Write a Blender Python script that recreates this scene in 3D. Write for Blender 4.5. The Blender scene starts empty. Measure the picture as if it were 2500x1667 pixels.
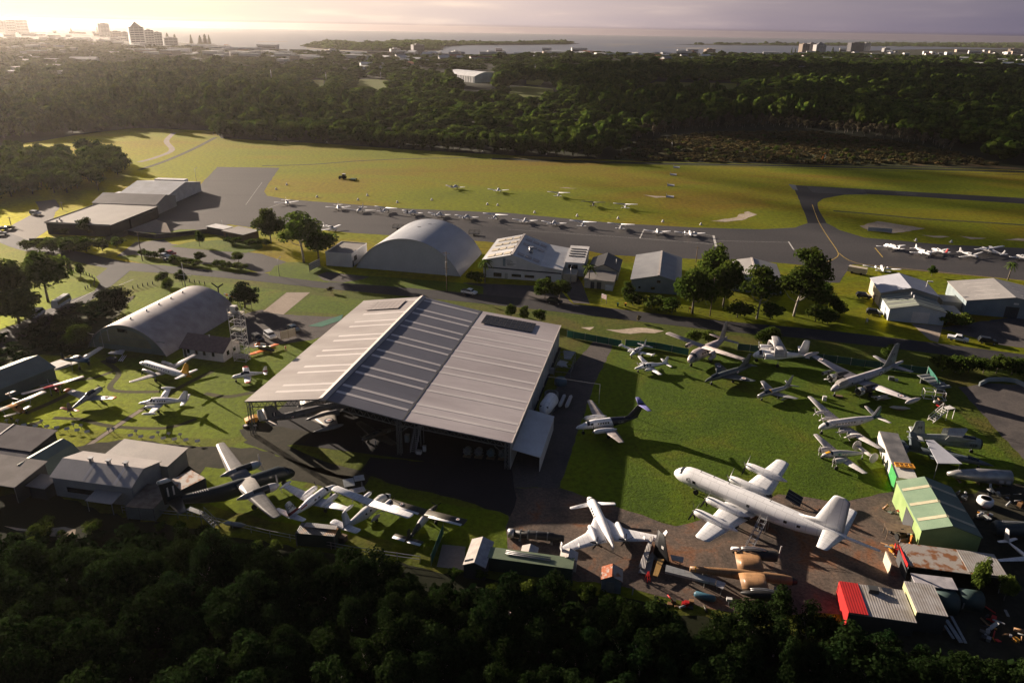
import bpy, math, random
import numpy as np
from mathutils import Vector, Matrix
from math import radians as rad, sin, cos, pi

random.seed(11)
scn = bpy.context.scene
COL = scn.collection

# ---------------------------------------------------------------- camera
F, HC, CX, CY, HY, ROLL = 1800.0, 77.0, 1250.0, 833.5, 69.0, rad(1.03)
PITCH = math.atan((CY - HY) * cos(ROLL) / F)
_c, _s, _cp, _sp = cos(ROLL), sin(ROLL), cos(PITCH), sin(PITCH)
CR = np.array([_c, _s * _sp, _s * _cp]); CU = np.array([-_s, _c * _sp, _c * _cp]); CW = np.array([0, _cp, -_sp])
cam_d = bpy.data.cameras.new("camera"); cam = bpy.data.objects.new("camera", cam_d); COL.objects.link(cam)
cam_d.sensor_width = 36.0; cam_d.lens = 36.0 * F / 2500.0; cam_d.clip_start = 1.0; cam_d.clip_end = 90000.0
cam.matrix_world = Matrix(((CR[0], CU[0], -CW[0], 0), (CR[1], CU[1], -CW[1], 0), (CR[2], CU[2], -CW[2], HC), (0, 0, 0, 1)))
scn.camera = cam

# ---------------------------------------------------------------- light
SUN_AZ, SUN_EL = rad(-49.0), rad(14.0)
sun_d = bpy.data.lights.new("sun", 'SUN'); sun = bpy.data.objects.new("sun", sun_d); COL.objects.link(sun)
sun_d.energy = 5.0; sun_d.angle = rad(0.6); sun_d.color = (1.0, 0.83, 0.66)
_sv = Vector((sin(SUN_AZ) * cos(SUN_EL), cos(SUN_AZ) * cos(SUN_EL), sin(SUN_EL)))
sun.rotation_euler = _sv.to_track_quat('Z', 'Y').to_euler(); sun.location = _sv * 400

world = bpy.data.worlds.new("World"); scn.world = world; world.use_nodes = True
wn, wl = world.node_tree.nodes, world.node_tree.links
wn.clear()
def wnode(t, **k):
    n = wn.new(t)
    for a, v in k.items(): setattr(n, a, v)
    return n
w_out = wnode('ShaderNodeOutputWorld'); w_bg = wnode('ShaderNodeBackground'); wl.new(w_bg.outputs[0], w_out.inputs[0])
sky = wnode('ShaderNodeTexSky', sky_type='NISHITA'); sky.sun_disc = False
sky.sun_elevation = SUN_EL; sky.sun_rotation = SUN_AZ; sky.dust_density = 3.0; sky.air_density = 1.2; sky.altitude = 80
tc = wnode('ShaderNodeTexCoord')
dot = wnode('ShaderNodeVectorMath', operation='DOT_PRODUCT'); wl.new(tc.outputs['Generated'], dot.inputs[0])
dot.inputs[1].default_value = (sin(SUN_AZ), cos(SUN_AZ), 0)
ramp = wnode('ShaderNodeValToRGB'); wl.new(dot.outputs['Value'], ramp.inputs[0])
def setramp(r, stops):
    e = r.color_ramp.elements
    while len(e) > 1: e.remove(e[-1])
    e[0].position = stops[0][0]; e[0].color = (*stops[0][1], 1)
    for p, c in stops[1:]:
        x = e.new(p); x.color = (*c, 1)
setramp(ramp, [(0.0, (.85, .85, 1.35)), (.10, (.98, .90, 1.46)), (.40, (2.2, 1.85, 2.25)), (.64, (4.9, 4.0, 3.9)), (.85, (7.0, 5.8, 5.0)), (.97, (9.2, 7.6, 5.5))])
sep = wnode('ShaderNodeSeparateXYZ'); wl.new(tc.outputs['Generated'], sep.inputs[0])
# a layer of cloud: bright at the horizon, dim slate overhead
zr = wnode('ShaderNodeValToRGB'); wl.new(sep.outputs['Z'], zr.inputs[0])
setramp(zr, [(0.0, (.50, .46, .52)), (.0006, (.80, .78, .82)), (.004, (.98, .97, .98)), (.03, (1, 1, 1)), (.08, (.60, .63, .76)), (.16, (.20, .26, .42)), (.35, (.09, .14, .29)), (1.0, (.04, .075, .18))])
mul = wnode('ShaderNodeMix', data_type='RGBA', blend_type='MULTIPLY'); mul.inputs[0].default_value = 1.0
wl.new(ramp.outputs[0], mul.inputs[6]); wl.new(zr.outputs[0], mul.inputs[7])
mp = wnode('ShaderNodeMapping'); mp.inputs['Scale'].default_value = (7, 7, 70); wl.new(tc.outputs['Generated'], mp.inputs[0])
nz = wnode('ShaderNodeTexNoise'); nz.inputs['Scale'].default_value = 1.0; nz.inputs['Detail'].default_value = 6; wl.new(mp.outputs[0], nz.inputs[0])
cr = wnode('ShaderNodeValToRGB'); wl.new(nz.outputs[0], cr.inputs[0]); setramp(cr, [(.40, (.93, .94, .97)), (.56, (1, 1, 1)), (.72, (1.22, 1.2, 1.12))])
mul2 = wnode('ShaderNodeMix', data_type='RGBA', blend_type='MULTIPLY'); mul2.inputs[0].default_value = 1.0
wl.new(mul.outputs[2], mul2.inputs[6]); wl.new(cr.outputs[0], mul2.inputs[7])
mx = wnode('ShaderNodeMix', data_type='RGBA'); mx.inputs[0].default_value = .82
wl.new(sky.outputs[0], mx.inputs[6]); wl.new(mul2.outputs[2], mx.inputs[7])
wl.new(mx.outputs[2], w_bg.inputs[0]); w_bg.inputs[1].default_value = 0.06

scn.view_settings.view_transform = 'Standard'; scn.view_settings.look = 'None'
scn.view_settings.exposure = 1.45; scn.view_settings.gamma = 1.0
scn.render.engine = 'CYCLES'
scn.cycles.use_denoising = True; scn.cycles.denoising_prefilter = 'ACCURATE'; scn.cycles.max_bounces = 5; scn.cycles.diffuse_bounces = 2; scn.cycles.glossy_bounces = 2
scn.cycles.transmission_bounces = 3; scn.cycles.volume_bounces = 0; scn.cycles.transparent_max_bounces = 4
HAZE_D, HAZE_G = 0.000030, .66
scn.cycles.caustics_reflective = False; scn.cycles.caustics_refractive = False

# ---------------------------------------------------------------- survey: photo pixel <-> place on the ground
def _ray(x, y): return (x - CX) * CR + (CY - y) * CU + F * CW
def G(x, y, z=0.0):
    r = _ray(x, y); t = (HC - z) / -r[2]
    return Vector((t * r[0], t * r[1], z))
def G2(p, z=0.0):
    v = G(p[0], p[1], z); return (v.x, v.y)
def PX(v):
    d = np.array((v[0], v[1], v[2] - HC)); w = d @ CW
    return CX + F * (d @ CR) / w, CY - F * (d @ CU) / w
def T(c, r, x, y):
    return (0, 620, 1240, 1860)[c] + x / 3.675, ((0, 400, 780, 1100, 1150)[r]) + y / 3.675
def height(base, ytop):
    b = G(*base); lo, hi = 0.0, 76.0
    for _ in range(40):
        m = (lo + hi) / 2
        if PX((b.x, b.y, m))[1] > ytop: lo = m
        else: hi = m
    return m
def mpp(v):            # metres per photo pixel at a point
    d = np.array((v[0], v[1], v[2] - HC)); return float(d @ CW) / F

# ---------------------------------------------------------------- mesh builder
class MB:
    def __init__(s): s.v = []; s.f = []; s.m = []; s.s = []
    def add(s, vs, fs, mi=0, sm=False):
        o = len(s.v); s.v += [tuple(v) for v in vs]
        s.f += [tuple(i + o for i in f) for f in fs]; s.m += [mi] * len(fs); s.s += [sm] * len(fs)
        return s
    def box(s, x0, x1, y0, y1, z0, z1, mi=0):
        return s.add([(x0, y0, z0), (x1, y0, z0), (x1, y1, z0), (x0, y1, z0), (x0, y0, z1), (x1, y0, z1), (x1, y1, z1), (x0, y1, z1)],
              [(3, 2, 1, 0), (4, 5, 6, 7), (0, 1, 5, 4), (1, 2, 6, 5), (2, 3, 7, 6), (3, 0, 4, 7)], mi)
    def bar(s, a, b, w=.1, h=None, mi=0):      # square bar between two points
        a, b = Vector(a), Vector(b); h = h or w; d = (b - a).normalized()
        up = Vector((0, 0, 1)) if abs(d.z) < .95 else Vector((1, 0, 0))
        x = d.cross(up).normalized() * w / 2; y = x.cross(d).normalized() * h / 2
        vs = [a - x - y, a + x - y, a + x + y, a - x + y, b - x - y, b + x - y, b + x + y, b - x + y]
        return s.add(vs, [(3, 2, 1, 0), (4, 5, 6, 7), (0, 1, 5, 4), (1, 2, 6, 5), (2, 3, 7, 6), (3, 0, 4, 7)], mi)
    def tube(s, pts, rs, n=8, mi=0, cap=True, sm=True):
        pts = [Vector(p) for p in pts]
        if not hasattr(rs, '__len__'): rs = [rs] * len(pts)
        rings = []
        for i, p in enumerate(pts):
            d = (pts[min(i + 1, len(pts) - 1)] - pts[max(i - 1, 0)]).normalized()
            up = Vector((0, 0, 1)) if abs(d.z) < .95 else Vector((1, 0, 0))
            x = d.cross(up).normalized(); y = x.cross(d).normalized()
            rings.append([p + (x * cos(2 * pi * k / n) + y * sin(2 * pi * k / n)) * rs[i] for k in range(n)])
        return s.loft(rings, mi, cap, sm)
    def loft(s, rings, mi=0, cap=True, sm=True, close=True):
        n = len(rings[0]); vs = [v for r in rings for v in r]; fs = []
        for i in range(len(rings) - 1):
            for k in range(n if close else n - 1):
                a = i * n + k; b = i * n + (k + 1) % n
                fs.append((a, b, b + n, a + n))
        s.add(vs, fs, mi, sm)
        if cap and close:
            o = len(s.v) - len(vs)
            s.f.append(tuple(range(o + n - 1, o - 1, -1))); s.m.append(mi); s.s.append(False)
            e = len(s.v) - n; s.f.append(tuple(range(e, e + n))); s.m.append(mi); s.s.append(False)
        return s
    def prism(s, poly, z0, z1, mi=0):
        n = len(poly); vs = [(p[0], p[1], z0) for p in poly] + [(p[0], p[1], z1) for p in poly]
        return s.add(vs, [tuple(range(n - 1, -1, -1)), tuple(range(n, 2 * n))] + [(i, (i + 1) % n, n + (i + 1) % n, n + i) for i in range(n)], mi)
    def slab(s, quad, th, mi=0):                # planar polygon given thickness downwards
        q = [Vector(p) for p in quad]; n = len(q); d = Vector((0, 0, -th))
        vs = q + [p + d for p in q]
        nz_ = (q[1] - q[0]).cross(q[2] - q[0]).z
        top = tuple(range(n)); bot = tuple(range(2 * n - 1, n - 1, -1)); sides = [(i, n + i, n + (i + 1) % n, (i + 1) % n) for i in range(n)]
        fs = [top, bot] + sides
        if nz_ < 0: fs = [tuple(reversed(f)) for f in fs]
        return s.add(vs, fs, mi)
    def plate(s, quad, nrm, th, mi=0):          # polygon extruded along a vector
        q = [Vector(p) for p in quad]; n = len(q); d = Vector(nrm).normalized() * th
        vs = q + [p + d for p in q]
        return s.add(vs, [tuple(range(n - 1, -1, -1)), tuple(range(n, 2 * n))] + [(i, (i + 1) % n, n + (i + 1) % n, n + i) for i in range(n)], mi)
    def ball(s, c, r, mi=0, n=10, m=6):
        c = Vector(c); r = r if hasattr(r, '__len__') else (r, r, r); rings = []
        for i in range(m + 1):
            a = -pi / 2 + pi * (i + .02) / (m + .04); rings.append([c + Vector((r[0] * cos(a) * cos(2 * pi * k / n), r[1] * cos(a) * sin(2 * pi * k / n), r[2] * sin(a))) for k in range(n)])
        return s.loft(rings, mi, True, True)
    def build(s, name, mats, parent=None, loc=None, rotz=0.0):
        me = bpy.data.meshes.new(name); me.from_pydata(s.v, [], s.f)
        mats = mats if isinstance(mats, (list, tuple)) else [mats]
        for m in mats: me.materials.append(m)
        me.polygons.foreach_set('material_index', s.m); me.polygons.foreach_set('use_smooth', s.s)
        me.update()
        o = bpy.data.objects.new(name, me); COL.objects.link(o)
        if parent: o.parent = parent
        if loc is not None: o.location = loc
        o.rotation_euler.z = rotz
        return o

def tag(o, label, cat, group=None, kind=None):
    o['label'] = label; o['category'] = cat
    if group: o['group'] = group
    if kind: o['kind'] = kind
    return o
def thing(name, label, cat, loc=(0, 0, 0), rotz=0.0, group=None):
    o = bpy.data.objects.new(name, None); COL.objects.link(o); o.empty_display_size = .5
    o.location = loc; o.rotation_euler.z = rotz
    return tag(o, label, cat, group)
def dup(root, loc, rotz=0.0, label=None, group=None, scale=None):
    r = root.copy(); COL.objects.link(r); r.location = loc; r.rotation_euler.z = rotz
    if scale: r.scale = scale if hasattr(scale, '__len__') else (scale,) * 3
    if label: r['label'] = label
    if group: r['group'] = group
    for ch in KIDS(root):
        c = ch.copy(); COL.objects.link(c); c.parent = r
        for g in KIDS(ch):
            d = g.copy(); COL.objects.link(d); d.parent = c
    return r
_kids = {}
def KIDS(o):
    if o.name not in _kids: _kids[o.name] = list(o.children)
    return _kids[o.name]

# ---------------------------------------------------------------- materials
MATS = {}
def mat(name, col, rough=.75, metal=0.0, col2=None, scale=.6, detail=5, lo=.35, hi=.65, corr=None, bump=0.0, bscale=8.0, spec=.35, stretch=None, streak=None, coords='Object'):
    if name in MATS: return MATS[name]
    m = bpy.data.materials.new(name); m.use_nodes = True; nt = m.node_tree; N, L = nt.nodes, nt.links
    b = N['Principled BSDF']; b.inputs['Roughness'].default_value = rough; b.inputs['Metallic'].default_value = metal
    b.inputs['Specular IOR Level'].default_value = spec
    tcn = N.new('ShaderNodeTexCoord'); co = tcn.outputs[coords]
    if stretch:
        mpn = N.new('ShaderNodeMapping'); mpn.inputs['Scale'].default_value = stretch; L.new(co, mpn.inputs[0]); co = mpn.outputs[0]
    c2 = col2 if col2 else tuple(c * .78 for c in col)
    n = N.new('ShaderNodeTexNoise'); n.inputs['Scale'].default_value = scale; n.inputs['Detail'].default_value = detail; L.new(co, n.inputs[0])
    mr = N.new('ShaderNodeMapRange'); mr.inputs[1].default_value = lo; mr.inputs[2].default_value = hi; L.new(n.outputs[0], mr.inputs[0])
    mixn = N.new('ShaderNodeMix'); mixn.data_type = 'RGBA'; mixn.inputs[6].default_value = (*col, 1); mixn.inputs[7].default_value = (*c2, 1)
    L.new(mr.outputs[0], mixn.inputs[0]); out = mixn.outputs[2]
    n2 = N.new('ShaderNodeTexNoise'); n2.inputs['Scale'].default_value = scale * 9; n2.inputs['Detail'].default_value = 3; L.new(co, n2.inputs[0])
    m3 = N.new('ShaderNodeMapRange'); m3.inputs[3].default_value = .86; m3.inputs[4].default_value = 1.12; L.new(n2.outputs[0], m3.inputs[0])
    m4 = N.new('ShaderNodeMix'); m4.data_type = 'RGBA'; m4.blend_type = 'MULTIPLY'; m4.inputs[0].default_value = 1
    L.new(out, m4.inputs[6]); L.new(m3.outputs[0], m4.inputs[7]); out = m4.outputs[2]
    hgt = None
    if corr:                                    # ribbed sheet: axis, ribs per metre, depth
        ax, k, dep = corr
        w = N.new('ShaderNodeTexWave'); w.wave_type = 'BANDS'; w.bands_direction = ax; w.inputs['Scale'].default_value = k; w.inputs['Distortion'].default_value = 0
        L.new(tcn.outputs['Object'], w.inputs[0]); hgt = w.outputs['Fac']
        bn = N.new('ShaderNodeBump'); bn.inputs['Strength'].default_value = min(1.0, dep * 10); bn.inputs['Distance'].default_value = dep; L.new(hgt, bn.inputs['Height']); L.new(bn.outputs[0], b.inputs['Normal'])
    elif bump:
        nb = N.new('ShaderNodeTexNoise'); nb.inputs['Scale'].default_value = bscale; nb.inputs['Detail'].default_value = 4; L.new(tcn.outputs['Object'], nb.inputs[0])
        bn = N.new('ShaderNodeBump'); bn.inputs['Strength'].default_value = 1; bn.inputs['Distance'].default_value = bump; L.new(nb.outputs[0], bn.inputs['Height']); L.new(bn.outputs[0], b.inputs['Normal'])
    L.new(out, b.inputs['Base Color']); MATS[name] = m
    return m
def paint(name, base, bands, rough=.42, dirt=.85, scale=.5):
    """Aircraft paint: base colour, bands = [(axis, lo, hi, colour[, slope])] in the aircraft's own metres."""
    if name in MATS: return MATS[name]
    m = bpy.data.materials.new(name); m.use_nodes = True; N, L = m.node_tree.nodes, m.node_tree.links
    b = N['Principled BSDF']; b.inputs['Roughness'].default_value = rough; b.inputs['Specular IOR Level'].default_value = .4
    tcn = N.new('ShaderNodeTexCoord'); sp = N.new('ShaderNodeSeparateXYZ'); L.new(tcn.outputs['Object'], sp.inputs[0])
    rgb = N.new('ShaderNodeRGB'); rgb.outputs[0].default_value = (*base, 1); cur = rgb.outputs[0]
    def math_(op, a, bb):
        q = N.new('ShaderNodeMath'); q.operation = op
        for i, v in ((0, a), (1, bb)):
            if isinstance(v, (int, float)): q.inputs[i].default_value = v
            else: L.new(v, q.inputs[i])
        return q.outputs[0]
    for bd in bands:
        ax, lo, hi, c = bd[:4]; src = sp.outputs[ax]
        if len(bd) > 4: src = math_('ADD', src, math_('MULTIPLY', sp.outputs['X' if ax != 'X' else 'Z'], bd[4]))
        f = math_('MULTIPLY', math_('GREATER_THAN', src, lo), math_('LESS_THAN', src, hi))
        mxn = N.new('ShaderNodeMix'); mxn.data_type = 'RGBA'; L.new(f, mxn.inputs[0]); L.new(cur, mxn.inputs[6]); mxn.inputs[7].default_value = (*c, 1); cur = mxn.outputs[2]
    n = N.new('ShaderNodeTexNoise'); n.inputs['Scale'].default_value = scale; n.inputs['Detail'].default_value = 7; n.inputs['Roughness'].default_value = .65; L.new(tcn.outputs['Object'], n.inputs[0])
    mr = N.new('ShaderNodeMapRange'); mr.inputs[1].default_value = .35; mr.inputs[2].default_value = .7; mr.inputs[3].default_value = 1.0; mr.inputs[4].default_value = dirt; L.new(n.outputs[0], mr.inputs[0])
    m4 = N.new('ShaderNodeMix'); m4.data_type = 'RGBA'; m4.blend_type = 'MULTIPLY'; m4.inputs[0].default_value = 1
    L.new(cur, m4.inputs[6]); L.new(mr.outputs[0], m4.inputs[7])
    bk = N.new('ShaderNodeTexBrick'); bk.inputs['Scale'].default_value = 1; bk.inputs['Brick Width'].default_value = 1.7; bk.inputs['Row Height'].default_value = .85; bk.inputs['Mortar Size'].default_value = .035; L.new(tcn.outputs['Object'], bk.inputs[0])
    for q, v in (('Color1', 1.0), ('Color2', .94), ('Mortar', .68)): bk.inputs[q].default_value = (v, v, v, 1)
    m5 = N.new('ShaderNodeMix'); m5.data_type = 'RGBA'; m5.blend_type = 'MULTIPLY'; m5.inputs[0].default_value = 1; L.new(m4.outputs[2], m5.inputs[6]); L.new(bk.outputs[0], m5.inputs[7]); L.new(m5.outputs[2], b.inputs['Base Color'])
    MATS[name] = m
    return m
def leafmat(name, a, c, transl=.35, fine=1.6):
    m = bpy.data.materials.new(name); m.use_nodes = True; N, L = m.node_tree.nodes, m.node_tree.links
    N.clear(); o = N.new('ShaderNodeOutputMaterial'); d = N.new('ShaderNodeBsdfDiffuse'); t = N.new('ShaderNodeBsdfTranslucent'); mxs = N.new('ShaderNodeMixShader'); mxs.inputs[0].default_value = transl
    L.new(d.outputs[0], mxs.inputs[1]); L.new(t.outputs[0], mxs.inputs[2]); L.new(mxs.outputs[0], o.inputs[0])
    g = N.new('ShaderNodeNewGeometry'); n = N.new('ShaderNodeTexNoise'); n.inputs['Scale'].default_value = .09; n.inputs['Detail'].default_value = 6; n.inputs['Roughness'].default_value = .7; L.new(g.outputs['Position'], n.inputs[0])
    mr = N.new('ShaderNodeMapRange'); mr.inputs[1].default_value = .36; mr.inputs[2].default_value = .66; L.new(n.outputs[0], mr.inputs[0])
    mixn = N.new('ShaderNodeMix'); mixn.data_type = 'RGBA'; mixn.inputs[6].default_value = (*a, 1); mixn.inputs[7].default_value = (*c, 1); L.new(mr.outputs[0], mixn.inputs[0])
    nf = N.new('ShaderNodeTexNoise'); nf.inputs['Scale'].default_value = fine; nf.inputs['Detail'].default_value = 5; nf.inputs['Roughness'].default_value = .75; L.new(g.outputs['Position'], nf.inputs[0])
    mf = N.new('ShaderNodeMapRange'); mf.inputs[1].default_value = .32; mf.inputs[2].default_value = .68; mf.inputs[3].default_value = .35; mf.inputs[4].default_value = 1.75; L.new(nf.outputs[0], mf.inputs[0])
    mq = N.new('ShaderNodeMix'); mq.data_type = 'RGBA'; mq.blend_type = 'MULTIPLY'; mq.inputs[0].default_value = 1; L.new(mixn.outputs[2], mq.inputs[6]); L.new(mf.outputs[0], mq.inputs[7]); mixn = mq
    hs = N.new('ShaderNodeHueSaturation'); oi = N.new('ShaderNodeObjectInfo'); m2 = N.new('ShaderNodeMapRange'); m2.inputs[3].default_value = .65; m2.inputs[4].default_value = 1.35
    L.new(oi.outputs['Random'], m2.inputs[0]); L.new(m2.outputs[0], hs.inputs['Value']); L.new(mixn.outputs[2], hs.inputs['Color'])
    L.new(hs.outputs[0], d.inputs[0]); L.new(hs.outputs[0], t.inputs[0])
    MATS[name] = m
    return m
def groundmat(name, stops, scale, bump=0.0, bscale=1.5, fine=(2.2, .7, 1.25), stretch=(1, 1, 1), rough=.95, dist=.9, gloss=None):
    m = bpy.data.materials.new(name); m.use_nodes = True; N, L = m.node_tree.nodes, m.node_tree.links
    b = N['Principled BSDF']; b.inputs['Roughness'].default_value = rough; b.inputs['Specular IOR Level'].default_value = .15
    g = N.new('ShaderNodeNewGeometry'); mpn = N.new('ShaderNodeMapping'); mpn.inputs['Scale'].default_value = stretch; L.new(g.outputs['Position'], mpn.inputs[0])
    n = N.new('ShaderNodeTexNoise'); n.inputs['Scale'].default_value = scale; n.inputs['Detail'].default_value = 8; n.inputs['Roughness'].default_value = .62; n.inputs['Distortion'].default_value = dist; L.new(mpn.outputs[0], n.inputs[0])
    r = N.new('ShaderNodeValToRGB'); setramp(r, stops); L.new(n.outputs[0], r.inputs[0])
    n2 = N.new('ShaderNodeTexNoise'); n2.inputs['Scale'].default_value = fine[0]; n2.inputs['Detail'].default_value = 6; n2.inputs['Roughness'].default_value = .7; L.new(g.outputs['Position'], n2.inputs[0])
    mr = N.new('ShaderNodeMapRange'); mr.inputs[1].default_value = .3; mr.inputs[2].default_value = .7; mr.inputs[3].default_value = fine[1]; mr.inputs[4].default_value = fine[2]; L.new(n2.outputs[0], mr.inputs[0])
    m4 = N.new('ShaderNodeMix'); m4.data_type = 'RGBA'; m4.blend_type = 'MULTIPLY'; m4.inputs[0].default_value = 1
    L.new(r.outputs[0], m4.inputs[6]); L.new(mr.outputs[0], m4.inputs[7]); L.new(m4.outputs[2], b.inputs['Base Color'])
    if gloss:                                   # blades glint when one looks towards the sun
        gl = N.new('ShaderNodeBsdfGlossy'); gl.inputs['Color'].default_value = (*gloss[0], 1); gl.inputs['Roughness'].default_value = gloss[1]
        mm = N.new('ShaderNodeMix'); mm.data_type = 'RGBA'; mm.blend_type = 'MULTIPLY'; mm.inputs[0].default_value = 1; mm.inputs[6].default_value = (*gloss[0], 1); L.new(mr.outputs[0], mm.inputs[7]); L.new(mm.outputs[2], gl.inputs['Color'])
        ms = N.new('ShaderNodeMixShader'); ms.inputs[0].default_value = gloss[2]; L.new(b.outputs[0], ms.inputs[1]); L.new(gl.outputs[0], ms.inputs[2]); L.new(ms.outputs[0], N['Material Output'].inputs[0])
    if bump:
        nb = N.new('ShaderNodeTexNoise'); nb.inputs['Scale'].default_value = bscale; nb.inputs['Detail'].default_value = 5; L.new(g.outputs['Position'], nb.inputs[0])
        bn = N.new('ShaderNodeBump'); bn.inputs['Distance'].default_value = bump; L.new(nb.outputs[0], bn.inputs['Height']); L.new(bn.outputs[0], b.inputs['Normal'])
    MATS[name] = m
    return m

def text_part(txt, size, mt, parent, loc, rot, name='lettering', th=.004, squeeze=1.0):
    cu = bpy.data.curves.new('lettering', 'FONT'); cu.body = txt; cu.size = size; cu.align_x = 'CENTER'; cu.align_y = 'CENTER'; cu.extrude = th
    o = bpy.data.objects.new('tmp', cu); COL.objects.link(o)
    me = bpy.data.meshes.new_from_object(o); bpy.data.objects.remove(o); bpy.data.curves.remove(cu)
    me.name = name; me.materials.clear(); me.materials.append(mt)
    r = bpy.data.objects.new(name, me); COL.objects.link(r); r.parent = parent; r.location = loc; r.rotation_euler = rot; r.scale = (squeeze, 1, 1)
    return r
# ================================================================ the setting
def dens(pts, step, rag=0.0, seed=0):
    rnd = random.Random(seed); out = []
    for i, a in enumerate(pts):
        b = pts[(i + 1) % len(pts)]; d = math.hypot(b[0] - a[0], b[1] - a[1]); n = max(1, min(60, int(d / step)))
        for k in range(n):
            t = k / n; j = rag if k else rag * .3
            out.append((a[0] + (b[0] - a[0]) * t + rnd.uniform(-j, j), a[1] + (b[1] - a[1]) * t + rnd.uniform(-j, j)))
    return out
def smooth(pts, n=4, closed=False):
    out = []; m = len(pts); rng = range(m if closed else m - 1)
    for i in rng:
        p0 = pts[(i - 1) % m] if closed or i > 0 else pts[0]; p1 = pts[i]; p2 = pts[(i + 1) % m]; p3 = pts[(i + 2) % m] if closed or i + 2 < m else pts[-1]
        for k in range(n):
            t = k / n
            out.append(tuple(.5 * (2 * p1[j] + (p2[j] - p0[j]) * t + (2 * p0[j] - 5 * p1[j] + 4 * p2[j] - p3[j]) * t * t + (3 * p1[j] - p0[j] - 3 * p2[j] + p3[j]) * t ** 3) for j in (0, 1)))
    if not closed: out.append(tuple(pts[-1][:2]))
    return out
from mathutils.geometry import tessellate_polygon
def sheet(name, pts, z, m, px=True, rag=0.0, step=2.0, sm=False, seed=1):
    p = [G2(q) for q in pts] if px else [tuple(q) for q in pts]
    if sm: p = smooth(p, 5, True)
    if rag: p = dens(p, step, rag, seed)
    tris = tessellate_polygon([[Vector((a, b, 0)) for a, b in p]])
    me = bpy.data.meshes.new(name); fs = []
    for t in tris:
        a, b, c = (Vector((p[i][0], p[i][1], 0)) for i in t)
        fs.append(tuple(t) if (b - a).cross(c - a).z > 0 else tuple(reversed(t)))
    me.from_pydata([(a, b, z) for a, b in p], [], fs); me.materials.append(m); me.update()
    o = bpy.data.objects.new(name, me); COL.objects.link(o); o['kind'] = 'structure'
    return o
def ribbon(name, pts, w, z, m, px=True, z1=None, sm=4):
    p = [G2(q) for q in pts] if px else pts
    if sm: p = smooth(p, sm)
    mb = MB(); vs = []
    for i, a in enumerate(p):
        b = p[min(i + 1, len(p) - 1)]; c = p[max(i - 1, 0)]; d = Vector((b[0] - c[0], b[1] - c[1], 0)).normalized(); n = Vector((-d.y, d.x, 0)) * w / 2
        vs += [(a[0] - n.x, a[1] - n.y, z), (a[0] + n.x, a[1] + n.y, z)]
    mb.add(vs, [(2 * i, 2 * i + 2, 2 * i + 3, 2 * i + 1) for i in range(len(p) - 1)])
    o = mb.build(name, m); o['kind'] = 'structure'
    return o

M_floor = groundmat('forest_floor', [(.3, (.008, .011, .003)), (.6, (.016, .019, .006)), (.8, (.032, .028, .012))], .03)
M_field = groundmat('field_grass', [(.30, (.040, .075, .001)), (.43, (.085, .115, .001)), (.52, (.120, .105, .001)), (.60, (.130, .060, .006)), (.72, (.055, .075, .002))], .016, bump=.25, bscale=.9, stretch=(.45, 1.0, 1), fine=(.55, .55, 1.3), dist=.8, gloss=((.95, .85, .0), .42, .24))
M_lawn = groundmat('lawn_grass', [(.30, (.026, .058, .004)), (.48, (.044, .082, .005)), (.60, (.066, .090, .006)), (.74, (.09, .068, .014))], .07, bump=.15, bscale=2.0, fine=(.9, .55, 1.3), dist=.5, gloss=((.72, .80, .0), .42, .12))
M_rough = groundmat('rough_scrub', [(.32, (.028, .038, .012)), (.50, (.055, .058, .018)), (.62, (.095, .060, .028)), (.75, (.05, .06, .02))], .02, bump=.5, bscale=.5, fine=(.4, .5, 1.4))
M_asph = groundmat('old_asphalt', [(.30, (.036, .035, .037)), (.55, (.052, .049, .050)), (.75, (.031, .030, .032))], .05, fine=(1.2, .8, 1.15), stretch=(.16, 1.3, 1), rough=.8, gloss=((.75, .66, .58), .42, .09))
M_dark = groundmat('new_asphalt', [(.3, (.012, .012, .015)), (.7, (.022, .022, .026))], .06, fine=(1.5, .85, 1.15), rough=.75)
M_road = groundmat('road_asphalt', [(.3, (.028, .027, .030)), (.6, (.042, .040, .042)), (.8, (.025, .025, .028))], .08, fine=(1.0, .85, 1.15), rough=.8)
M_grav = groundmat('gravel', [(.28, (.038, .034, .032)), (.42, (.095, .076, .064)), (.55, (.145, .105, .082)), (.64, (.19, .090, .050)), (.74, (.065, .065, .028))], .13, fine=(2.0, .55, 1.4), bump=.05, bscale=5)
M_drive = groundmat('drive_gravel', [(.3, (.055, .050, .050)), (.55, (.095, .083, .078)), (.75, (.065, .060, .055))], .12, fine=(2.0, .75, 1.25))
M_conc = groundmat('concrete', [(.3, (.26, .21, .17)), (.6, (.33, .27, .22)), (.8, (.22, .17, .14))], .15, fine=(1.5, .85, 1.15))
M_sand = groundmat('sand', [(.3, (.33, .26, .19)), (.6, (.48, .40, .31)), (.8, (.24, .18, .11))], .2, fine=(1.0, .7, 1.2))
M_line = mat('line_paint', (.62, .60, .56), .7, col2=(.36, .35, .33), scale=1.5)
M_yel = mat('yellow_line_paint', (.55, .38, .08), .7, scale=2)
M_dirt = groundmat('worn_track', [(.3, (.045, .050, .014)), (.6, (.070, .060, .024)), (.8, (.060, .070, .014))], .3, fine=(1.5, .7, 1.2))

g = MB().add([(-20000, -3000, -.06), (20000, -3000, -.06), (20000, 12000, -.06), (-20000, 12000, -.06)], [(0, 1, 2, 3)]).build('ground', M_floor); g['kind'] = 'structure'
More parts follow.
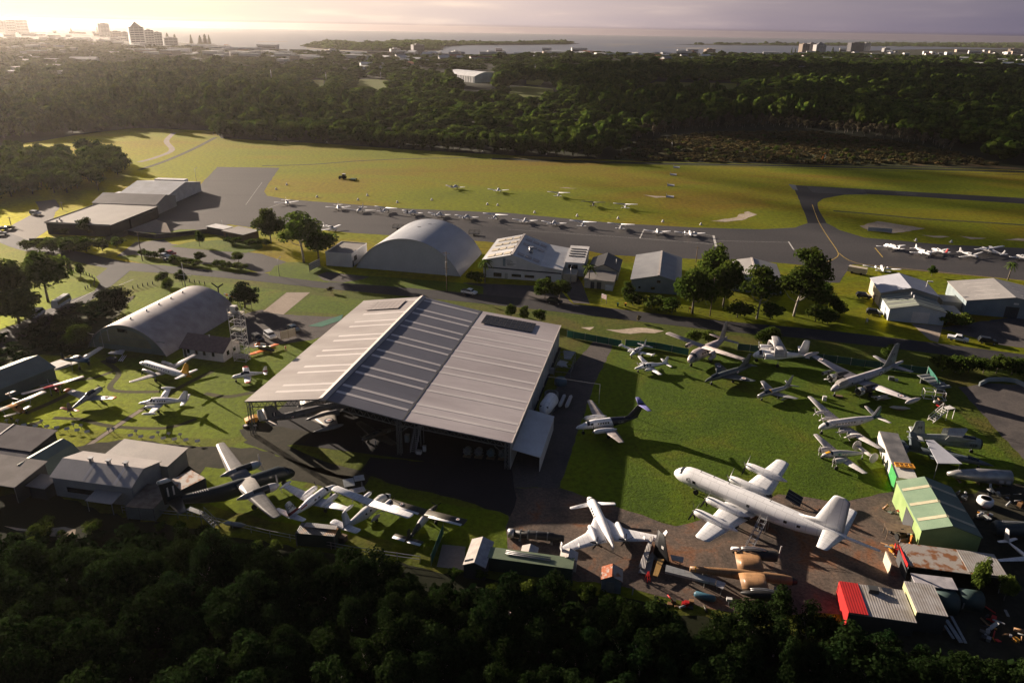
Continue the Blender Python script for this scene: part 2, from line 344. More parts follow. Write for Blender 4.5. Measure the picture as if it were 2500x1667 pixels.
# the sea beyond the coast, drawn as one sheet with the spit and islands left standing in it
M_sea = bpy.data.materials.new('sea_water'); M_sea.use_nodes = True
_N, _L = M_sea.node_tree.nodes, M_sea.node_tree.links; _b = _N['Principled BSDF']
_b.inputs['Base Color'].default_value = (.05, .06, .075, 1); _b.inputs['Roughness'].default_value = .28; _b.inputs['IOR'].default_value = 1.33
_g = _N.new('ShaderNodeNewGeometry'); _m = _N.new('ShaderNodeMapping'); _m.inputs['Scale'].default_value = (.5, 1, 1); _L.new(_g.outputs['Position'], _m.inputs[0])
_n = _N.new('ShaderNodeTexNoise'); _n.inputs['Scale'].default_value = .02; _n.inputs['Detail'].default_value = 6; _L.new(_m.outputs[0], _n.inputs[0])
_u = _N.new('ShaderNodeBump'); _u.inputs['Strength'].default_value = .5; _u.inputs['Distance'].default_value = 1.2; _L.new(_n.outputs[0], _u.inputs['Height']); _L.new(_u.outputs[0], _b.inputs['Normal'])
coast = [(-900, 62), (-300, 70), (-60, 78), (120, 80), (300, 92), (470, 108), (522, 108), (545, 114), (600, 121), (700, 128), (790, 128), (860, 130), (1000, 131), (1070, 124), (1080, 131), (1160, 134), (1300, 131), (1450, 131), (1600, 130), (1800, 131), (2000, 129), (2200, 122), (2330, 120), (2440, 121), (2600, 122), (3400, 136)]
cp_ = [G2(p) for p in coast]
sheet('sea', cp_ + [(19900, cp_[-1][1]), (19900, 11990), (-19900, 11990), (-19900, cp_[0][1])], .4, M_sea, px=False)
for nm, pts in (('wooded_spit', [(738, 115), (760, 110), (800, 107), (900, 106), (1040, 106), (1250, 105), (1400, 106), (1416, 108), (1380, 110), (1250, 111), (1150, 112), (1085, 113), (1075, 124), (1040, 127), (960, 127), (900, 126), (820, 123), (770, 119)]),
                ('low_island', [(1640, 110), (1720, 108), (1880, 108), (2100, 106), (2300, 106), (2700, 106), (3200, 118), (3200, 130), (2700, 126), (2440, 119), (2330, 116), (2220, 114), (2000, 113), (1800, 112)])):
    sheet(nm, pts, 1.0, M_floor, rag=8, step=40)
for pts in ([(1420, 108.2), (1560, 108.8), (1630, 109.6), (1500, 109.3)], [(1560, 117), (1700, 118), (1830, 118.6), (1700, 119.2)], [(1470, 113.2), (1530, 113.4), (1500, 114)], [(930, 105.2), (1040, 104.6), (1000, 105.4)], [(620, 102.4), (700, 102.2), (705, 103), (640, 103.4)], [(745, 117), (770, 119.5), (830, 123.4), (960, 127.3), (940, 127.9), (820, 124.6), (750, 119)]):
    sheet('sand_bar', pts, .7, M_sand)

sheet('airfield_grass', [(100, 345), (185, 330), (330, 313), (525, 320), (540, 338), (800, 352), (1000, 366), (1250, 380), (1500, 391), (1560, 394), (2000, 404), (2500, 416), (3300, 440), (3300, 1300), (2700, 1664), (-200, 1664), (-700, 1000), (-500, 420)], -.012, M_field)
M_near = groundmat('near_grass', [(.30, (.034, .056, .006)), (.50, (.055, .075, .008)), (.62, (.080, .070, .015)), (.75, (.060, .050, .020))], .06, bump=.15, bscale=2.0, fine=(1.0, .5, 1.3), gloss=((.7, .72, .0), .42, .10))
sheet('near_grass', [(-700, 1000), (-300, 640), (-90, 552), (70, 604), (240, 640), (330, 654), (480, 664), (640, 679), (960, 711), (1350, 750), (1800, 801), (2300, 854), (2900, 932), (3300, 1300), (2700, 1664), (-200, 1664)], -.004, M_near)
sheet('scrub', [(1500, 392), (1560, 345), (1700, 325), (1850, 320), (2000, 322), (2200, 350), (2330, 372), (2420, 402), (2500, 413), (2000, 401), (1560, 392)], .02, M_rough, rag=4, step=12)
sheet('rough_grass', [(-200, 700), (60, 800), (240, 740), (330, 720), (225, 850), (170, 870), (100, 865), (-200, 1010)], .004, M_rough, rag=.6)
sheet('wood_floor', [(-250, 1240), (130, 1200), (300, 1262), (520, 1300), (760, 1345), (1000, 1380), (1180, 1410), (1450, 1450), (1700, 1500), (2000, 1560), (2300, 1620), (2700, 1640), (2750, 1700), (-260, 1700)], .012, M_floor, rag=.8)
# museum lawns
sheet('museum_lawn', [(165, 868), (240, 872), (420, 880), (560, 835), (640, 790), (760, 790), (800, 800), (640, 1000), (624, 1060), (560, 1070), (420, 1068), (280, 1055), (60, 1040), (-60, 1020), (-60, 960)], .004, M_lawn, rag=.35)
sheet('museum_lawn', [(1480, 826), (1700, 850), (1990, 868), (2235, 905), (2330, 1000), (2480, 1130), (2440, 1180), (2190, 1195), (2060, 1226), (1900, 1206), (1740, 1262), (1650, 1284), (1510, 1238), (1365, 1188), (1400, 1020), (1460, 900)], .004, M_lawn, rag=.35)
sheet('museum_lawn', [(690, 760), (760, 720), (905, 733), (868, 772), (760, 762)], .006, M_lawn, rag=.15)
sheet('museum_lawn', [(330, 715), (420, 690), (560, 690), (700, 712), (640, 755), (560, 760), (300, 770)], .004, M_lawn, rag=.3)
sheet('museum_lawn', [(620, 1070), (720, 1085), (800, 1130), (740, 1190), (1250, 1250), (1240, 1345), (1000, 1330), (560, 1250), (470, 1200), (440, 1130)], .002, M_lawn, rag=.4)
for pts in ([(430, 855), (275, 905), (285, 940), (265, 955), (330, 962), (430, 955)],):
    pass
for pts, w in (([(250, 880), (290, 910), (268, 945), (300, 956), (390, 956)], 1.3), ([(520, 905), (440, 945), (330, 1010), (278, 1045), (195, 1100)], 1.4), ([(130, 1020), (200, 1024), (270, 1040), (400, 1045), (480, 1022)], 1.2), ([(175, 930), (230, 922), (280, 905)], 1.2), ([(500, 960), (560, 968), (640, 952)], 1.5), ([(60, 1010), (130, 980), (170, 960)], 1.6), ([(100, 1030), (60, 1040), (20, 1048)], 1.4)):
    ribbon('worn_path', pts, w, .010, M_dirt)
sheet('worn_ground', [(150, 1095), (300, 1072), (470, 1088), (620, 1092), (760, 1140), (900, 1172), (880, 1200), (740, 1176), (600, 1140), (500, 1140), (440, 1200), (300, 1170)], .016, groundmat('worn_ground', [(.3, (.022, .022, .014)), (.6, (.042, .038, .026)), (.8, (.030, .036, .012))], .15, fine=(1.2, .6, 1.3)), rag=.5)
sheet('worn_ground', [(2300, 1320), (2330, 1210), (2480, 1180), (2800, 1200), (2900, 1660), (2250, 1610), (2050, 1550), (2060, 1495), (2290, 1500)], .011, MATS['worn_ground'], rag=.5)
ribbon('slab_path', [(345, 1000), (276, 1046), (200, 1098)], 1.0, .014, M_conc, sm=0)
# asphalt
sheet('apron', [(530, 408), (682, 410), (652, 455), (645, 468), (652, 478), (700, 487), (1000, 510), (1240, 520), (1500, 545), (1700, 556), (1860, 560), (1940, 556), (1972, 545), (2018, 545), (2050, 562), (2110, 580), (2300, 597), (2500, 606), (2900, 632), (2900, 740), (2500, 685), (2250, 662), (2080, 645), (2050, 690), (2010, 690), (1990, 650), (1880, 640), (1690, 632), (1480, 622), (1440, 613), (1300, 606), (1190, 590), (960, 575), (840, 567), (700, 552), (640, 560), (560, 548), (480, 566), (400, 578), (350, 560), (365, 540), (478, 462)], .004, M_asph, rag=.25, step=6)
sheet('runway', [(1935, 452), (2500, 484), (2900, 507), (2900, 527), (2500, 498), (2260, 482), (2120, 474), (2060, 476), (2010, 485), (1996, 495), (1998, 510), (2018, 545), (1972, 545), (1968, 530), (1952, 490)], .008, M_dark, rag=.2, step=6)
M_faint = mat('faded_line_paint', (.09, .10, .11), .7, scale=2)
for i in range(5):
    y = 456.5 + i * 3.0; sheet('runway_marking', [(1970 + i * 3, y), (2110 + i * 2, y + 7.0), (2111 + i * 2, y + 7.7), (1971 + i * 3, y + .7)], .014, M_faint)
sheet('runway_marking', [(1925, 450), (1942, 452), (1948, 465), (1936, 463)], .012, M_faint)
for a, b in (((2185, 468), (2240, 475)), ((2190, 472), (2238, 478))): ribbon('runway_marking', [a, b], .7, .012, M_faint, sm=0)
ribbon('taxiway_line', [(1983, 500), (1998, 540), (2020, 577), (2046, 617), (2036, 632), (2010, 642)], .25, .012, M_yel); ribbon('taxiway_line', [(2046, 617), (2090, 642), (2200, 655), (2500, 685)], .25, .012, M_yel)
for a, b, w in (((1571, 563), (1562, 582), .5), ((1562, 582), (1742, 596), .2), ((1571, 563), (1648, 570), .2), ((1742, 575), (1748, 602), .9), ((2136, 605), (2155, 628), .35), ((1680, 566), (1740, 576), .2), ((1240, 560), (1560, 582), .15), ((1750, 588), (1925, 592), .15), ((1925, 590), (1938, 610), .5), ((640, 445), (600, 500), .15), ((645, 512), (690, 495), .2)):
    ribbon('apron_marking', [a, b], w, .012, M_line if w != .35 else M_yel, sm=0)
ribbon('road', [(-90, 545), (0, 576), (70, 602), (150, 617), (240, 638), (330, 652), (480, 662), (640, 677), (800, 694), (960, 709), (1150, 727), (1350, 748), (1600, 777), (1800, 799), (2000, 817), (2300, 852), (2600, 892), (2900, 930)], 8.2, .016, M_road)
ribbon('road', [(300, 650), (262, 680), (205, 722), (130, 765), (40, 812), (-80, 875)], 8.4, .020, M_road)
ribbon('road', [(30, 590), (40, 560), (90, 530), (120, 510), (110, 490)], 8, .012, M_asph)
ribbon('road_marking', [(230, 710), (150, 752), (60, 800)], .15, .026, M_line); ribbon('road_marking', [(290, 697), (326, 682)], .2, .026, M_line)
sheet('car_park', [(285, 625), (330, 592), (400, 585), (420, 596), (520, 606), (640, 620), (700, 640), (690, 655), (640, 668), (600, 656), (430, 640)], .008, M_asph, rag=.15, step=5)
sheet('car_park', [(40, 560), (110, 512), (135, 520), (120, 560), (75, 590), (50, 590)], .008, M_asph)
sheet('verge_grass', [(280, 627), (330, 622), (470, 642), (600, 655), (612, 664), (590, 668), (480, 655), (350, 644)], .030, M_lawn, rag=.15)
sheet('verge_grass', [(415, 602), (470, 590), (560, 585), (640, 592), (640, 606), (600, 618), (520, 612)], .030, M_lawn, rag=.2)
sheet('verge_grass', [(670, 650), (700, 640), (760, 640), (830, 668), (800, 690), (655, 672)], .024, M_lawn, rag=.15)
sheet('verge_grass', [(170, 660), (200, 658), (232, 672), (244, 690), (230, 712), (150, 740), (60, 780), (-60, 830), (-80, 760), (60, 690)], .024, M_lawn, rag=.15)
sheet('verge_grass', [(395, 570), (440, 560), (480, 560), (440, 578), (400, 582)], .020, M_lawn)
sheet('forecourt_grass', [(795, 655), (830, 668), (1120, 690), (1180, 700), (1180, 718), (960, 700), (800, 688)], .022, M_lawn, rag=.15)
sheet('driveway', [(798, 664), (902, 676), (885, 682), (835, 690), (790, 685), (775, 672)], .026, M_drive)
sheet('driveway', [(700, 714), (757, 714), (692, 768), (640, 762)], .026, M_conc)
sheet('gravel_yard', [(575, 770), (640, 756), (692, 768), (850, 775), (840, 800), (760, 830), (620, 850), (560, 830)], .012, M_drive, rag=.3)
sheet('green_tarpaulin', [(752, 796), (838, 768), (832, 782), (785, 798)], .05, mat('green_tarp', (.02, .13, .08), .7))
sheet('driveway', [(1385, 640), (1420, 690), (1440, 742), (1400, 740), (1372, 700)], .018, M_drive); sheet('driveway', [(1130, 690), (1360, 700), (1400, 745), (1180, 722)], .014, M_drive, rag=.15)
sheet('driveway', [(2225, 790), (2302, 795), (2290, 836), (2270, 830)], .022, M_conc)
sheet('gravel_verge', [(2290, 800), (2500, 770), (2600, 860), (2440, 842)], .014, M_drive, rag=.3); sheet('car_park', [(2340, 945), (2420, 935), (2800, 960), (2900, 1200), (2560, 1180), (2470, 1090), (2390, 1000)], .010, M_drive, rag=.3)
sheet('gravel_drive', [(1455, 828), (1500, 830), (1490, 858), (1450, 940), (1415, 1040), (1390, 1120), (1366, 1190), (1255, 1190), (1240, 1140), (1330, 985), (1400, 890)], .014, M_drive, rag=.2)
sheet('gravel_yard', [(1240, 1190), (1366, 1190), (1510, 1238), (1650, 1284), (1740, 1262), (1900, 1206), (2060, 1226), (2190, 1196), (2320, 1330), (2330, 1500), (2050, 1500), (1760, 1490), (1560, 1440), (1380, 1410), (1240, 1345), (1238, 1250)], .010, M_grav, rag=.35)
sheet('hangar_forecourt', [(905, 1116), (1250, 1142), (1262, 1215), (1245, 1260), (1130, 1222), (950, 1180), (880, 1150)], .018, M_dark, rag=.3)
sheet('hangar_floor', [(-53, 129), (0, 118.2), (13, 178), (-40, 189)], .020, M_dark, px=False)
sheet('gravel_pad', [(585, 1050), (625, 1030), (760, 1055), (745, 1080), (690, 1088), (600, 1072)], .022, MATS['worn_ground'], rag=.2)
for pts in ([(1735, 540), (1790, 532), (1826, 516), (1850, 524), (1810, 538), (1770, 542)], [(1570, 476), (1630, 481), (1600, 483)], [(1350, 457), (1410, 460), (1380, 460)], [(2100, 552), (2140, 540), (2260, 558), (2180, 570), (2120, 562)], [(2250, 574), (2320, 578), (2280, 580)], [(2345, 577), (2408, 582), (2370, 584)], [(2450, 585), (2520, 580), (2520, 590)], [(1480, 805), (1580, 800), (1620, 808), (1540, 816)], [(1420, 800), (1450, 798), (1440, 806)], [(10, 1285), (110, 1290), (190, 1290), (180, 1310), (110, 1306), (40, 1296)]):
    sheet('sand_patch', pts, .03, M_sand, rag=.8, step=2.5)
ribbon('dirt_track', [(526, 336), (470, 365), (400, 395), (340, 415)], 3.2, .012, M_dirt); ribbon('dirt_track', [(424, 325), (406, 345), (420, 367), (380, 385), (340, 396)], 3.6, .016, M_conc)
for pts in ([(640, 405), (760, 402), (900, 392), (1100, 386), (1400, 388)],): ribbon('wheel_track', pts, 2.2, .012, M_rough)
ribbon('drainage_ditch', [(2035, 515), (2120, 522), (2260, 535), (2400, 543), (2600, 556)], 2.5, .012, M_rough)
for pts in ([(1200, 388), (1560, 398), (2000, 407), (2500, 420), (2900, 436)],): ribbon('drainage_ditch', pts, 7, .016, M_floor)
ribbon('wheel_track', [(1290, 395), (1600, 402), (2100, 415), (2500, 428)], 1.6, .012, M_rough)
ribbon('gravel_path', [(610, 1070), (680, 1095), (780, 1138), (900, 1168)], 3.6, .016, MATS['worn_ground'])
# clearings in the forest
for pts in ([(1245, 213), (1290, 211), (1350, 218), (1360, 226), (1290, 228), (1245, 222)], [(1520, 212), (1600, 200), (1690, 202), (1800, 204), (1790, 212), (1660, 212), (1560, 220)], [(862, 195), (912, 194), (948, 196), (946, 207), (926, 206), (865, 200)], [(68, 252), (85, 253), (84, 262), (67, 260)], [(1285, 182), (1340, 184), (1320, 190), (1285, 187)], [(760, 196), (790, 195), (790, 201), (770, 202)], [(1700, 216), (1760, 216), (1770, 222), (1710, 222)]):
    ym = sum(q[1] for q in pts) / len(pts); sheet('clearing_grass', [(x, y if y < ym else 69 + (y - 69) * 1.16) for x, y in pts], .03, M_near)
# ================================================================ buildings
M_glass = mat('window_glass', (.012, .016, .022), .12, spec=.6)
M_white = mat('white_cladding', (.66, .64, .62), .55, col2=(.55, .53, .52), scale=.3, corr=('X', 1.6, .012))
M_wpaint = mat('white_paint', (.72, .70, .68), .5, col2=(.58, .55, .52), scale=.5)
M_wsteel = mat('white_roof_sheet', (.60, .60, .60), .45, col2=(.50, .49, .48), scale=.25, corr=('Y', 1.5, .02))
M_grey = mat('grey_roof_sheet', (.34, .325, .31), .45, col2=(.28, .265, .255), scale=.2, corr=('X', 1.6, .02))
M_tan3 = mat('hangar_roof_sheet_pale', (.50, .45, .45), .45, col2=(.38, .335, .335), scale=.12, corr=('Y', 1.6, .025), stretch=(.25, 1, 1))
M_tan = mat('hangar_roof_sheet', (.40, .365, .345), .42, col2=(.30, .265, .25), scale=.12, corr=('Y', 1.6, .025), stretch=(.25, 1, 1))
M_sky = mat('translucent_sheet', (.66, .61, .585), .35, col2=(.56, .52, .50), scale=.5, stretch=(.2, 1, 1))
M_steel = mat('painted_steel', (.16, .17, .17), .5, col2=(.10, .10, .10), scale=2)
M_gal = mat('galvanised_steel', (.42, .42, .43), .4, .5, col2=(.30, .30, .31), scale=1.2)
M_trim = mat('pale_trim', (.58, .52, .47), .5, scale=1)
M_blueg = mat('blue_grey_cladding', (.22, .27, .29), .55, col2=(.17, .21, .23), scale=.3, corr=('X', 1.6, .012))
M_arch = mat('arch_roof_sheet', (.42, .43, .46), .42, .1, col2=(.35, .36, .39), scale=.3, corr=('Y', 1.3, .02), stretch=(1, .3, 1))
M_nissen = mat('nissen_roof_sheet', (.40, .37, .37), .45, .15, col2=(.30, .27, .27), scale=.35, corr=('Y', 1.4, .02))
M_sage = mat('sage_wall', (.20, .23, .20), .6, col2=(.15, .18, .16), scale=.3)
M_olive = mat('olive_panel', (.23, .23, .15), .6, scale=.4)
M_tile = mat('purple_brown_tiles', (.16, .115, .115), .7, col2=(.11, .08, .085), scale=1.5, corr=('X', 2.2, .03))
M_black = mat('black_cladding', (.028, .026, .028), .6, col2=(.045, .040, .040), scale=.4, corr=('X', 1.6, .012))
M_felt = mat('grey_felt_roof', (.26, .235, .215), .8, col2=(.22, .20, .185), scale=.15)
M_darkroof = mat('dark_roof_sheet', (.050, .047, .045), .5, col2=(.035, .033, .033), scale=.4, corr=('Y', 1.5, .02))
M_greenw = mat('green_cladding', (.24, .33, .13), .55, col2=(.19, .27, .10), scale=.4, corr=('X', 1.6, .012))
M_greenr = mat('green_roof_sheet', (.20, .28, .19), .45, col2=(.16, .235, .16), scale=.4, corr=('Y', 1.6, .02))
M_dgreen = mat('dark_green_steel', (.035, .065, .050), .5, col2=(.025, .045, .038), scale=.6, corr=('X', 1.2, .03))
M_rusty = mat('rusty_corrugated_sheet', (.36, .33, .30), .6, .2, col2=(.24, .10, .04), scale=.8, lo=.48, hi=.60, corr=('X', 1.5, .06))
M_rustred = mat('rust_red_sheet', (.40, .105, .035), .7, col2=(.42, .38, .34), scale=1.3, lo=.5, hi=.62, corr=('X', 1.5, .05))
M_corr = mat('weathered_corrugated_sheet', (.40, .38, .37), .5, .2, col2=(.30, .27, .24), scale=.6, corr=('X', .85, .045))
M_red = mat('red_sheet', (.45, .022, .02), .5, col2=(.36, .02, .02), scale=.8, corr=('X', .85, .045))
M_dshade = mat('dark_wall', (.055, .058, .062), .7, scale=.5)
M_wood = mat('weathered_timber', (.20, .14, .09), .8, col2=(.13, .09, .06), scale=1.5)
M_navy = mat('navy_trim', (.012, .016, .035), .5)
M_panel = mat('solar_cell', (.006, .007, .012), .5, col2=(.009, .010, .017), spec=.25)
M_cream = mat('cream_paint', (.52, .46, .36), .6, col2=(.44, .38, .29), scale=.4)
M_mesh = mat('green_shade_cloth', (.012, .11, .075), .75, col2=(.010, .075, .055), scale=.35)
M_yellow = mat('yellow_paint', (.62, .30, .03), .5, col2=(.5, .22, .03), scale=1)
M_orange = mat('orange_paint', (.70, .20, .03), .5, scale=1)
M_tyre = mat('tyre_rubber', (.018, .018, .018), .85)
M_redp = mat('red_paint', (.50, .02, .02), .45, scale=1)

def interp(prof, u):
    for (a, ha), (b, hb) in zip(prof, prof[1:]):
        if u <= b: return ha + (hb - ha) * (u - a) / (b - a)
    return prof[-1][1]
def shell(par, W, D, prof, wall, roof, across='u', over=.35, th=.14, front_only=False, open_=(), roof_mats=None, wall_name='wall', label=None):
    """Closed walls under a folded roof. prof = [(position across, height)]; the folds run along depth (across='u') or along the front (across='v')."""
    P = (lambda a, b, z: (a, b, z)) if across == 'u' else (lambda a, b, z: (b, a, z))
    Lg = D if across == 'u' else W; pr = [(p[0], p[1] - .03) for p in prof]; n = len(pr); flip = across != 'u'
    def face(mb, q): mb.add(q if not flip else list(reversed(q)), [tuple(range(len(q)))])
    a0, a1 = pr[0][0], pr[-1][0]
    sides = {'front': [P(a0, 0, 0), P(a1, 0, 0)] + [P(a, 0, h) for a, h in reversed(pr)], 'back': [P(a1, Lg, 0), P(a0, Lg, 0)] + [P(a, Lg, h) for a, h in pr],
             'left': [P(a0, Lg, 0), P(a0, 0, 0), P(a0, 0, pr[0][1]), P(a0, Lg, pr[0][1])], 'right': [P(a1, 0, 0), P(a1, Lg, 0), P(a1, Lg, pr[-1][1]), P(a1, 0, pr[-1][1])]}
    mb = MB()
    for k, q in sides.items():
        if k not in open_: face(mb, q)
    w = mb.build(wall_name, wall, par)
    mb = MB()
    for i in range(n - 1):
        (a, ha), (b, hb) = prof[i], prof[i + 1]; sl = (hb - ha) / (b - a)
        a_ = a - (over if i == 0 else 0); b_ = b + (over if i == n - 2 else 0)
        ha_ = ha - (over * sl if i == 0 else 0); hb_ = hb + (over * sl if i == n - 2 else 0)
        q = [P(a_, -over, ha_ + th), P(b_, -over, hb_ + th), P(b_, Lg + over, hb_ + th), P(a_, Lg + over, ha_ + th)]
        mb.slab(q, th, (roof_mats[i] if roof_mats else 0))
    r = mb.build('roof', roof, par)
    return w, r
def arch_shell(par, W, D, h, wall, roof, n=24, th=.2, end=.4, seg=1.0):
    """Barrel roof springing from the ground with flat end walls."""
    rr = (h * h + (W / 2) ** 2) / (2 * h); a0 = math.asin(min(1, (W / 2) / rr)); cz = h - rr
    pts = [(W / 2 + rr * sin(-a0 + 2 * a0 * i / n), cz + rr * cos(-a0 + 2 * a0 * i / n)) for i in range(n + 1)]
    pts[0] = (pts[0][0], 0); pts[-1] = (pts[-1][0], 0)
    inner = [(W / 2 + (u - W / 2) * (1 - th / rr), z * (1 - th / h)) for u, z in pts]
    mb = MB(); rings = [[(u, v, z) for u, z in pts] for v in (-end, D + end)]
    mb.loft([list(reversed(rings[0])), list(reversed(rings[1]))], 0, False, True, close=False)
    for v, d in ((-end, 0), (D + end, 1)):
        for i in range(n):
            q = [(pts[i][0], v, pts[i][1]), (inner[i][0], v, inner[i][1]), (inner[i + 1][0], v, inner[i + 1][1]), (pts[i + 1][0], v, pts[i + 1][1])]
            mb.add(q if d == 0 else list(reversed(q)), [(0, 1, 2, 3)])
    r = mb.build('roof', roof, par)
    mb = MB()
    q = [(u, 0, z) for u, z in reversed(inner)]; mb.add(q, [tuple(range(len(q)))]); mb.build('end_wall', wall, par)
    q = [(u, D, z) for u, z in inner]; MB().add(q, [tuple(range(len(q)))]).build('end_wall', wall, par)
    return rr, cz
def wbox(par, name, m, u0, u1, z0, z1, v=-.03, d=.06):     # a leaf on the front wall
    return MB().box(u0, u1, v - d + .03, v + .03, z0, z1).build(name, m, par)
def sbox(par, name, m, u, v0, v1, z0, z1, d=.06):          # on a side wall
    return MB().box(u - d / 2, u + d / 2, v0, v1, z0, z1).build(name, m, par)
A11 = rad(-11.5)

# ---- the big display hangar
hg = thing('display_hangar', 'huge open-fronted hangar with grey ridged roof and pale skylight stripes', 'hangar', (-52.5, 130.2, 0), rad(-11.7))
HW, HD = 53.7, 60.5; HP = [(0, 7.7), (16.6, 10.35), (32.7, 7.8), (53.9, 5.85)]
mb = MB(); th = .16
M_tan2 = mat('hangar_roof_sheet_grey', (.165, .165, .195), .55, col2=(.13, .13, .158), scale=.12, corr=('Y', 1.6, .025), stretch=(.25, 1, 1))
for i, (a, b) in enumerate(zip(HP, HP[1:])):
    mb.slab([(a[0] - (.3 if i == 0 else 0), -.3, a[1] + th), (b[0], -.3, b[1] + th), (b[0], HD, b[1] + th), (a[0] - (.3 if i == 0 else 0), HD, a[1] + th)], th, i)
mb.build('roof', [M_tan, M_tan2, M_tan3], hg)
bands = [3.7, 6.7, 13.0, 16.1, 21.9, 25.0, 30.9, 33.9, 40.1, 43.4, 48.9, 52.0, 58.2]
for v in bands:
    for i, (u0, u1) in enumerate(((.1, 15.9), (17.6, 32.4), (33.1, 53.8))):
        if i == 2 and v > 51: continue
        if i == 0 and 49 < v < 53: continue
        q = [(u0, v - .42, interp(HP, u0) + th + .035), (u1, v - .42, interp(HP, u1) + th + .035), (u1, v + .42, interp(HP, u1) + th + .035), (u0, v + .42, interp(HP, u0) + th + .035)]
        MB().slab(q, .03).build('skylight', M_sky, hg)
rz = 10.35 + th
MB().slab([(15.7, -.5, rz + .06), (16.6, -.5, rz + .42), (16.6, HD, rz + .42), (15.7, HD, rz + .06)], .1).slab([(16.6, -.5, rz + .42), (17.4, -.5, rz + .06), (17.4, HD, rz + .06), (16.6, HD, rz + .42)], .1).box(15.9, 17.2, -.5, -.4, rz - .3, rz + .2).build('ridge_cap', M_trim, hg)
MB().box(32.55, 32.85, -.3, HD, 7.8 + th - .02, 7.8 + th + .05).build('valley_gutter', M_darkroof, hg)
MB().box(-.45, -.3, -.3, HD, 7.5, 7.85).build('gutter', M_trim, hg); MB().box(53.9, 54.1, -.3, HD, 5.65, 6.05).build('gutter', M_trim, hg)
MB().box(53.6, 53.75, 0, HD, 0, 5.84).box(32.75, 53.6, HD - .2, HD - .05, 0, 5.7).box(0, 32.7, HD - .2, HD - .05, 0, 7.6).build('wall', mat('hangar_wall_sheet', (.42, .44, .45), .55, col2=(.36, .37, .38), scale=.3, corr=('Y', 1.6, .012)), hg)
MB().box(-.05, .1, 22, HD, 0, 7.65).build('side_wall', M_grey, hg)
for v in (8, 15, 22, 29, 36, 43, 50, 57): MB().box(53.78, 53.95, v - .08, v + .08, 0, 5.7).build('downpipe', M_wpaint, hg)
tr = MB()                                       # lattice girder over the open front
for (u0, u1, dz) in ((0, 16.6, 1.1), (16.6, 32.7, 1.3), (32.7, 53.6, 1.0)):
    n = int((u1 - u0) / 1.25); top = lambda u: interp(HP, u) - .15
    tr.bar((u0, -.05, top(u0)), (u1, -.05, top(u1)), .16); tr.bar((u0, -.05, top(u0) - dz), (u1, -.05, top(u1) - dz), .16)
    for k in range(n):
        ua = u0 + (u1 - u0) * k / n; ub = u0 + (u1 - u0) * (k + 1) / n; um = (ua + ub) / 2
        tr.bar((ua, -.05, top(ua) - dz), (um, -.05, top(um)), .07); tr.bar((um, -.05, top(um)), (ub, -.05, top(ub) - dz), .07)
tr.build('roof_truss', M_steel, hg)
for u in (.2, 31.6, 53.0):
    c = MB(); h = interp(HP, u) - .3
    for du, dv in ((-.35, -.1), (.35, -.1), (-.35, .6), (.35, .6)): c.bar((u + du, dv, 0), (u + du, dv, h), .12)
    for k in range(int(h / .8)):
        z = k * .8
        for dv in (-.1, .6): c.bar((u - .35, dv, z), (u + .35, dv, z + .8), .05); c.bar((u + .35, dv, z), (u - .35, dv, z + .8), .05)
    if 1 < u: c.bar((u + (.4 if u < 50 else -.4), 0, h - 2.6), (u + (2.4 if u < 50 else -2.4), 0, h - .9), .1)
    if u < 40: c.bar((u + .4, 0, h - 2.6), (u + 2.2, 0, h - .9), .1)
    c.build('column', M_steel, hg)
for v in (10, 20, 30, 40, 50): MB().bar((.0, v, 0), (.0, v, 7.6), .3).build('column', M_steel, hg)
aw = MB().slab([(53.9, .4, 4.2), (59.4, .4, 3.2), (59.4, 16.8, 3.2), (53.9, 16.8, 4.2)], .1); aw.build('awning_roof', M_wsteel, hg)
MB().box(59.2, 59.3, .5, 16.7, 0, 3.08).build('awning_wall', M_white, hg)
def solar(par, u0, u1, v0, v1, prof, nu, nv, m=M_panel, lift=.22, rim=M_gal):
    mb = MB(); du = (u1 - u0) / nu; dv = (v1 - v0) / nv
    for i in range(nu):
        for j in range(nv):
            a, b, c, d = u0 + i * du + .04, u0 + (i + 1) * du - .04, v0 + j * dv + .04, v0 + (j + 1) * dv - .04
            mb.slab([(a, c, interp(prof, a) + lift), (b, c, interp(prof, b) + lift), (b, d, interp(prof, b) + lift), (a, d, interp(prof, a) + lift)], .04)
    o = mb.build('solar_array', m, par)
    MB().slab([(u0, v0, interp(prof, u0) + lift - .045), (u1, v0, interp(prof, u1) + lift - .045), (u1, v1, interp(prof, u1) + lift - .045), (u0, v1, interp(prof, u0) + lift - .045)], .03).build('frame', rim, o)
solar(hg, 34.6, 47.9, 52.2, 58.2, HP, 11, 2, lift=.40); solar(hg, 3.8, 12.8, 51.5, 58.0, HP, 7, 4, M_tan, lift=.46)

# ---- big arched hangar beside the apron
ah = thing('arched_hangar', 'large arched hangar with blue-grey barrel roof and pale end wall', 'hangar', (-54.2, 244.0, 0), rad(-12))
arch_shell(ah, 37.4, 28, 11.7, mat('pale_end_wall', (.47, .49, .50), .6, col2=(.42, .44, .45), scale=.2, corr=('X', 1.6, .012)), M_arch, 32)
mb = MB(); rr = (11.7 ** 2 + 18.7 ** 2) / 23.4
for (a, v0, l) in ((.06, 21, 1.5), (.14, 22, 2), (-.05, 16, 1.4), (.30, 18, 2.2), (.36, 16, 2.4), (.42, 19, 2), (.40, 12, 2.2), (.46, 14, 2), (.35, 9, 2.2), (.52, 10, 2)):
    u, z = 18.7 + rr * sin(a), 11.7 - rr + rr * cos(a); MB().bar((u - .6, v0, z + .05), (u + .6, v0 + l * .1, z - sin(a) * 1.2 + .05), .16, .1).build('roof_vent', M_steel, ah)
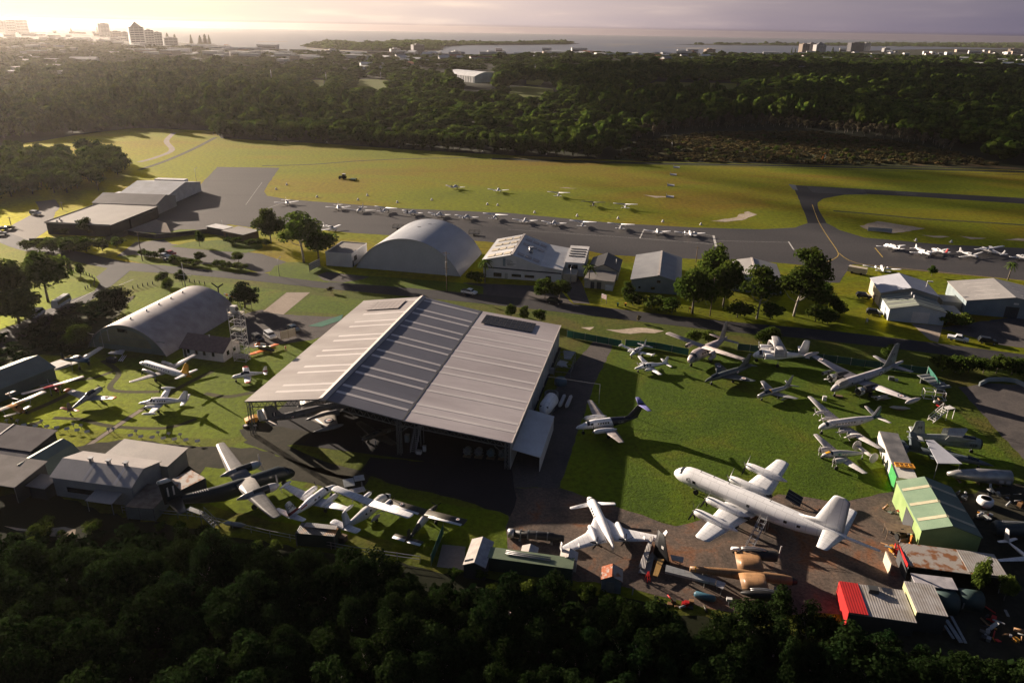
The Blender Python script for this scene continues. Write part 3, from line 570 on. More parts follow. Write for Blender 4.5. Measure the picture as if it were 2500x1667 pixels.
# ---- nissen hut on the museum ground
nh = thing('nissen_hut', 'weathered grey half-round hut with sage green end wall', 'hut', (-108.6, 173.2, 0), rad(-13))
arch_shell(nh, 23.0, 31, 7.2, M_sage, M_nissen, 28)
MB().box(.2, 22.8, -.05, .02, 3.55, 3.65).build('ledge', M_steel, nh); MB().add([(11 + 7.8 * cos(a), -.03, 1.4 + 4.6 * sin(a)) for a in [pi * k / 14 for k in range(15)]], [tuple(range(14, -1, -1))]).build('end_panel', M_olive, nh)
wbox(nh, 'window', M_glass, 9.6, 12.4, 5.0, 6.0); wbox(nh, 'door_track', M_gal, 4.3, 4.45, 0, 4.8); wbox(nh, 'door_track', M_gal, 6.4, 6.6, 2.2, 5.3); wbox(nh, 'door_track', M_gal, 1.6, 1.75, 0, 3.2)
for v in (4, 10, 15, 20, 25): MB().tube([(10.5, v, 7.05), (10.5, v, 7.4)], .2, 8).ball((10.5, v, 7.45), (.3, .3, .14)).build('roof_vent', M_gal, nh)
# ---- white hall
ha = thing('weatherboard_hall', 'small white weatherboard hall with purple-brown roof beside the scaffold', 'hall', (-82.0, 167.7, 0), rad(-14))
shell(ha, 11.4, 7.0, [(0, 2.9), (3.5, 5.0), (7.0, 2.9)], M_wpaint, M_tile, 'v', over=.6)
for u in (1.6, 3.9, 6.1, 8.6): MB().box(u - .35, u + .35, -.05, .03, 1.2, 2.4).build('window', M_glass, ha)
MB().box(.25, .95, -.05, .03, .1, 2.2).build('door', M_dshade, ha); sbox(ha, 'window', M_glass, 11.42, 1.5, 2.5, 1.2, 2.3); sbox(ha, 'window', M_glass, 11.42, 4.2, 5.2, 1.2, 2.3)
MB().tube([(6, 3.0, 4.7), (6, 3.0, 5.5)], .15).build('roof_vent', M_gal, ha)
# ---- white block beside the arched hangar
wb = thing('flat_roofed_block', 'white flat-roofed block left of the arched hangar', 'building', (-65.0, 246.0, 0), rad(-11))
shell(wb, 9.5, 14, [(0, 4.5), (9.5, 4.5)], M_white, M_felt, over=.05)
MB().box(-.1, 9.6, -.1, .1, 4.5, 4.9).box(-.1, .1, .1, 14.05, 4.5, 4.9).box(9.4, 9.6, .1, 14.05, 4.5, 4.9).box(-.1, 9.6, 14.0, 14.15, 4.5, 4.9).build('parapet', M_wpaint, wb)
sbox(wb, 'window', M_glass, 9.52, 2, 4.5, 1.6, 3.4); sbox(wb, 'door', M_dshade, 9.52, .5, 1.5, 0, 2.2)
# ---- white workshop with roof panels
ws = thing('white_workshop', 'white gabled workshop with navy stripe and rows of roof panels', 'building', (-10.0, 236.0, 0), rad(-9.5))
WP = [(0, 6.1), (9.6, 8.4), (19.0, 5.2), (26.2, 4.3)]
shell(ws, 26.2, 26, WP, M_white, M_wsteel, over=.4)
MB().bar((-.02, -.06, 3.6), (26.2, -.06, 3.1), .06, .42).build('stripe', M_navy, ws)
for u0, u1, z0, z1 in ((3.5, 6.2, .5, 1.9), (9.6, 12.8, .9, 1.8), (14.0, 17.2, .9, 1.8), (21.0, 22.8, .2, 1.9)): wbox(ws, 'window', M_glass, u0, u1, z0, z1)
wbox(ws, 'door', M_gal, 7.3, 8.3, 0, 2.0)
sg = wbox(ws, 'sign', M_wpaint, 6.6, 11.2, 4.4, 7.1, -.05); MB().box(6.6, 7.5, -.13, -.1, 4.4, 7.1).build('colour_panel', M_blueg, sg)
mb = MB()
for k, (a, b) in enumerate(((7.8, 9.4), (7.8, 9.9), (7.8, 9.1), (8.0, 10.9), (8.0, 10.2))): mb.box(a, b, -.13, -.1, 6.4 - k * .4, 6.52 - k * .4)
mb.build('print_lines', M_navy, sg)
M_pinkp = mat('pink_grey_panel', (.40, .33, .31), .35, scale=.6)
for v in (1.2, 8.5, 15, 21):
    for u in (1.0, 3.6, 6.4): solar(ws, u, u + 2.3, v, v + 3.0, WP, 1, 1, M_cream, lift=.3, rim=M_dshade)
for v in (2.0, 14.5, 20.5):
    for u in (11.0, 13.6, 16.2): solar(ws, u, u + 2.1, v, v + 2.6, WP, 1, 1, M_pinkp, lift=.3, rim=M_dshade)
for v in (6.2, 12.6, 18.8): MB().slab([(10.2, v, interp(WP, 10.2) + .18), (18.6, v, interp(WP, 18.6) + .18), (18.6, v + .5, interp(WP, 18.6) + .18), (10.2, v + .5, interp(WP, 10.2) + .18)], .03).build('skylight', M_sky, ws)
MB().tube([(14.6, 9.2, 6.4), (14.6, 9.2, 8.6)], .7, 12).tube([(14.6, 9.2, 8.6), (14.6, 9.2, 8.9)], .85, 12).build('exhaust_stack', M_gal, ws)
MB().slab([(9.2, -.5, 8.75), (10.0, -.5, 8.75), (10.0, 26.5, 8.75), (9.2, 26.5, 8.75)], .2).build('ridge_cap', M_trim, ws)
an = MB().box(26.4, 33.0, 8, 29, 0, 4.6).build('annex', M_white, ws); MB().slab([(26.3, 7.9, 4.75), (33.1, 7.9, 4.75), (33.1, 29.1, 4.75), (26.3, 29.1, 4.75)], .12).build('annex_roof', M_wpaint, an)
for k in range(4): MB().box(27.0, 32.6, 15 + k * 3, 15.35 + k * 3, 4.76, 5.05).build('louvre', M_dshade, an)
MB().box(27.6, 30.8, 7.9, 7.97, 2.6, 4.0).build('window', M_glass, an); MB().box(26.4, 31.0, 1.5, 7.85, 0, 2.6).build('porch', M_cream, ws)
# ---- cottage with the black roof
co = thing('black_roofed_cottage', 'low building with a black gable roof behind a grey patched roof', 'building', (23.1, 227.0, 0), rad(-12))
shell(co, 9.3, 10, [(0, 2.7), (3.2, 2.9), (9.3, 2.75)], M_cream, M_felt, over=.3)
MB().box(-.3, 9.6, 10.3, 10.4, 0, 2.7).build('rear_front_wall', M_cream, co)
rr_ = MB(); rr_.slab([(-.3, 10.2, 3.0), (5.0, 10.2, 5.2), (5.0, 25, 5.2), (-.3, 25, 3.0)], .15).slab([(5.0, 10.2, 5.2), (10.2, 10.2, 3.0), (10.2, 25, 3.0), (5.0, 25, 5.2)], .15); rr_.build('rear_roof', M_darkroof, co)
MB().add([(0, 10.6, 0), (9.8, 10.6, 0), (9.8, 10.6, 2.85), (5, 10.6, 5), (0, 10.6, 2.85)], [(0, 1, 2, 3, 4)]).box(9.7, 9.8, 10.6, 24.8, 0, 2.85).box(0, .1, 10.6, 24.8, 0, 2.85).build('rear_wall', M_cream, co)
wbox(co, 'door', M_dshade, 2.0, 3.2, 0, 2.2); wbox(co, 'door', M_dshade, 4.0, 5.4, 0, 2.3); MB().box(6.8, 9.2, -1.0, -.2, 0, 1.7).build('porch_wall', M_wpaint, co); MB().tube([(8.6, 17, 3.4), (8.6, 17, 5.4)], .12).build('flue', M_wpaint, co)
# ---- blue-grey gabled hangar
bh = thing('blue_grey_hangar', 'blue-grey gabled hangar behind the dark roadside trees', 'hangar', (37.8, 224.6, 0), rad(-12))
BP = [(0, 3.9), (8.4, 5.9), (15.2, 4.2)]
shell(bh, 15.2, 28, BP, M_blueg, mat('blue_grey_roof_sheet', (.27, .27, .27), .45, col2=(.22, .22, .225), scale=.25, corr=('Y', 1.6, .02)), over=.4)
MB().slab([(8.1, -.5, 6.16), (8.7, -.5, 6.16), (8.7, 28.4, 6.16), (8.1, 28.4, 6.16)], .12).build('ridge_cap', M_trim, bh)
wbox(bh, 'window', M_glass, 8.0, 9.1, 3.4, 4.3); wbox(bh, 'window', M_glass, 6.3, 7.5, 1.1, 1.9); wbox(bh, 'window', M_glass, 2.3, 3.0, 1.1, 1.8)
# ---- the one half hidden by trees
hh = thing('hidden_hangar', 'low grey-green hangar mostly hidden behind the dark trees', 'hangar', (70.5, 226.4, 0), rad(-12))
shell(hh, 15.5, 22, [(0, 3.6), (7.4, 5.2), (15.5, 3.6)], M_blueg, M_grey, over=.4); MB().slab([(7.1, -.5, 5.45), (7.7, -.5, 5.45), (7.7, 22.4, 5.45), (7.1, 22.4, 5.45)], .12).build('ridge_cap', M_trim, hh)
wbox(hh, 'door', M_sage, 1.5, 4.2, 0, 3.0)
# ---- right-hand pair
rw = thing('white_roadside_hangar', 'white gabled hangar with green striped lower roof beside the road', 'hangar', (109.9, 202.1, 0), rad(-12.7))
RP = [(0, 3.7), (7.4, 5.5), (14.9, 3.9)]
shell(rw, 14.9, 11.5, RP, mat('pale_blue_cladding', (.46, .50, .54), .55, col2=(.40, .44, .48), scale=.3, corr=('X', 1.6, .012)), mat('grey_green_roof', (.20, .215, .19), .5, col2=(.17, .18, .16), scale=.3), over=.3)
for v in (1.2, 4.6, 8.0, 10.6):
    for u0, u1 in ((.1, 7.1), (7.7, 14.8)): MB().slab([(u0, v, interp(RP, u0) + .19), (u1, v, interp(RP, u1) + .19), (u1, v + .7, interp(RP, u1) + .19), (u0, v + .7, interp(RP, u0) + .19)], .03).build('skylight', mat('green_skylight', (.38, .42, .32), .4, scale=.6), rw)
wbox(rw, 'roller_door', M_white, 6.2, 10.8, .05, 3.4); sbox(rw, 'door', M_glass, -.02, 4, 4.4, 0, 2.8)
M_lav = mat('lavender_roof', (.44, .45, .50), .4, col2=(.38, .39, .44), scale=.2, corr=('X', 1.6, .02))
rp = MB(); rp.add([(0, 12.3, 0), (16, 12.3, 0), (16, 12.3, 4.7), (8, 12.3, 6.7), (0, 12.3, 4.4)], [(0, 1, 2, 3, 4)]); rp.box(0, .1, 12.4, 27, 0, 4.35).box(15.9, 16, 12.4, 27, 0, 4.65); rp.add([(16, 27, 0), (0, 27, 0), (0, 27, 4.4), (8, 27, 6.7), (16, 27, 4.7)], [(0, 1, 2, 3, 4)])
rp.build('rear_wall', M_cream, rw); MB().slab([(-.3, 12, 4.5), (8, 12, 6.9), (8, 27.3, 6.9), (-.3, 27.3, 4.5)], .15).slab([(8, 12, 6.9), (16.3, 12, 4.8), (16.3, 27.3, 4.8), (8, 27.3, 6.9)], .15).build('rear_roof', M_lav, rw)
for v in (5.5, 8.2): MB().tube([(7.4, v, 5.6), (7.4, v, 6.3)], .25).ball((7.4, v, 6.45), (.4, .4, .3)).build('roof_vent', M_gal, rw)
MB().box(16.3, 20.5, 3, 11, 0, 2.7).build('lean_to', M_cream, rw); MB().bar((14.5, 20, 4.9), (14.5, 20, 7.0), .15).bar((14.5, 20, 7.0), (16, 20, 7.0), .3).build('antenna', M_wpaint, rw)
rg = thing('grey_striped_hangar', 'grey gabled hangar with thin skylight strips at the right edge', 'hangar', (136.0, 209.0, 0), rad(-13))
GP = [(0, 4.2), (12.6, 6.4), (25, 4.2)]
shell(rg, 25, 18.5, GP, M_blueg, M_grey, over=.3)
for v in (3.2, 7, 10.8, 14.4):
    for u0, u1 in ((3.2, 9.6), (15.5, 21.8)): MB().slab([(u0, v, interp(GP, u0) + .19), (u1, v, interp(GP, u1) + .19), (u1, v + .3, interp(GP, u1) + .19), (u0, v + .3, interp(GP, u0) + .19)], .03).build('skylight', M_sky, rg)
wbox(rg, 'roller_door', M_dshade, 10.8, 14.4, 0, 3.4); wbox(rg, 'sign', M_wpaint, 12.6, 13.9, 4.2, 4.7); wbox(rg, 'window', M_glass, 16.5, 18.5, 2.2, 3.2)
MB().box(-5.5, -.1, 2.5, 9, 0, 2.6).build('lean_to', M_cream, rg)
# ---- left-hand group by the apron
bl = thing('black_walled_building', 'black-walled building with a plain grey flat roof at the road bend', 'building', (-181.8, 280.2, 0), rad(-6))
shell(bl, 26.5, 33, [(0, 4.6), (26.5, 4.6)], M_black, M_felt, over=.25)
MB().box(-.3, 26.8, -.35, -.27, 4.4, 5.0).box(-.38, -.3, -.3, 33.3, 4.4, 5.0).box(-.3, 26.8, 33.27, 33.35, 4.4, 5.0).build('fascia', M_trim, bl)
for u, v in ((5, 2), (2.6, 4.5), (11, 2), (17.5, 1.2), (4, 1)): MB().tube([(u, v, 4.7), (u, v, 5.5)], .3).build('roof_vent', M_gal, bl)
wbox(bl, 'window', M_glass, 2.5, 6.5, 1.2, 2.4); wbox(bl, 'window', M_glass, 16.5, 19.0, 1.2, 2.4); MB().box(26.6, 27.4, 12, 30, 0, 4.1).build('side_annex', M_black, bl)
sb = thing('grey_gabled_store', 'plain grey gabled shed between black and white buildings', 'shed', (-183.0, 316.5, 0), rad(-4))
shell(sb, 28.5, 17, [(0, 4.3), (9, 6.8), (17, 4.6)], M_grey, mat('brown_grey_roof', (.25, .22, .20), .6, col2=(.21, .185, .17), scale=.2), 'v', over=.25)
wl_ = thing('white_apron_hangar', 'white gabled hangar at the far left corner of the apron', 'hangar', (-180.5, 335.5, 0), rad(-4))
shell(wl_, 23, 31, [(0, 4.5), (16, 7.2), (31, 4.5)], M_white, M_wsteel, 'v', over=.3)
for v in (3, 10, 17, 24): sbox(wl_, 'door_panel', M_wpaint, 23.03, v, v + 5.5, .1, 4.0)
MB().box(3, 18, 25, 29, 5, 6.4).build('roof_plant', M_wpaint, wl_)
MB().slab([(-6, 4, 3.4), (0, 4, 3.4), (0, 9, 3.4), (-6, 9, 3.4)], .15).build('awning_roof', M_wpaint, wl_)
k1 = thing('dark_kiosk', 'dark little building with a white roof by the apron fence', 'building', (-121.5, 285.2, 0), rad(-26))
shell(k1, 9.0, 4.6, [(0, 2.8), (9, 2.8)], M_black, M_wpaint, over=.25)
k2 = thing('brick_toilet_block', 'small brown block with a flat grey roof beside the lawn', 'building', (-113.0, 279.6, 0), rad(-29))
shell(k2, 11.0, 7.5, [(0, 2.7), (11, 2.7)], mat('brown_brick', (.17, .11, .075), .8, col2=(.12, .08, .055), scale=2), M_felt, over=.5)
MB().box(1.5, 2.4, -.05, .02, 0, 2).build('door', M_dshade, k2)
pt = thing('concrete_ramp', 'pale sloping concrete slab beside the black-walled building', 'slab', (-151.0, 293.0, 0), rad(-25))
MB().slab([(0, -9, .4), (17, -1, .3), (8, 5, 1.6), (0, 7, 1.8)], .3).build('slab', M_conc, pt)
wr = thing('black_yard_wall', 'black boundary wall wrapping round the yard hedge', 'wall', (-181.0, 267.0, 0), rad(0))
mbw = MB(); wpts = [(0, 0), (7, 2), (26, 0.5), (30, 14), (43, 9), (60, 19)]
for a, b in zip(wpts, wpts[1:]): mbw.bar((*a, .9), (*b, .9), .2, 1.8)
mbw.build('panel', M_black, wr)
# ---- lower left sheds
gl = thing('green_long_hall', 'long green hall with yellow-green roof at the left edge', 'hall', (-121.0, 121.0, 0), rad(66))
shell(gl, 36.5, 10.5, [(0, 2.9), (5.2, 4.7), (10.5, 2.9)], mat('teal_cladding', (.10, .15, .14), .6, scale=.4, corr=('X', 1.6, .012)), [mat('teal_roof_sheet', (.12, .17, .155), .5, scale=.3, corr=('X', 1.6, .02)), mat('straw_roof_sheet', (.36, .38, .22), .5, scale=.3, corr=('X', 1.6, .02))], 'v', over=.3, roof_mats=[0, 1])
MB().slab([(37, 0, 2.4), (41, 0, 2.2), (41, 4.2, 2.2), (37, 4.2, 2.4)], .1).build('porch_roof', M_corr, gl); MB().bar((40.8, .2, 0), (40.8, .2, 2.1), .12).bar((40.8, 4, 0), (40.8, 4, 2.1), .12).build('porch_post', M_gal, gl)
for u in (14, 22): MB().box(u, u + .8, 5.1, 5.9, 4.6, 5.2).build('roof_vent', M_steel, gl)
for nm, lab, loc, W_, D_, z1, z2, m, rz_ in (('skillion_shed', 'grey corrugated skillion shed with a ladder rack at lower left', (-107.0, 120.6, 0), 18.6, 6.2, 3.6, 4.2, mat('skillion_sheet', (.19, .17, .17), .85, spec=.08, scale=.4), -11),
                                   ('low_shed', 'low mauve-roofed shed tucked between two corrugated sheds', (-104.5, 116.2, 0), 15.5, 3.2, 3.0, 3.3, mat('mauve_roof_sheet', (.13, .12, .135), .85, spec=.08, scale=.4), -11),
                                   ('open_shed', 'open-sided shed under a fine-ribbed pale roof at left edge', (-100.0, 109.0, 0), 15.7, 6.8, 3.5, 4.1, mat('fine_ribbed_sheet', (.30, .27, .25), .85, spec=.08, scale=.4), -12),
                                   ('tin_lean_to', 'small tan tin lean-to between open shed and white barn', (-83.6, 107.6, 0), 3.3, 2.9, 2.5, 2.7, M_felt, -12),
                                   ('rear_workshop', 'large flat-roofed shed behind the white barn', (-74.5, 115.8, 0), 13.0, 5.6, 3.4, 3.6, mat('cream_flat_roof', (.42, .37, .33), .5, col2=(.36, .32, .29), scale=.3, corr=('X', 1.6, .02)), -12)):
    t = thing(nm, lab, 'shed', loc, rad(rz_))
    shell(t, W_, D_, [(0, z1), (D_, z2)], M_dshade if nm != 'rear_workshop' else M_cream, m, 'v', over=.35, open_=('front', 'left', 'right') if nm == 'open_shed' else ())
    if nm == 'open_shed':
        for u in (5, 15.4): MB().bar((u, .2, 0), (u, .2, 3.4), .14).build('post', M_gal, t)
        MB().box(.1, 15.5, D_ - .2, D_ - .1, 0, 4).build('back_wall', M_dshade, t)
    if nm == 'skillion_shed':
        MB().slab([(9, -.4, z1 + .12), (9.25, -.4, z1 + .12), (9.25, D_ + .4, z2 + .3), (9, D_ + .4, z2 + .3)], .12).build('flashing', M_trim, t)
        q = MB(); 
        for k in range(6): q.bar((1.5 + k * .8, 5.2, 4.35), (2.0 + k * .8, 6.2, 4.45), .1)
        q.bar((1.3, 5.2, 4.4), (6.6, 5.2, 4.4), .1).build('ladder_rack', M_wpaint, t)
gb = thing('green_barrel_shed', 'low green shed with pale lit slope beside the white barn', 'shed', (-90.0, 112.4, 0), rad(-17))
BPf = [(0, 2.4), (.4, 3.0), (2.8, 4.1), (4.9, 3.3), (6.4, 1.6)]
shell(gb, 6.4, 9.3, BPf, M_sage, [mat('lit_green_sheet', (.33, .36, .22), .5, scale=.4), mat('shade_green_sheet', (.15, .20, .17), .5, scale=.4)], over=.2, roof_mats=[0, 0, 1, 1])  # sunlit and shaded slopes are put into the two sheet colours
bn = thing('white_barn', 'white steel barn with three chimney vents on its roof', 'barn', (-79.6, 108.3, 0), rad(-10.5))
BN = [(0, 4.0), (3.4, 5.5), (7.8, 4.2)]
shell(bn, 15.4, 7.8, BN, mat('barn_wall', (.36, .36, .36), .6, col2=(.28, .28, .28), scale=.4, corr=('X', 1.6, .012)), mat('barn_roof', (.50, .455, .425), .45, col2=(.43, .39, .37), scale=.3, corr=('X', 1.6, .02)), 'v', over=.3)
for u in (5.5, 9.0, 12.4): MB().box(u - .25, u + .25, 3.1, 3.6, 5.4, 6.4).box(u - .4, u + .4, 2.95, 3.75, 6.4, 6.55).build('chimney_vent', M_gal, bn)
for u in (6.0, 12.0): MB().slab([(u, -.2, 4.12), (u + .6, -.2, 4.12), (u + .6, 3.3, 5.66), (u, 3.3, 5.66)], .02).build('skylight', M_sky, bn)
wbox(bn, 'window', M_glass, 2.5, 8, 1.2, 2.2); MB().slab([(8.5, -3.0, 2.3), (13.6, -3.0, 2.3), (13.6, -.1, 2.7), (8.5, -.1, 2.7)], .08).build('awning_roof', M_grey, bn)
for u in (8.7, 13.4): MB().bar((u, -2.8, 0), (u, -2.8, 2.2), .1).build('post', M_gal, bn)

def container(lab, A, ang, W_, D_, h, wall, roof, cat='container', nm='shipping_container'):
    t = thing(nm, lab, cat, (A[0], A[1], 0), rad(ang))
    MB().box(0, W_, 0, D_, .12, h).build('body', wall, t); MB().box(-.04, W_ + .04, -.04, D_ + .04, h, h + .08).build('roof', roof, t)
    for u in (0, W_):
        for v in (0, D_): MB().box(u - .08, u + .08, v - .08, v + .08, 0, h + .1).build('corner_post', M_steel, t)
    return t
c1 = container('rust-topped container beside the dark transport aircraft tail', (-60.6, 109.0), -36, 4.2, 5.2, 2.5, M_dshade, M_rusty)
c2 = container('long grey container with mossy roof right of the barn', (-64.0, 102.0), -6, 4.9, 6.6, 2.5, mat('grey_green_steel', (.20, .22, .21), .6, scale=.5, corr=('X', 1.5, .03)), mat('mossy_roof', (.20, .165, .135), .8, col2=(.11, .085, .065), scale=.9))
MB().box(2.3, 2.42, -.05, 0, .1, 2.5).build('door_seam', M_steel, c2)
c3 = container('dark ribbed container with a loose plank on top by the fence', (-33.9, 95.9), -6, 6.3, 2.7, 2.45, M_dgreen, mat('ribbed_rust_top', (.10, .10, .10), .6, col2=(.42, .20, .06), scale=.35, lo=.52, hi=.62, corr=('X', 1.1, .08)))
MB().slab([(.8, 1.5, 2.75), (6.2, 1.3, 2.85), (6.2, 2.3, 2.85), (.8, 2.6, 2.75)], .08).build('plank', M_corr, c3)
c4 = container('long dark green workshop container with solar tubes on its roof', (-3.1, 90.8), -10, 13.0, 2.5, 2.5, M_dgreen, mat('sage_roof', (.19, .24, .15), .55, col2=(.15, .19, .12), scale=.7))
for k in range(3): MB().tube([(2.5, 1.2 + k * .35, 2.75), (9.5, .9 + k * .35, 2.8)], .09, 6).build('solar_tube', M_gal, c4)
for lab, A, W_, D_, h, h2 in (('larger cream garden shed with grey right slope on the concrete pad', (-6.7, 89.2), 3.3, 6.0, 2.4, 3.1), ('small white gabled box behind the green container', (2.0, 92.7), 2.4, 1.7, 1.9, 2.4), ('white gabled box at the right end of the green container', (8.0, 91.3), 2.5, 1.9, 2.1, 2.7)):
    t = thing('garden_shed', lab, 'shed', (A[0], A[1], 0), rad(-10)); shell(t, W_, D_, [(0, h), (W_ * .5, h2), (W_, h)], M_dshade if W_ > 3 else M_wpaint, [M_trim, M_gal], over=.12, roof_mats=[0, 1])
    if W_ > 3: MB().box(-.02, .02, .6, 1.6, 1.2, 2).build('window', M_glass, t); MB().slab([(.0, .5, 2.62), (1.3, .5, 3.15), (1.3, .9, 3.15), (0, .9, 2.62)], .03).build('skylight', M_glass, t)
o = tag(sheet('concrete_slab', [T(1, 3, *p) for p in ((1640, 1040), (1880, 1070), (1900, 860), (1690, 840))], .03, M_conc), 'bare concrete slab in front of the cream garden shed', 'slab')
t = thing('tin_shed', 'little tin shed with a bright rust-red roof slope', 'shed', (13.9, 86.7, 0), rad(-9)); shell(t, 2.9, 2.6, [(0, 2.3), (1.45, 3.05), (2.9, 2.3)], mat('tin_wall', (.30, .33, .36), .5, .2, col2=(.22, .24, .26), scale=1, corr=('X', 1.5, .03)), [M_rustred, M_rusty], over=.15, roof_mats=[0, 1])
wbox(t, 'door', M_gal, .7, 1.9, .05, 2.0)
# ---- green gabled shed and its neighbours on the right
gs = thing('green_gabled_shed', 'lime green gabled shed with cream roof stripes', 'shed', (66.2, 97.4, 0), rad(-10.5))
SP = [(0, 4.1), (4.2, 5.6), (8.8, 4.1)]
shell(gs, 8.8, 14.0, SP, M_greenw, [M_greenr, mat('green_roof_shaded_side', (.10, .16, .13), .5, scale=.4, corr=('Y', 1.6, .02))], over=.15, roof_mats=[0, 1])  # shade of the right slope is put into its darker green
for v in (2.2, 6.4, 10.8):
    for u0, u1 in ((.1, 4.1), (4.4, 8.7)): MB().slab([(u0, v, interp(SP, u0) + .19), (u1, v, interp(SP, u1) + .19), (u1, v + .75, interp(SP, u1) + .19), (u0, v + .75, interp(SP, u0) + .19)], .03).build('skylight', mat('cream_skylight', (.50, .46, .32), .45, scale=.6), gs)
MB().box(-.06, .0, 3.6, 7.6, .05, 3.3).build('roller_door', M_dshade, gs); MB().box(-.9, -.75, .6, 1.1, 0, 2.3).build('orange_panel', M_orange, gs)
MB().slab([(-4.2, 2.0, 1.9), (-.1, 2.0, 1.9), (-.1, 4.2, 1.9), (-4.2, 4.2, 1.9)], .06).build('awning_roof', M_wood, gs)
for u, v in ((-4.0, 2.2), (-4.0, 4.0)): MB().bar((u, v, 0), (u, v, 1.85), .08).build('post', M_wood, gs)
lr = thing('long_rusty_shed', 'long low shed with rust-streaked corrugated roof and red fascia', 'shed', (60.9, 90.2, 0), rad(-10.5))
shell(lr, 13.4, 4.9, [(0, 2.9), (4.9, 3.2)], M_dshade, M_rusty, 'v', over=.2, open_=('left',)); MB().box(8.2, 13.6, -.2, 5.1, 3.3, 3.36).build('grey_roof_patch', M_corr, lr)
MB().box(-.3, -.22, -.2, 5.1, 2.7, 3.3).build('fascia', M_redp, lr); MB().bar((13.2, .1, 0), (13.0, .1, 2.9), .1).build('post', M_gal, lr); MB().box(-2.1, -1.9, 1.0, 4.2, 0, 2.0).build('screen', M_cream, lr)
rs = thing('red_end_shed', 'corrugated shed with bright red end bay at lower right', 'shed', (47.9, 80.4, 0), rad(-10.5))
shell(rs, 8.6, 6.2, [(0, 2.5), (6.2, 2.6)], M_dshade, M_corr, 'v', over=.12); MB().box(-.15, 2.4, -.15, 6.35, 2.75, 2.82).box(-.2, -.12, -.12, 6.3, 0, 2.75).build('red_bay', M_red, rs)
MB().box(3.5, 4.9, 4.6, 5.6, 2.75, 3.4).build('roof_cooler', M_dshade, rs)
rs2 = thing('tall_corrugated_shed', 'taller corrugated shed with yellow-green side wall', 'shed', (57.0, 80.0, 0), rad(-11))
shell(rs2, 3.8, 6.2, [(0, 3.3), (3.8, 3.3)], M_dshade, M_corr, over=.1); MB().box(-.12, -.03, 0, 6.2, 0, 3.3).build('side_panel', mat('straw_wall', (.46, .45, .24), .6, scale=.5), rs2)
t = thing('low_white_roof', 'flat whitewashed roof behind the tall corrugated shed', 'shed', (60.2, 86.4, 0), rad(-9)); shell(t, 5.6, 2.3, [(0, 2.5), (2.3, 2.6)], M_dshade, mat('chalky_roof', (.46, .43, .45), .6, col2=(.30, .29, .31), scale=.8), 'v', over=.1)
for lab, A, W_, D_ in (('rounded dark green tank beside the corrugated sheds', (62.2, 83.6), 3.0, 3.0), ('boxy teal tank with a sloping lid beside the dark tank', (65.9, 84.2), 3.2, 2.4)):
    t = thing('water_tank', lab, 'tank', (A[0], A[1], 0), rad(-10)); prof = [(0, 0), (0, 1.5), (.5, 2.3), (1.3, 2.5), (D_ - .3, 2.3), (D_, 1.6), (D_, 0)]
    mb = MB(); mb.loft([[(u, v, z) for v, z in prof] for u in (0, W_)], 0, True, True); mb.build('shell', mat('teal_tank', (.045, .075, .070), .5, col2=(.03, .05, .05), scale=.7), t); MB().box(.3, .5, -.05, 0, .3, 1.4).build('ladder', M_gal, t)
wc = thing('white_container', 'tall white and green container wall beside the twin-tailed plane', 'container', (70.6, 114.6, 0), rad(75.5))
MB().box(0, 17.4, -3.6, 0, .1, 2.85).build('body', [mat('container_white', (.62, .60, .55), .55, scale=.6)], wc); MB().box(-.06, 4.6, .02, .08, 0, 2.95).build('green_end', mat('bright_green_paint', (.05, .30, .08), .5, scale=1), wc)
MB().box(4.5, 17.3, -3.5, -.1, 2.86, 2.95).build('roof', mat('dark_sheet_roof', (.10, .10, .105), .55, col2=(.20, .19, .19), scale=.4, corr=('X', 1.0, .05)), wc)
yt = thing('steel_lattice', 'yellow lattice frame lying on the white container roof', 'frame', (72.0, 117.8, 2.95), rad(-10)); mb = MB()
for k in range(5): mb.bar((k * .8, 0, .2), (k * .8, 1.3, .2), .18)
mb.bar((0, 0, .2), (3.3, 0, .2), .22).bar((0, 1.3, .2), (3.3, 1.3, .2), .22).bar((0, .6, .2), (3.3, .6, .2), .16).build('bars', M_yellow, yt)
wg = thing('flat_lavender_roof', 'plain lavender open shelter roof over the scrapped jet', 'shelter', (80.0, 118.6, 0), rad(0)); MB().slab([(0, 0, 3.5), (4.6, 0, 3.5), (3.6, 8.4, 3.6), (2.0, 8.4, 3.6)], .12).build('roof', M_lav, wg)
for u, v in ((.2, .2), (4.4, .2), (3.4, 8.2), (2.2, 8.2)): MB().bar((u, v, 0), (u, v, 3.4), .1).build('post', M_steel, wg)
# ================================================================ aircraft
W_ = (.88, .87, .88)
P_white = paint('aircraft_white', W_, [])
P_dull = paint('aircraft_dull_white', (.56, .53, .52), [], dirt=.6, scale=.7)
P_weather = paint('aircraft_weathered', (.55, .48, .46), [], dirt=.30, scale=.55)
P_grey = paint('aircraft_grey', (.20, .215, .22), [], dirt=.65)
P_lgrey = paint('aircraft_light_grey', (.40, .41, .41), [], dirt=.7)
P_bare = mat('bare_aluminium', (.46, .45, .45), .38, .6, col2=(.33, .32, .32), scale=.8)
P_navy = paint('aircraft_navy', (.012, .015, .035), [])
P_lav = paint('aircraft_lavender_blue', (.16, .16, .38), [])
P_black = mat('matt_black', (.014, .014, .016), .55, col2=(.024, .024, .026))
P_olive = paint('aircraft_olive', (.075, .065, .045), [], dirt=.6, scale=.8)
P_tan = paint('aircraft_tan', (.36, .20, .095), [], dirt=.55, scale=.6)
P_orange = paint('aircraft_orange', (.68, .16, .03), [])
P_yel = paint('aircraft_yellow', (.66, .34, .02), [])
P_red = paint('aircraft_red', (.46, .025, .03), [])
P_blue = paint('aircraft_blue', (.05, .13, .26), [])
P_glass = mat('canopy_glass', (.02, .025, .03), .1, spec=.7)
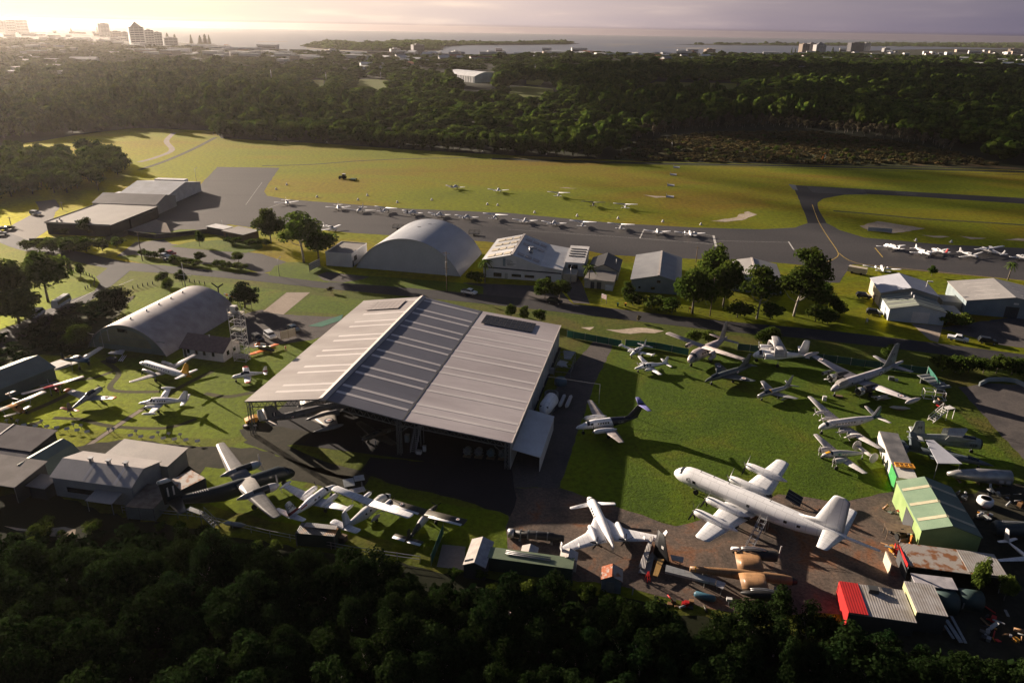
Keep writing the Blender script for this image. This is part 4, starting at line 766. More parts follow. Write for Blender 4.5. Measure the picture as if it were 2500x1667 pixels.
P_blade = mat('propeller_black', (.016, .016, .018), .4)
M_rblue = mat('roundel_blue', (.012, .018, .07), .5); M_rred = mat('roundel_red', (.5, .03, .02), .5); M_letter = mat('letter_black', (.015, .015, .02), .6); M_lgreen = mat('stripe_green', (.02, .16, .09), .5); M_stripe = mat('stripe_navy', (.015, .02, .05), .5)
AF = [(1, 0), (.72, .032), (.42, .060), (.18, .058), (.05, .030), (0, 0), (.05, -.020), (.18, -.034), (.42, -.034), (.72, -.018)]

def aero(secs, th=1.0, vertical=False):
    """Lofted flying surface. secs = [(span, x of leading edge, chord, z or y)]"""
    rings = []
    for y, x, c, z in secs:
        rings.append([((x - c * a, y, z + c * b * th) if not vertical else (x - c * a, z + c * b * th, y)) for a, b in AF])
    return rings
def surf(par, name, secs, m, th=1.0, vertical=False, tip=True):
    secs = list(secs)
    if tip:
        (y0, x0, c0, z0), (y1, x1, c1, z1) = secs[-2], secs[-1]; d = c1 * .18 * (1 if y1 > y0 else -1)
        secs.append((y1 + d * .6, x1 - c1 * .08, c1 * .80, z1)); secs.append((y1 + d, x1 - c1 * .22, c1 * .5, z1))
    return MB().loft(aero(secs, th, vertical), 0, True, True).build(name, m, par)
def prop(par, x, y, z, r, nb, m=None, spin=P_lgrey, a0=.3, back=False):
    mb = MB(); s = -1 if back else 1
    for k in range(nb):
        a = a0 + 2 * pi * k / nb; d = Vector((0, cos(a), sin(a))); t = Vector((0, -sin(a), cos(a))); rings = []
        for f, w in ((.10, .07), (.3, .12), (.6, .125), (.9, .10), (1.0, .04)):
            p = Vector((x + s * .06, y, z)) + d * r * f; tw = .9 - .6 * f; e = (t * cos(tw) + Vector((1, 0, 0)) * sin(tw)) * r * w * .75; q = Vector((.018, 0, 0)) * (1 + r)
            rings.append([p - e, p + q, p + e, p - q])
        mb.loft(rings, 0, True, False)
    o = mb.build('propeller', m or P_blade, par)
    MB().tube([(x - s * .12, y, z), (x + s * .12, y, z), (x + s * .38 * (.5 + r * .25), y, z)], [r * .13, r * .12, r * .03], 10).build('spinner', spin, par if par.parent is None else par)
    return o
def wheelset(par, x, y, z, r, strut=True):
    g_ = MB().bar((x, y, z), (x, y, r), .09 + r * .1).build('landing_gear', P_lgrey, par)
    MB().tube([(x, y - .12 - r * .1, r), (x, y + .12 + r * .1, r)], r, 14).build('wheel', M_tyre, g_)
class Plane:
    def __init__(s, name, label, nose, tail, zn, zt, L, cat='plane', group=None, head=None, pos=None, scale=None, roll=0):
        if pos is None:
            N, Tt = G(*nose, zn), G(*tail, zt); d = (N - Tt); d.z = 0; s.scale = scale or d.length / L; c = (N + Tt) / 2; head = math.atan2(d.y, d.x)
            if scale: c = N - d.normalized() * L * scale / 2
        else: s.scale = scale or 1.0; c = G(*pos)
        s.t = thing(name, label, cat, (c.x, c.y, 0), head, group); s.t.scale = (s.scale,) * 3; s.L = L
        if abs(s.scale - 1) > .12: print('scale', label[:40], round(s.scale, 2))
        s.head = head
    def X(s, t): return s.L / 2 - t * s.L
    def fus(s, secs, m, n=16, name='fuselage', pw=1.0, nose_r=True):
        s.secs = secs; rings = []
        for t, hw, hh, zc in secs:
            rings.append([(s.X(t), hw * math.copysign(abs(cos(a)) ** pw, cos(a)), zc + hh * math.copysign(abs(sin(a)) ** pw, sin(a))) for a in [2 * pi * k / n for k in range(n)]])
        s.f = MB().loft(rings, 0, True, True).build(name, m, s.t); s.pw = pw
        return s.f
    def at(s, t):
        S = s.secs
        for a, b in zip(S, S[1:]):
            if t <= b[0]:
                k = (t - a[0]) / max(1e-6, b[0] - a[0]); return [a[i] + (b[i] - a[i]) * k for i in (1, 2, 3)]
        return list(S[-1][1:])
    def patch(s, name, m, t0, t1, a0, a1, k=1.02, nt=4, na=4, both=False, par=None, off=.012):
        for sg in ((1, -1) if both else (1,)):
            vs = []; mb = MB()
            for i in range(nt + 1):
                t = t0 + (t1 - t0) * i / nt; hw, hh, zc = s.at(t)
                for j in range(na + 1):
                    a = rad(a0 + (a1 - a0) * j / na); cx, cy = sin(a), cos(a); cx = math.copysign(abs(cx) ** s.pw, cx); cy = math.copysign(abs(cy) ** s.pw, cy)
                    vs.append((s.X(t), sg * ((hw * k + off) * cx), zc + (hh * k + off) * cy))
            fs = [(i * (na + 1) + j, i * (na + 1) + j + 1, (i + 1) * (na + 1) + j + 1, (i + 1) * (na + 1) + j) for i in range(nt) for j in range(na)]
            mb.add(vs, fs if sg > 0 else [tuple(reversed(f)) for f in fs], 0, True); mb.build(name, m, par or s.t)
    def windows(s, ts, w, a0, a1, m=P_glass, both=True):
        for t in ts: s.patch('window', m, t - w / s.L / 2, t + w / s.L / 2, a0, a1, 1.012, 2, 2, both)
    def wing(s, x0, half, rc, tc, sweep, z, dih, m, y0=0, name='wing', th=1.0, mid=None, tip=True):
        for sg in (1, -1):
            secs = [(sg * y0, x0, rc, z)]
            if mid: secs.append((sg * mid[0], x0 - mid[1], mid[2], z + mid[3]))
            secs.append((sg * half, x0 - sweep, tc, z + dih)); surf(s.t, name, secs, m, th, tip=tip)
        if name == 'wing': s.wp = (x0, half, rc, tc, sweep, z, dih, mid)
    def wz(s, y):
        x0, half, rc, tc, sweep, z, dih, mid = s.wp; k = abs(y) / half; return x0 - sweep * k, rc + (tc - rc) * k, z + dih * k
    def fin(s, x0, z, h, rc, tc, sweep, m, y=0, name='fin', fillet=0, th=.9):
        secs = [(z, x0, rc, y), (z + h, x0 - sweep, tc, y)]
        if fillet: secs = [(z, x0 + fillet, rc + fillet, y), (z + h * .18, x0 - sweep * .16, rc * .93, y), (z + h, x0 - sweep, tc, y)]
        f = surf(s.t, name, secs, m, th, True); return f
    def nac(s, x, y, z, l, r, pr=0, nb=3, m=None, front=None, hh=None, back=False, open_=False, a0=.3, spin=P_lgrey, pm=None):
        hh = hh or r; prof = ((0, .55), (.04, .82), (.15, 1.0), (.5, .98), (.8, .7), (1.0, .18)) if not open_ else ((0, .92), (.04, 1.0), (.3, 1.02), (.55, .95), (.8, .6), (1.0, .15))
        rings = [[(x - l * t, y + r * k * cos(a), z + hh * k * sin(a)) for a in [2 * pi * i / 14 for i in range(14)]] for t, k in prof]
        n = MB().loft(rings, 0, True, True).build('engine_nacelle', m or P_white, s.t)
        if open_: MB().tube([(x - .02, y, z), (x + .03, y, z)], r * .82, 14).build('engine_face', P_black, n)
        if pr:
            p = prop(n, x + .05 if not back else x - l - .05, y, z, pr, nb, pm, spin, a0, back)
        return n
    def tank(s, y, z, x, l, r, m, name='tip_tank', pn=None):
        rings = [[(x - l * t, y + r * k * cos(a), z + r * k * sin(a)) for a in [2 * pi * i / 12 for i in range(12)]] for t, k in ((0, .05), (.06, .45), (.2, .85), (.4, 1), (.65, .85), (.88, .4), (1, .04))]
        MB().loft(rings, 0, True, True).build(name, m, s.t)
    def roundel_wing(s, y, r, under=False):
        x, c, z = s.wz(y); sl = 0
        for k, (rr, mm, nm) in enumerate(((r, M_rblue, 'roundel'), (r * .72, M_wpaint, 'roundel_ring'))):
            o = MB().tube([(x - c * .42, y, z), (x - c * .42, y, z + c * .066 + .05 + .02 * k)], rr, 24, sm=False).build(nm, mm, s.t)
        MB().box(x - c * .42 - r * .35, x - c * .42 + r * .35, y - r * .14, y + r * .14, z, z + c * .066 + .09).build('emblem', M_rred, s.t)
    def roundel_side(s, t, r, sides=(1, -1), dz=0):
        hw, hh, zc = s.at(t)
        for sg in sides:
            for k, (rr, mm) in enumerate(((r, M_rblue), (r * .7, M_wpaint), (r * .3, M_rred))):
                MB().tube([(s.X(t), sg * (hw - .1), zc + dz), (s.X(t), sg * (hw + .03 + .012 * k), zc + dz)], rr, 20, sm=False).build(('roundel', 'roundel_ring', 'emblem')[k], mm, s.t)
    def text(s, txt, size, t, sides=(-1,), dz=0.0, m=None, off=.03, y=None):
        hw, hh, zc = s.at(t)
        for sg in sides: text_part(txt, size, m or M_letter, s.t, (s.X(t), sg * ((hw if y is None else y) + off), zc + dz), (rad(90), 0, 0 if sg < 0 else pi))
    def fintext(s, txt, size, x, z, sides=(-1, 1), th=.12, m=None):
        for sg in sides: text_part(txt, size, m or M_letter, s.t, (x, sg * th, z), (rad(90), 0, 0 if sg < 0 else pi))
    def fix(s, head, mid, scale=None):          # turn to a heading and bring the wing tips' middle over a surveyed point
        if scale: s.scale = scale; s.t.scale = (scale,) * 3
        x0, half, rc, tc, sweep = s.wp[:5]; d = (x0 - sweep - tc / 2) * s.scale; h = rad(head)
        s.t.rotation_euler.z = h; s.t.location = (mid[0] - d * cos(h), mid[1] - d * sin(h), 0)

def T3(x, y): return T(3, 2, x, y)
# ---- the big four-engined patrol aircraft
a = Plane('patrol_aircraft', 'biggest aircraft, plain pale white with four black-bladed propellers', (1647, 1150), (2151, 1346), 2.9, 4.4, 35.6)
P_orion = paint('orion_paint', (.84, .84, .85), [], dirt=.84, scale=.25, rough=.38)
a.fus([(0, .12, .12, 2.75), (.006, .55, .5, 2.8), (.02, .98, .92, 2.9), (.045, 1.38, 1.36, 3.05), (.075, 1.62, 1.62, 3.2), (.11, 1.73, 1.73, 3.25), (.55, 1.73, 1.73, 3.25), (.65, 1.52, 1.55, 3.42), (.73, 1.15, 1.22, 3.68), (.80, .74, .84, 3.98), (.84, .48, .52, 4.15), (.86, .27, .27, 4.22), (.99, .20, .20, 4.4), (1.0, .06, .06, 4.42)], P_orion, 22)
a.wing(a.X(.305), 15.2, 5.8, 2.4, 1.7, 2.35, 1.5, P_orion, y0=1.2)
a.wing(a.X(.755), 6.5, 3.5, 1.7, 1.2, 4.3, .9, P_orion, name='tailplane')
a.fin(a.X(.70), 4.5, 5.9, 5.0, 2.7, 2.3, P_orion, fillet=4.2)
for y in (4.3, 9.6):
    for sg in (1, -1):
        x, c, z = a.wz(y); a.nac(x + 2.6, sg * y, z + .45, 7.6, .62, 2.05, 4, P_orion, hh=.78, a0=.5 + y * .3 + sg, spin=P_black)
        MB().tube([(x - c - .4, sg * y, z + .35), (x - c + .5, sg * y, z + .25)], .3, 10).build('exhaust', P_black, a.t)
a.patch('windscreen', P_glass, .040, .058, -58, 58, 1.01, 3, 10)
for t, ang in ((.10, 80), (.135, 82), (.42, 82), (.60, 85), (.66, 85)): a.windows([t], .55, ang - 8, ang + 8, both=True)
for t in (.10,): a.patch('observation_dome', P_lgrey, t, t + .014, 66, 84, 1.06, 3, 3, True)
for t in (.14, .21, .29, .5): MB().bar((a.X(t), 0, 4.9), (a.X(t) - .3, 0, 5.4), .12).build('antenna', P_grey, a.t)
for x, y, r in ((a.X(.13), 0, .5), (a.X(.40), 4.3, .7), (a.X(.40), -4.3, .7)): wheelset(a.t, x, y, 2.4, r)
# ---- swept canard pusher
a = Plane('canard_aircraft', 'pinkish white canard pusher plane with winglets on swept wings', (1437, 1212), (1495, 1330), 1.9, 2.0, 14.2, scale=1.0)
a.fus([(0, .1, .08, 1.75), (.02, .36, .3, 1.8), (.09, .66, .6, 1.95), (.17, .80, .82, 2.1), (.28, .84, .88, 2.15), (.55, .84, .88, 2.15), (.70, .66, .70, 2.15), (.85, .38, .45, 2.1), (.96, .16, .22, 2.05), (1, .05, .07, 2.0)], P_white, 18)
a.wing(a.X(.10), 3.9, 1.15, .75, .9, 1.75, .1, P_white, y0=.5, name='canard')
for sg in (1, -1): surf(a.t, 'wing', [(sg * .6, a.X(.40), 7.0, 2.05), (sg * 1.9, a.X(.56), 4.9, 2.05), (sg * 3.4, a.X(.70), 3.3, 2.1), (sg * 8.2, a.X(.90), 1.45, 2.25)], P_white, .8)
for sg in (1, -1):
    MB().loft(aero([(2.0, a.X(.89), 1.5, sg * 8.35), (3.0, a.X(.925), 1.1, sg * 8.45), (4.3, a.X(.985), .7, sg * 8.55)], .7, True), 0, True, True).build('winglet', P_white, a.t)
    a.nac(a.X(.60), sg * 2.35, 2.35, 4.4, .45, 1.3, 5, P_white, back=True, hh=.45)
    surf(a.t, 'wing_fence', [(2.1, a.X(.885), 1.0, sg * 5.4), (2.6, a.X(.90), .7, sg * 5.4)], P_white, .4, True)
MB().loft(aero([(1.9, a.X(.80), 2.6, 0), (1.0, a.X(.90), 1.4, 0)], .5, True), 0, True, True).build('ventral_fin', P_white, a.t)
a.patch('windscreen', P_glass, .095, .125, -70, 70, 1.01, 3, 8); a.windows([.30, .35, .40, .45], .34, 55, 80)
for x, y in ((a.X(.12), 0), (a.X(.66), 2.3), (a.X(.66), -2.3)): wheelset(a.t, x, y, 1.6, .3)
# ---- white and navy T-tail twin
a = Plane('executive_twin', 'white twin turboprop with navy rear fuselage and lavender tailplane', (1412, 1040), (1553, 1010), 1.7, 2.1, 12.6)
P_ka = paint('white_navy_split', W_, [('X', -20, -1.6, (.012, .015, .035), -.35)])
a.fus([(0, .1, .1, 1.55), (.03, .36, .34, 1.6), (.12, .62, .58, 1.72), (.20, .76, .84, 1.92), (.30, .78, .92, 1.98), (.60, .78, .92, 1.98), (.78, .58, .66, 2.12), (.92, .30, .36, 2.3), (1, .10, .14, 2.4)], P_ka, 18)
a.wing(a.X(.36), 8.3, 2.5, 1.1, .7, 1.55, .95, P_weather, y0=.7, mid=(2.9, .0, 2.5, .18)); a.fix(-165, (19.5, 134.2))
a.fin(a.X(.80), 2.5, 2.5, 2.6, 1.6, 2.2, P_navy, fillet=1.6); a.wing(a.X(.985), 2.8, 1.5, .9, .7, 5.05, .05, P_lav, name='tailplane')
for sg in (1, -1): a.nac(a.X(.21), sg * 2.65, 1.85, 4.6, .42, 1.2, 3, P_white, hh=.5, a0=.8 * sg + 1)
a.patch('windscreen', P_glass, .165, .205, -72, 72, 1.01, 3, 8); a.windows([.235], .55, 50, 78); a.windows([.335, .375, .415, .455, .495], .36, 58, 82)
for x, y in ((a.X(.12), 0), (a.X(.45), 2.65), (a.X(.45), -2.65)): wheelset(a.t, x, y, 1.5, .32)
a.text('VH-IBC', .42, .70, (-1, 1), .0, M_wpaint)
# ---- two small twins at the back
def small_twin(lab, nose, tail, tips, mfin, stripe, L=8.9, half=5.3, L_label=None, nac_m=None):
    a = Plane('light_twin', lab, nose, tail, 1.3, 1.5, L)
    pm = paint('twin_' + stripe[0], W_, [('Z', stripe[1], stripe[2], stripe[3], .06)])
    a.fus([(0, .08, .08, 1.1), (.04, .3, .28, 1.15), (.16, .52, .48, 1.25), (.26, .60, .66, 1.4), (.36, .62, .78, 1.5), (.52, .58, .72, 1.48), (.66, .42, .46, 1.42), (.85, .22, .26, 1.5), (1, .07, .09, 1.6)], pm, 16)
    a.wing(a.X(.34), half, 1.75, 1.05, .35, 1.05, .55, P_white, y0=.4); a.wing(a.X(.86), 2.5, 1.1, .65, .4, 1.55, .12, P_white, name='tailplane')
    a.fin(a.X(.80), 1.6, 1.7, 1.5, .75, 1.1, mfin, fillet=.9)
    for sg in (1, -1):
        a.nac(a.X(.21), sg * 1.75, 1.25, 2.8, .38, .95, 3, P_white, hh=.36, a0=1.2 * sg)
        if tips: a.tank(sg * (half + .1), 1.75, a.X(.26), 2.6, .26, P_white)
        x, c, z = a.wz(1.75)
    a.patch('windscreen', P_glass, .235, .29, -75, 75, 1.01, 3, 8); a.windows([.34, .42], .55, 45, 80)
    for x, y in ((a.X(.10), 0), (a.X(.44), 1.75), (a.X(.44), -1.75)): wheelset(a.t, x, y, 1.0, .25)
    return a
small_twin('blue-striped white twin with tip tanks at the back fence', (1539, 865), (1577, 841), True, P_white, ('blue', 1.2, 1.42, (.05, .10, .22)))
small_twin('white twin with navy belly stripe in front of the tip-tanked twin', (1550, 898), (1632, 886), False, P_white, ('navybelly', 1.0, 1.25, (.012, .015, .04)), 9.3, 5.6)
# ---- weathered high-wing transport
a = Plane('weathered_transport', 'high-wing transport with peeling pinkish white paint', (1656, 892), (1790, 856), 1.8, 2.6, 14.6)
P_nom = paint('peeling_white', (.58, .50, .50), [('Z', .95, 1.15, (.05, .16, .07))], dirt=.25, scale=.55)
a.fus([(0, .25, .25, 1.5), (.03, .62, .6, 1.6), (.10, .95, 1.0, 1.9), (.17, 1.08, 1.25, 2.1), (.5, 1.08, 1.28, 2.12), (.66, .85, .95, 2.4), (.85, .42, .5, 2.75), (1, .15, .2, 2.95)], P_nom, 18, pw=.8)
a.wing(a.X(.30), 9.2, 2.0, 1.7, .15, 3.35, .25, P_weather); a.fix(-136, (48.4, 170.9)); a.wing(a.X(.85), 3.4, 1.5, 1.0, .5, 2.9, .1, P_weather, name='tailplane')
a.fin(a.X(.76), 2.9, 3.9, 2.6, 1.35, 1.6, P_weather, fillet=1.4)
for sg in (1, -1):
    a.nac(a.X(.22), sg * 2.9, 3.1, 3.0, .5, 0, 3, P_weather); MB().tube([(a.X(.225), sg * 2.9, 3.1), (a.X(.215), sg * 2.9, 3.1)], .36, 12).build('engine_opening', P_black, a.t)
    a.tank(sg * 1.65, 1.05, a.X(.34), 3.2, .5, P_dull, 'wheel_fairing')
a.patch('windscreen', P_glass, .075, .11, -70, 70, 1.01, 3, 8); a.windows([.24, .30, .36, .42], .5, 62, 80)
for x, y in ((a.X(.08), 0), (a.X(.42), 1.65), (a.X(.42), -1.65)): wheelset(a.t, x, y, 1.2, .35)
# ---- folded-wing
a = Plane('folded_wing_aircraft', 'white stubby aircraft with its wings folded over its back', (1838, 866), (1972, 870), 1.9, 2.2, 12.9)
a.fus([(0, .2, .2, 1.7), (.03, .6, .6, 1.75), (.10, .9, .98, 2.0), (.2, .98, 1.15, 2.1), (.45, .95, 1.1, 2.1), (.7, .6, .7, 2.2), (1, .2, .25, 2.4)], P_white, 16)
for sg in (1, -1):
    surf(a.t, 'wing_stub', [(sg * .3, a.X(.30), 3.2, 3.0), (sg * 3.6, a.X(.31), 3.0, 3.1)], P_dull, tip=False)
    a.nac(a.X(.16), sg * 2.7, 2.75, 5.0, .72, 1.6, 3, P_white, open_=True)
    surf(a.t, 'folded_wing', [(sg * 3.6, a.X(.31), 2.9, 3.3), (sg * 3.0, a.X(.31), 2.9, 4.6), (-sg * 3.4, a.X(.36), 1.8, 5.2 + .25 * sg)], P_dull)
a.fin(a.X(.80), 2.4, 3.6, 2.6, 1.5, 1.0, P_white); a.wing(a.X(.84), 3.4, 1.6, 1.0, .4, 2.7, .5, P_white, name='tailplane')
a.patch('windscreen', P_glass, .10, .15, -70, 70, 1.01, 3, 8)
for x, y in ((a.X(.08), 0), (a.X(.42), 2.6), (a.X(.42), -2.6)): wheelset(a.t, x, y, 1.6, .4)
# ---- grey swept-wing jets
a = Plane('swept_jet', 'dark grey swept-wing jet fighter with pale roundels', (1721, 931), (1832, 893), 1.5, 1.9, 14.0)
P_cam = paint('grey_green_camouflage', (.13, .15, .15), [], dirt=.45, scale=.35)
a.fus([(0, .05, .05, 1.35), (.05, .3, .3, 1.42), (.14, .5, .52, 1.5), (.25, .66, .72, 1.55), (.4, .78, .80, 1.55), (.6, .74, .76, 1.58), (.8, .56, .58, 1.65), (.95, .40, .40, 1.7), (1, .32, .32, 1.7)], P_cam, 16)
a.wing(a.X(.28), 5.1, 4.2, 1.5, 4.4, 1.5, -.1, P_cam, y0=.4, th=.7); a.wing(a.X(.84), 1.9, 1.5, .7, 1.4, 2.5, .05, P_cam, name='tailplane', th=.7); a.fin(a.X(.72), 2.0, 2.7, 3.0, 1.1, 2.6, P_cam, fillet=1.5, th=.7)
a.patch('canopy', P_glass, .13, .26, -50, 50, 1.25, 5, 6); a.roundel_wing(3.5, .7); a.roundel_wing(-3.5, .7); a.roundel_side(.66, .45)
for x, y in ((a.X(.15), 0), (a.X(.5), 1.6), (a.X(.5), -1.6)): wheelset(a.t, x, y, 1.3, .3)
a = Plane('silver_jet', 'small silver swept-wing jet with open round nose intake', (1851, 968), (1932, 940), 1.3, 1.7, 11.2)
a.fus([(0, .40, .40, 1.3), (.06, .52, .55, 1.38), (.2, .62, .70, 1.5), (.45, .66, .72, 1.5), (.75, .5, .54, 1.55), (1, .28, .28, 1.6)], P_bare, 16)
MB().tube([(a.X(.0) - .02, 0, 1.3), (a.X(0) + .03, 0, 1.3)], .33, 14).build('intake', P_black, a.t)
a.wing(a.X(.30), 5.2, 3.0, 1.3, 3.0, 1.25, .3, P_bare, y0=.4, th=.75); a.wing(a.X(.88), 1.9, 1.2, .6, 1.2, 1.9, .3, P_bare, name='tailplane', th=.75); a.fin(a.X(.76), 1.8, 2.5, 2.2, .9, 2.1, P_lgrey, fillet=.9, th=.75)
a.patch('canopy', P_glass, .16, .30, -60, 60, 1.35, 5, 6); a.patch('nose_cover', P_yel, .30, .36, -70, 70, 1.03, 3, 6)
for sg in (1, -1): a.tank(sg * 3.2, .95, a.X(.38), 2.6, .25, P_bare, 'drop_tank')
for x, y in ((a.X(.12), 0), (a.X(.5), 1.3), (a.X(.5), -1.3)): wheelset(a.t, x, y, 1.1, .28)
# ---- twin piston patrol bomber
a = Plane('patrol_bomber', 'grey and white patrol bomber with tall fin and wing tip tanks', T3(568, 612), T3(1345, 408), 2.3, 4.6, 27.9)
P_nep = paint('neptune_paint', (.30, .31, .31), [('Z', 3.35, 9, (.56, .53, .55), .045)], dirt=.62, scale=.6)
P_nw = paint('neptune_wing', (.50, .47, .48), [], dirt=.7, scale=.35)
a.fus([(0, .15, .15, 2.2), (.015, .5, .5, 2.3), (.05, .82, .9, 2.5), (.10, 1.0, 1.15, 2.75), (.16, 1.1, 1.35, 3.0), (.45, 1.1, 1.38, 3.1), (.60, .98, 1.15, 3.4), (.75, .7, .85, 3.85), (.86, .50, .6, 4.2), (.93, .42, .42, 4.5), (.99, .28, .28, 4.7), (1, .1, .1, 4.72)], P_nep, 18)
a.wing(a.X(.30), 15.2, 4.6, 2.0, 1.0, 2.7, 1.3, P_nw, y0=.8); a.fix(-151, (81.3, 155.9)); a.wing(a.X(.79), 5.6, 2.6, 1.3, .8, 4.35, .55, P_nw, name='tailplane'); a.fin(a.X(.70), 4.5, 5.9, 5.0, 2.4, 2.7, paint('neptune_fin', (.30, .31, .32), [], dirt=.7), fillet=.8)
for sg in (1, -1):
    n = a.nac(a.X(.17), sg * 4.3, 2.65, 2.4, 1.05, 2.0, 4, P_lgrey, open_=True, spin=P_black, a0=2.1); a.nac(a.X(.25), sg * 4.3, 2.7, 5.6, .98, 0, 3, P_black, open_=True)
    a.nac(a.X(.24), sg * 8.2, 2.05, 4.8, .48, 0, 3, P_lgrey, open_=True); a.tank(sg * 15.4, 4.1, a.X(.255), 6.2, .62, P_nw)
MB().loft([[(a.X(.10) + dx, y, z) for y, z in ((-w, 3.2), (-w, 3.7), (-w * .6, h), (w * .6, h), (w, 3.7), (w, 3.2))] for dx, w, h in ((.9, .7, 3.75), (.2, .95, 4.35), (-1.8, 1.0, 4.5), (-2.3, 1.0, 4.4))], 0, True, False).build('canopy_cover', mat('canvas_cover', (.36, .33, .31), .85, scale=1), a.t)
a.patch('nose_glazing', P_glass, .005, .03, 95, 180, 1.01, 3, 5, True); a.patch('windscreen', P_glass, .075, .10, -60, 60, 1.02, 3, 6)
a.roundel_wing(12.2, .85); a.roundel_wing(-12.2, .85); a.roundel_side(.64, .62); a.fintext('77', 1.5, a.X(.80), 7.6, th=.26); a.fintext('II', 1.0, a.X(.79), 5.9, th=.30)
a.windows([.23, .40, .70], .45, 70, 88)
for x, y, r in ((a.X(.06), 0, .4), (a.X(.36), 4.3, .7), (a.X(.36), -4.3, .7)): wheelset(a.t, x, y, 2.3, r)
# ---- four-engined light airliner
a = Plane('light_airliner', 'white four-engined light airliner with green slashes on its tail', T3(472, 962), T3(1098, 905), 1.7, 2.6, 14.8)
P_her = paint('heron_paint', (.60, .575, .585), [('X', -9, -6.5, (.02, .10, .08), -.55), ('Z', 1.0, 1.32, (.05, .11, .12), .075)], dirt=.75)
a.fus([(0, .12, .12, 1.55), (.03, .5, .48, 1.65), (.09, .74, .74, 1.85), (.17, .82, .95, 2.05), (.6, .82, .95, 2.08), (.78, .55, .62, 2.25), (.93, .24, .28, 2.5), (1, .07, .09, 2.6)], P_her, 18)
a.wing(a.X(.27), 10.9, 2.9, 1.1, .85, 1.35, 1.25, P_dull, y0=.7); a.fix(-165, (69.4, 135.9)); a.wing(a.X(.87), 3.6, 1.5, .8, .45, 2.55, .5, P_dull, name='tailplane')
a.fin(a.X(.82), 2.5, 2.3, 2.2, .9, 1.3, paint('heron_fin', (.60, .575, .585), [('X', -4.15, -3.85, (.012, .02, .035), .565), ('X', -4.6, -4.25, (.02, .22, .13), .565), ('X', -5.05, -4.72, (.02, .22, .13), .565), ('X', -5.5, -5.17, (.02, .22, .13), .565)]), fillet=1.0)
for y in (2.7, 5.0):
    for sg in (1, -1): x, c, z = a.wz(y); a.nac(x + 1.5, sg * y, z + .12, 3.0, .34, 1.05, 3, P_dull, pm=P_dull, a0=.9 * sg + y)
a.patch('windscreen', P_glass, .085, .125, -68, 68, 1.01, 3, 8); a.windows([.24 + .047 * k for k in range(7)], .48, 62, 80); a.windows([.64], .32, 62, 78)
for x, y in ((a.X(.06), 0), (a.X(.36), 2.7), (a.X(.36), -2.7)): wheelset(a.t, x, y, 1.4, .34)
# ---- twin-finned tail-dragger
a = Plane('twin_tail_aircraft', 'pale tail-sitting twin with two oval fins and an orange nose top', T3(535, 1225), T3(935, 1200), 2.1, 1.2, 10.4)
P_b18 = paint('beech_paint', (.52, .49, .48), [('Z', 1.55, 1.72, (.05, .05, .06), -.11)], dirt=.7)
a.fus([(0, .1, .1, 2.1), (.04, .42, .4, 2.12), (.12, .62, .6, 2.15), (.22, .70, .80, 2.15), (.38, .70, .82, 2.0), (.6, .58, .66, 1.75), (.8, .36, .42, 1.5), (1, .08, .1, 1.3)], P_b18, 16)
a.wing(a.X(.24), 7.25, 2.6, 1.1, .95, 1.65, .6, P_dull, y0=.6)
a.wing(a.X(.93), 2.35, 1.2, 1.0, .1, 1.5, .15, P_dull, name='tailplane', tip=False)
for sg in (1, -1):
    MB().loft([[(a.X(.90) - .75 + 1.0 * k * cos(b), sg * 2.4 + w, 1.65 + 1.1 * k * sin(b)) for b in [2 * pi * i / 16 for i in range(16)]] for k, w in ((.8, -.06), (1, -.03), (1, .03), (.8, .06))], 0, True, False).build('fin', P_dull, a.t)
    n = a.nac(a.X(.12), sg * 2.1, 1.95, 3.0, .58, 1.2, 2, P_dull, open_=True, pm=P_dull, a0=1.5); wheelset(a.t, a.X(.2), sg * 2.1, 1.6, .4)
a.patch('nose_cover', P_yel, .08, .17, -48, 20, 1.02, 3, 6); a.patch('windscreen', P_glass, .17, .21, -66, 66, 1.02, 3, 6); a.windows([.34, .42, .50], .5, 58, 78); wheelset(a.t, a.X(.93), 0, 1.3, .18)
# ---- scrapped naval aircraft and long-nosed jet
a = Plane('naval_aircraft', 'scrapped grey-green naval aircraft lettered M with its wings folded up', (2395, 1082), (2222, 1064), 2.3, 2.6, 13.0)
P_gan = paint('gannet_paint', (.34, .37, .33), [('X', 1.2, 3.2, (.42, .42, .33), .0)], dirt=.55, scale=.6)
a.fus([(0, .8, 1.0, 2.0), (.08, .86, 1.2, 2.1), (.25, .88, 1.35, 2.2), (.5, .82, 1.25, 2.3), (.75, .5, .7, 2.6), (1, .14, .2, 2.9)], P_gan, 16)
a.fin(a.X(.80), 2.9, 2.8, 2.8, 1.7, .6, P_gan, fillet=1.8); a.wing(a.X(.85), 2.7, 1.8, 1.2, .3, 3.0, .1, P_lgrey, name='tailplane')
for sg in (1, -1): MB().plate([(a.X(.30), sg * .9, 2.5), (a.X(.55), sg * .9, 2.5), (a.X(.52), sg * 1.5, 3.9), (a.X(.16), sg * 2.3, 3.9)], (0, 0, 1), .18).build('folded_wing', P_lgrey, a.t)
MB().plate([(a.X(.30), -.7, 3.6), (a.X(.52), -.7, 3.6), (a.X(.46), .8, 4.5), (a.X(.20), .8, 4.5)], (0, 0, 1), .15).build('wing_panel', P_lgrey, a.t)
a.patch('canopy', P_glass, .10, .30, -40, 40, 1.12, 4, 6); a.patch('nose_cap', P_black, .0, .02, -179, 179, 1.03, 2, 14); a.fintext('M', 1.1, a.X(.90), 4.5, th=.22); a.text('859', .85, .13, (-1, 1), -.1)
for x, y in ((a.X(.1), 0), (a.X(.45), 1.5), (a.X(.45), -1.5)): wheelset(a.t, x, y, 1.3, .35)
a = Plane('long_nosed_jet', 'scrapped blue-grey jet with a long pointed nose and two fins', (2427, 1134), (2205, 1088), 1.6, 1.7, 18.0)
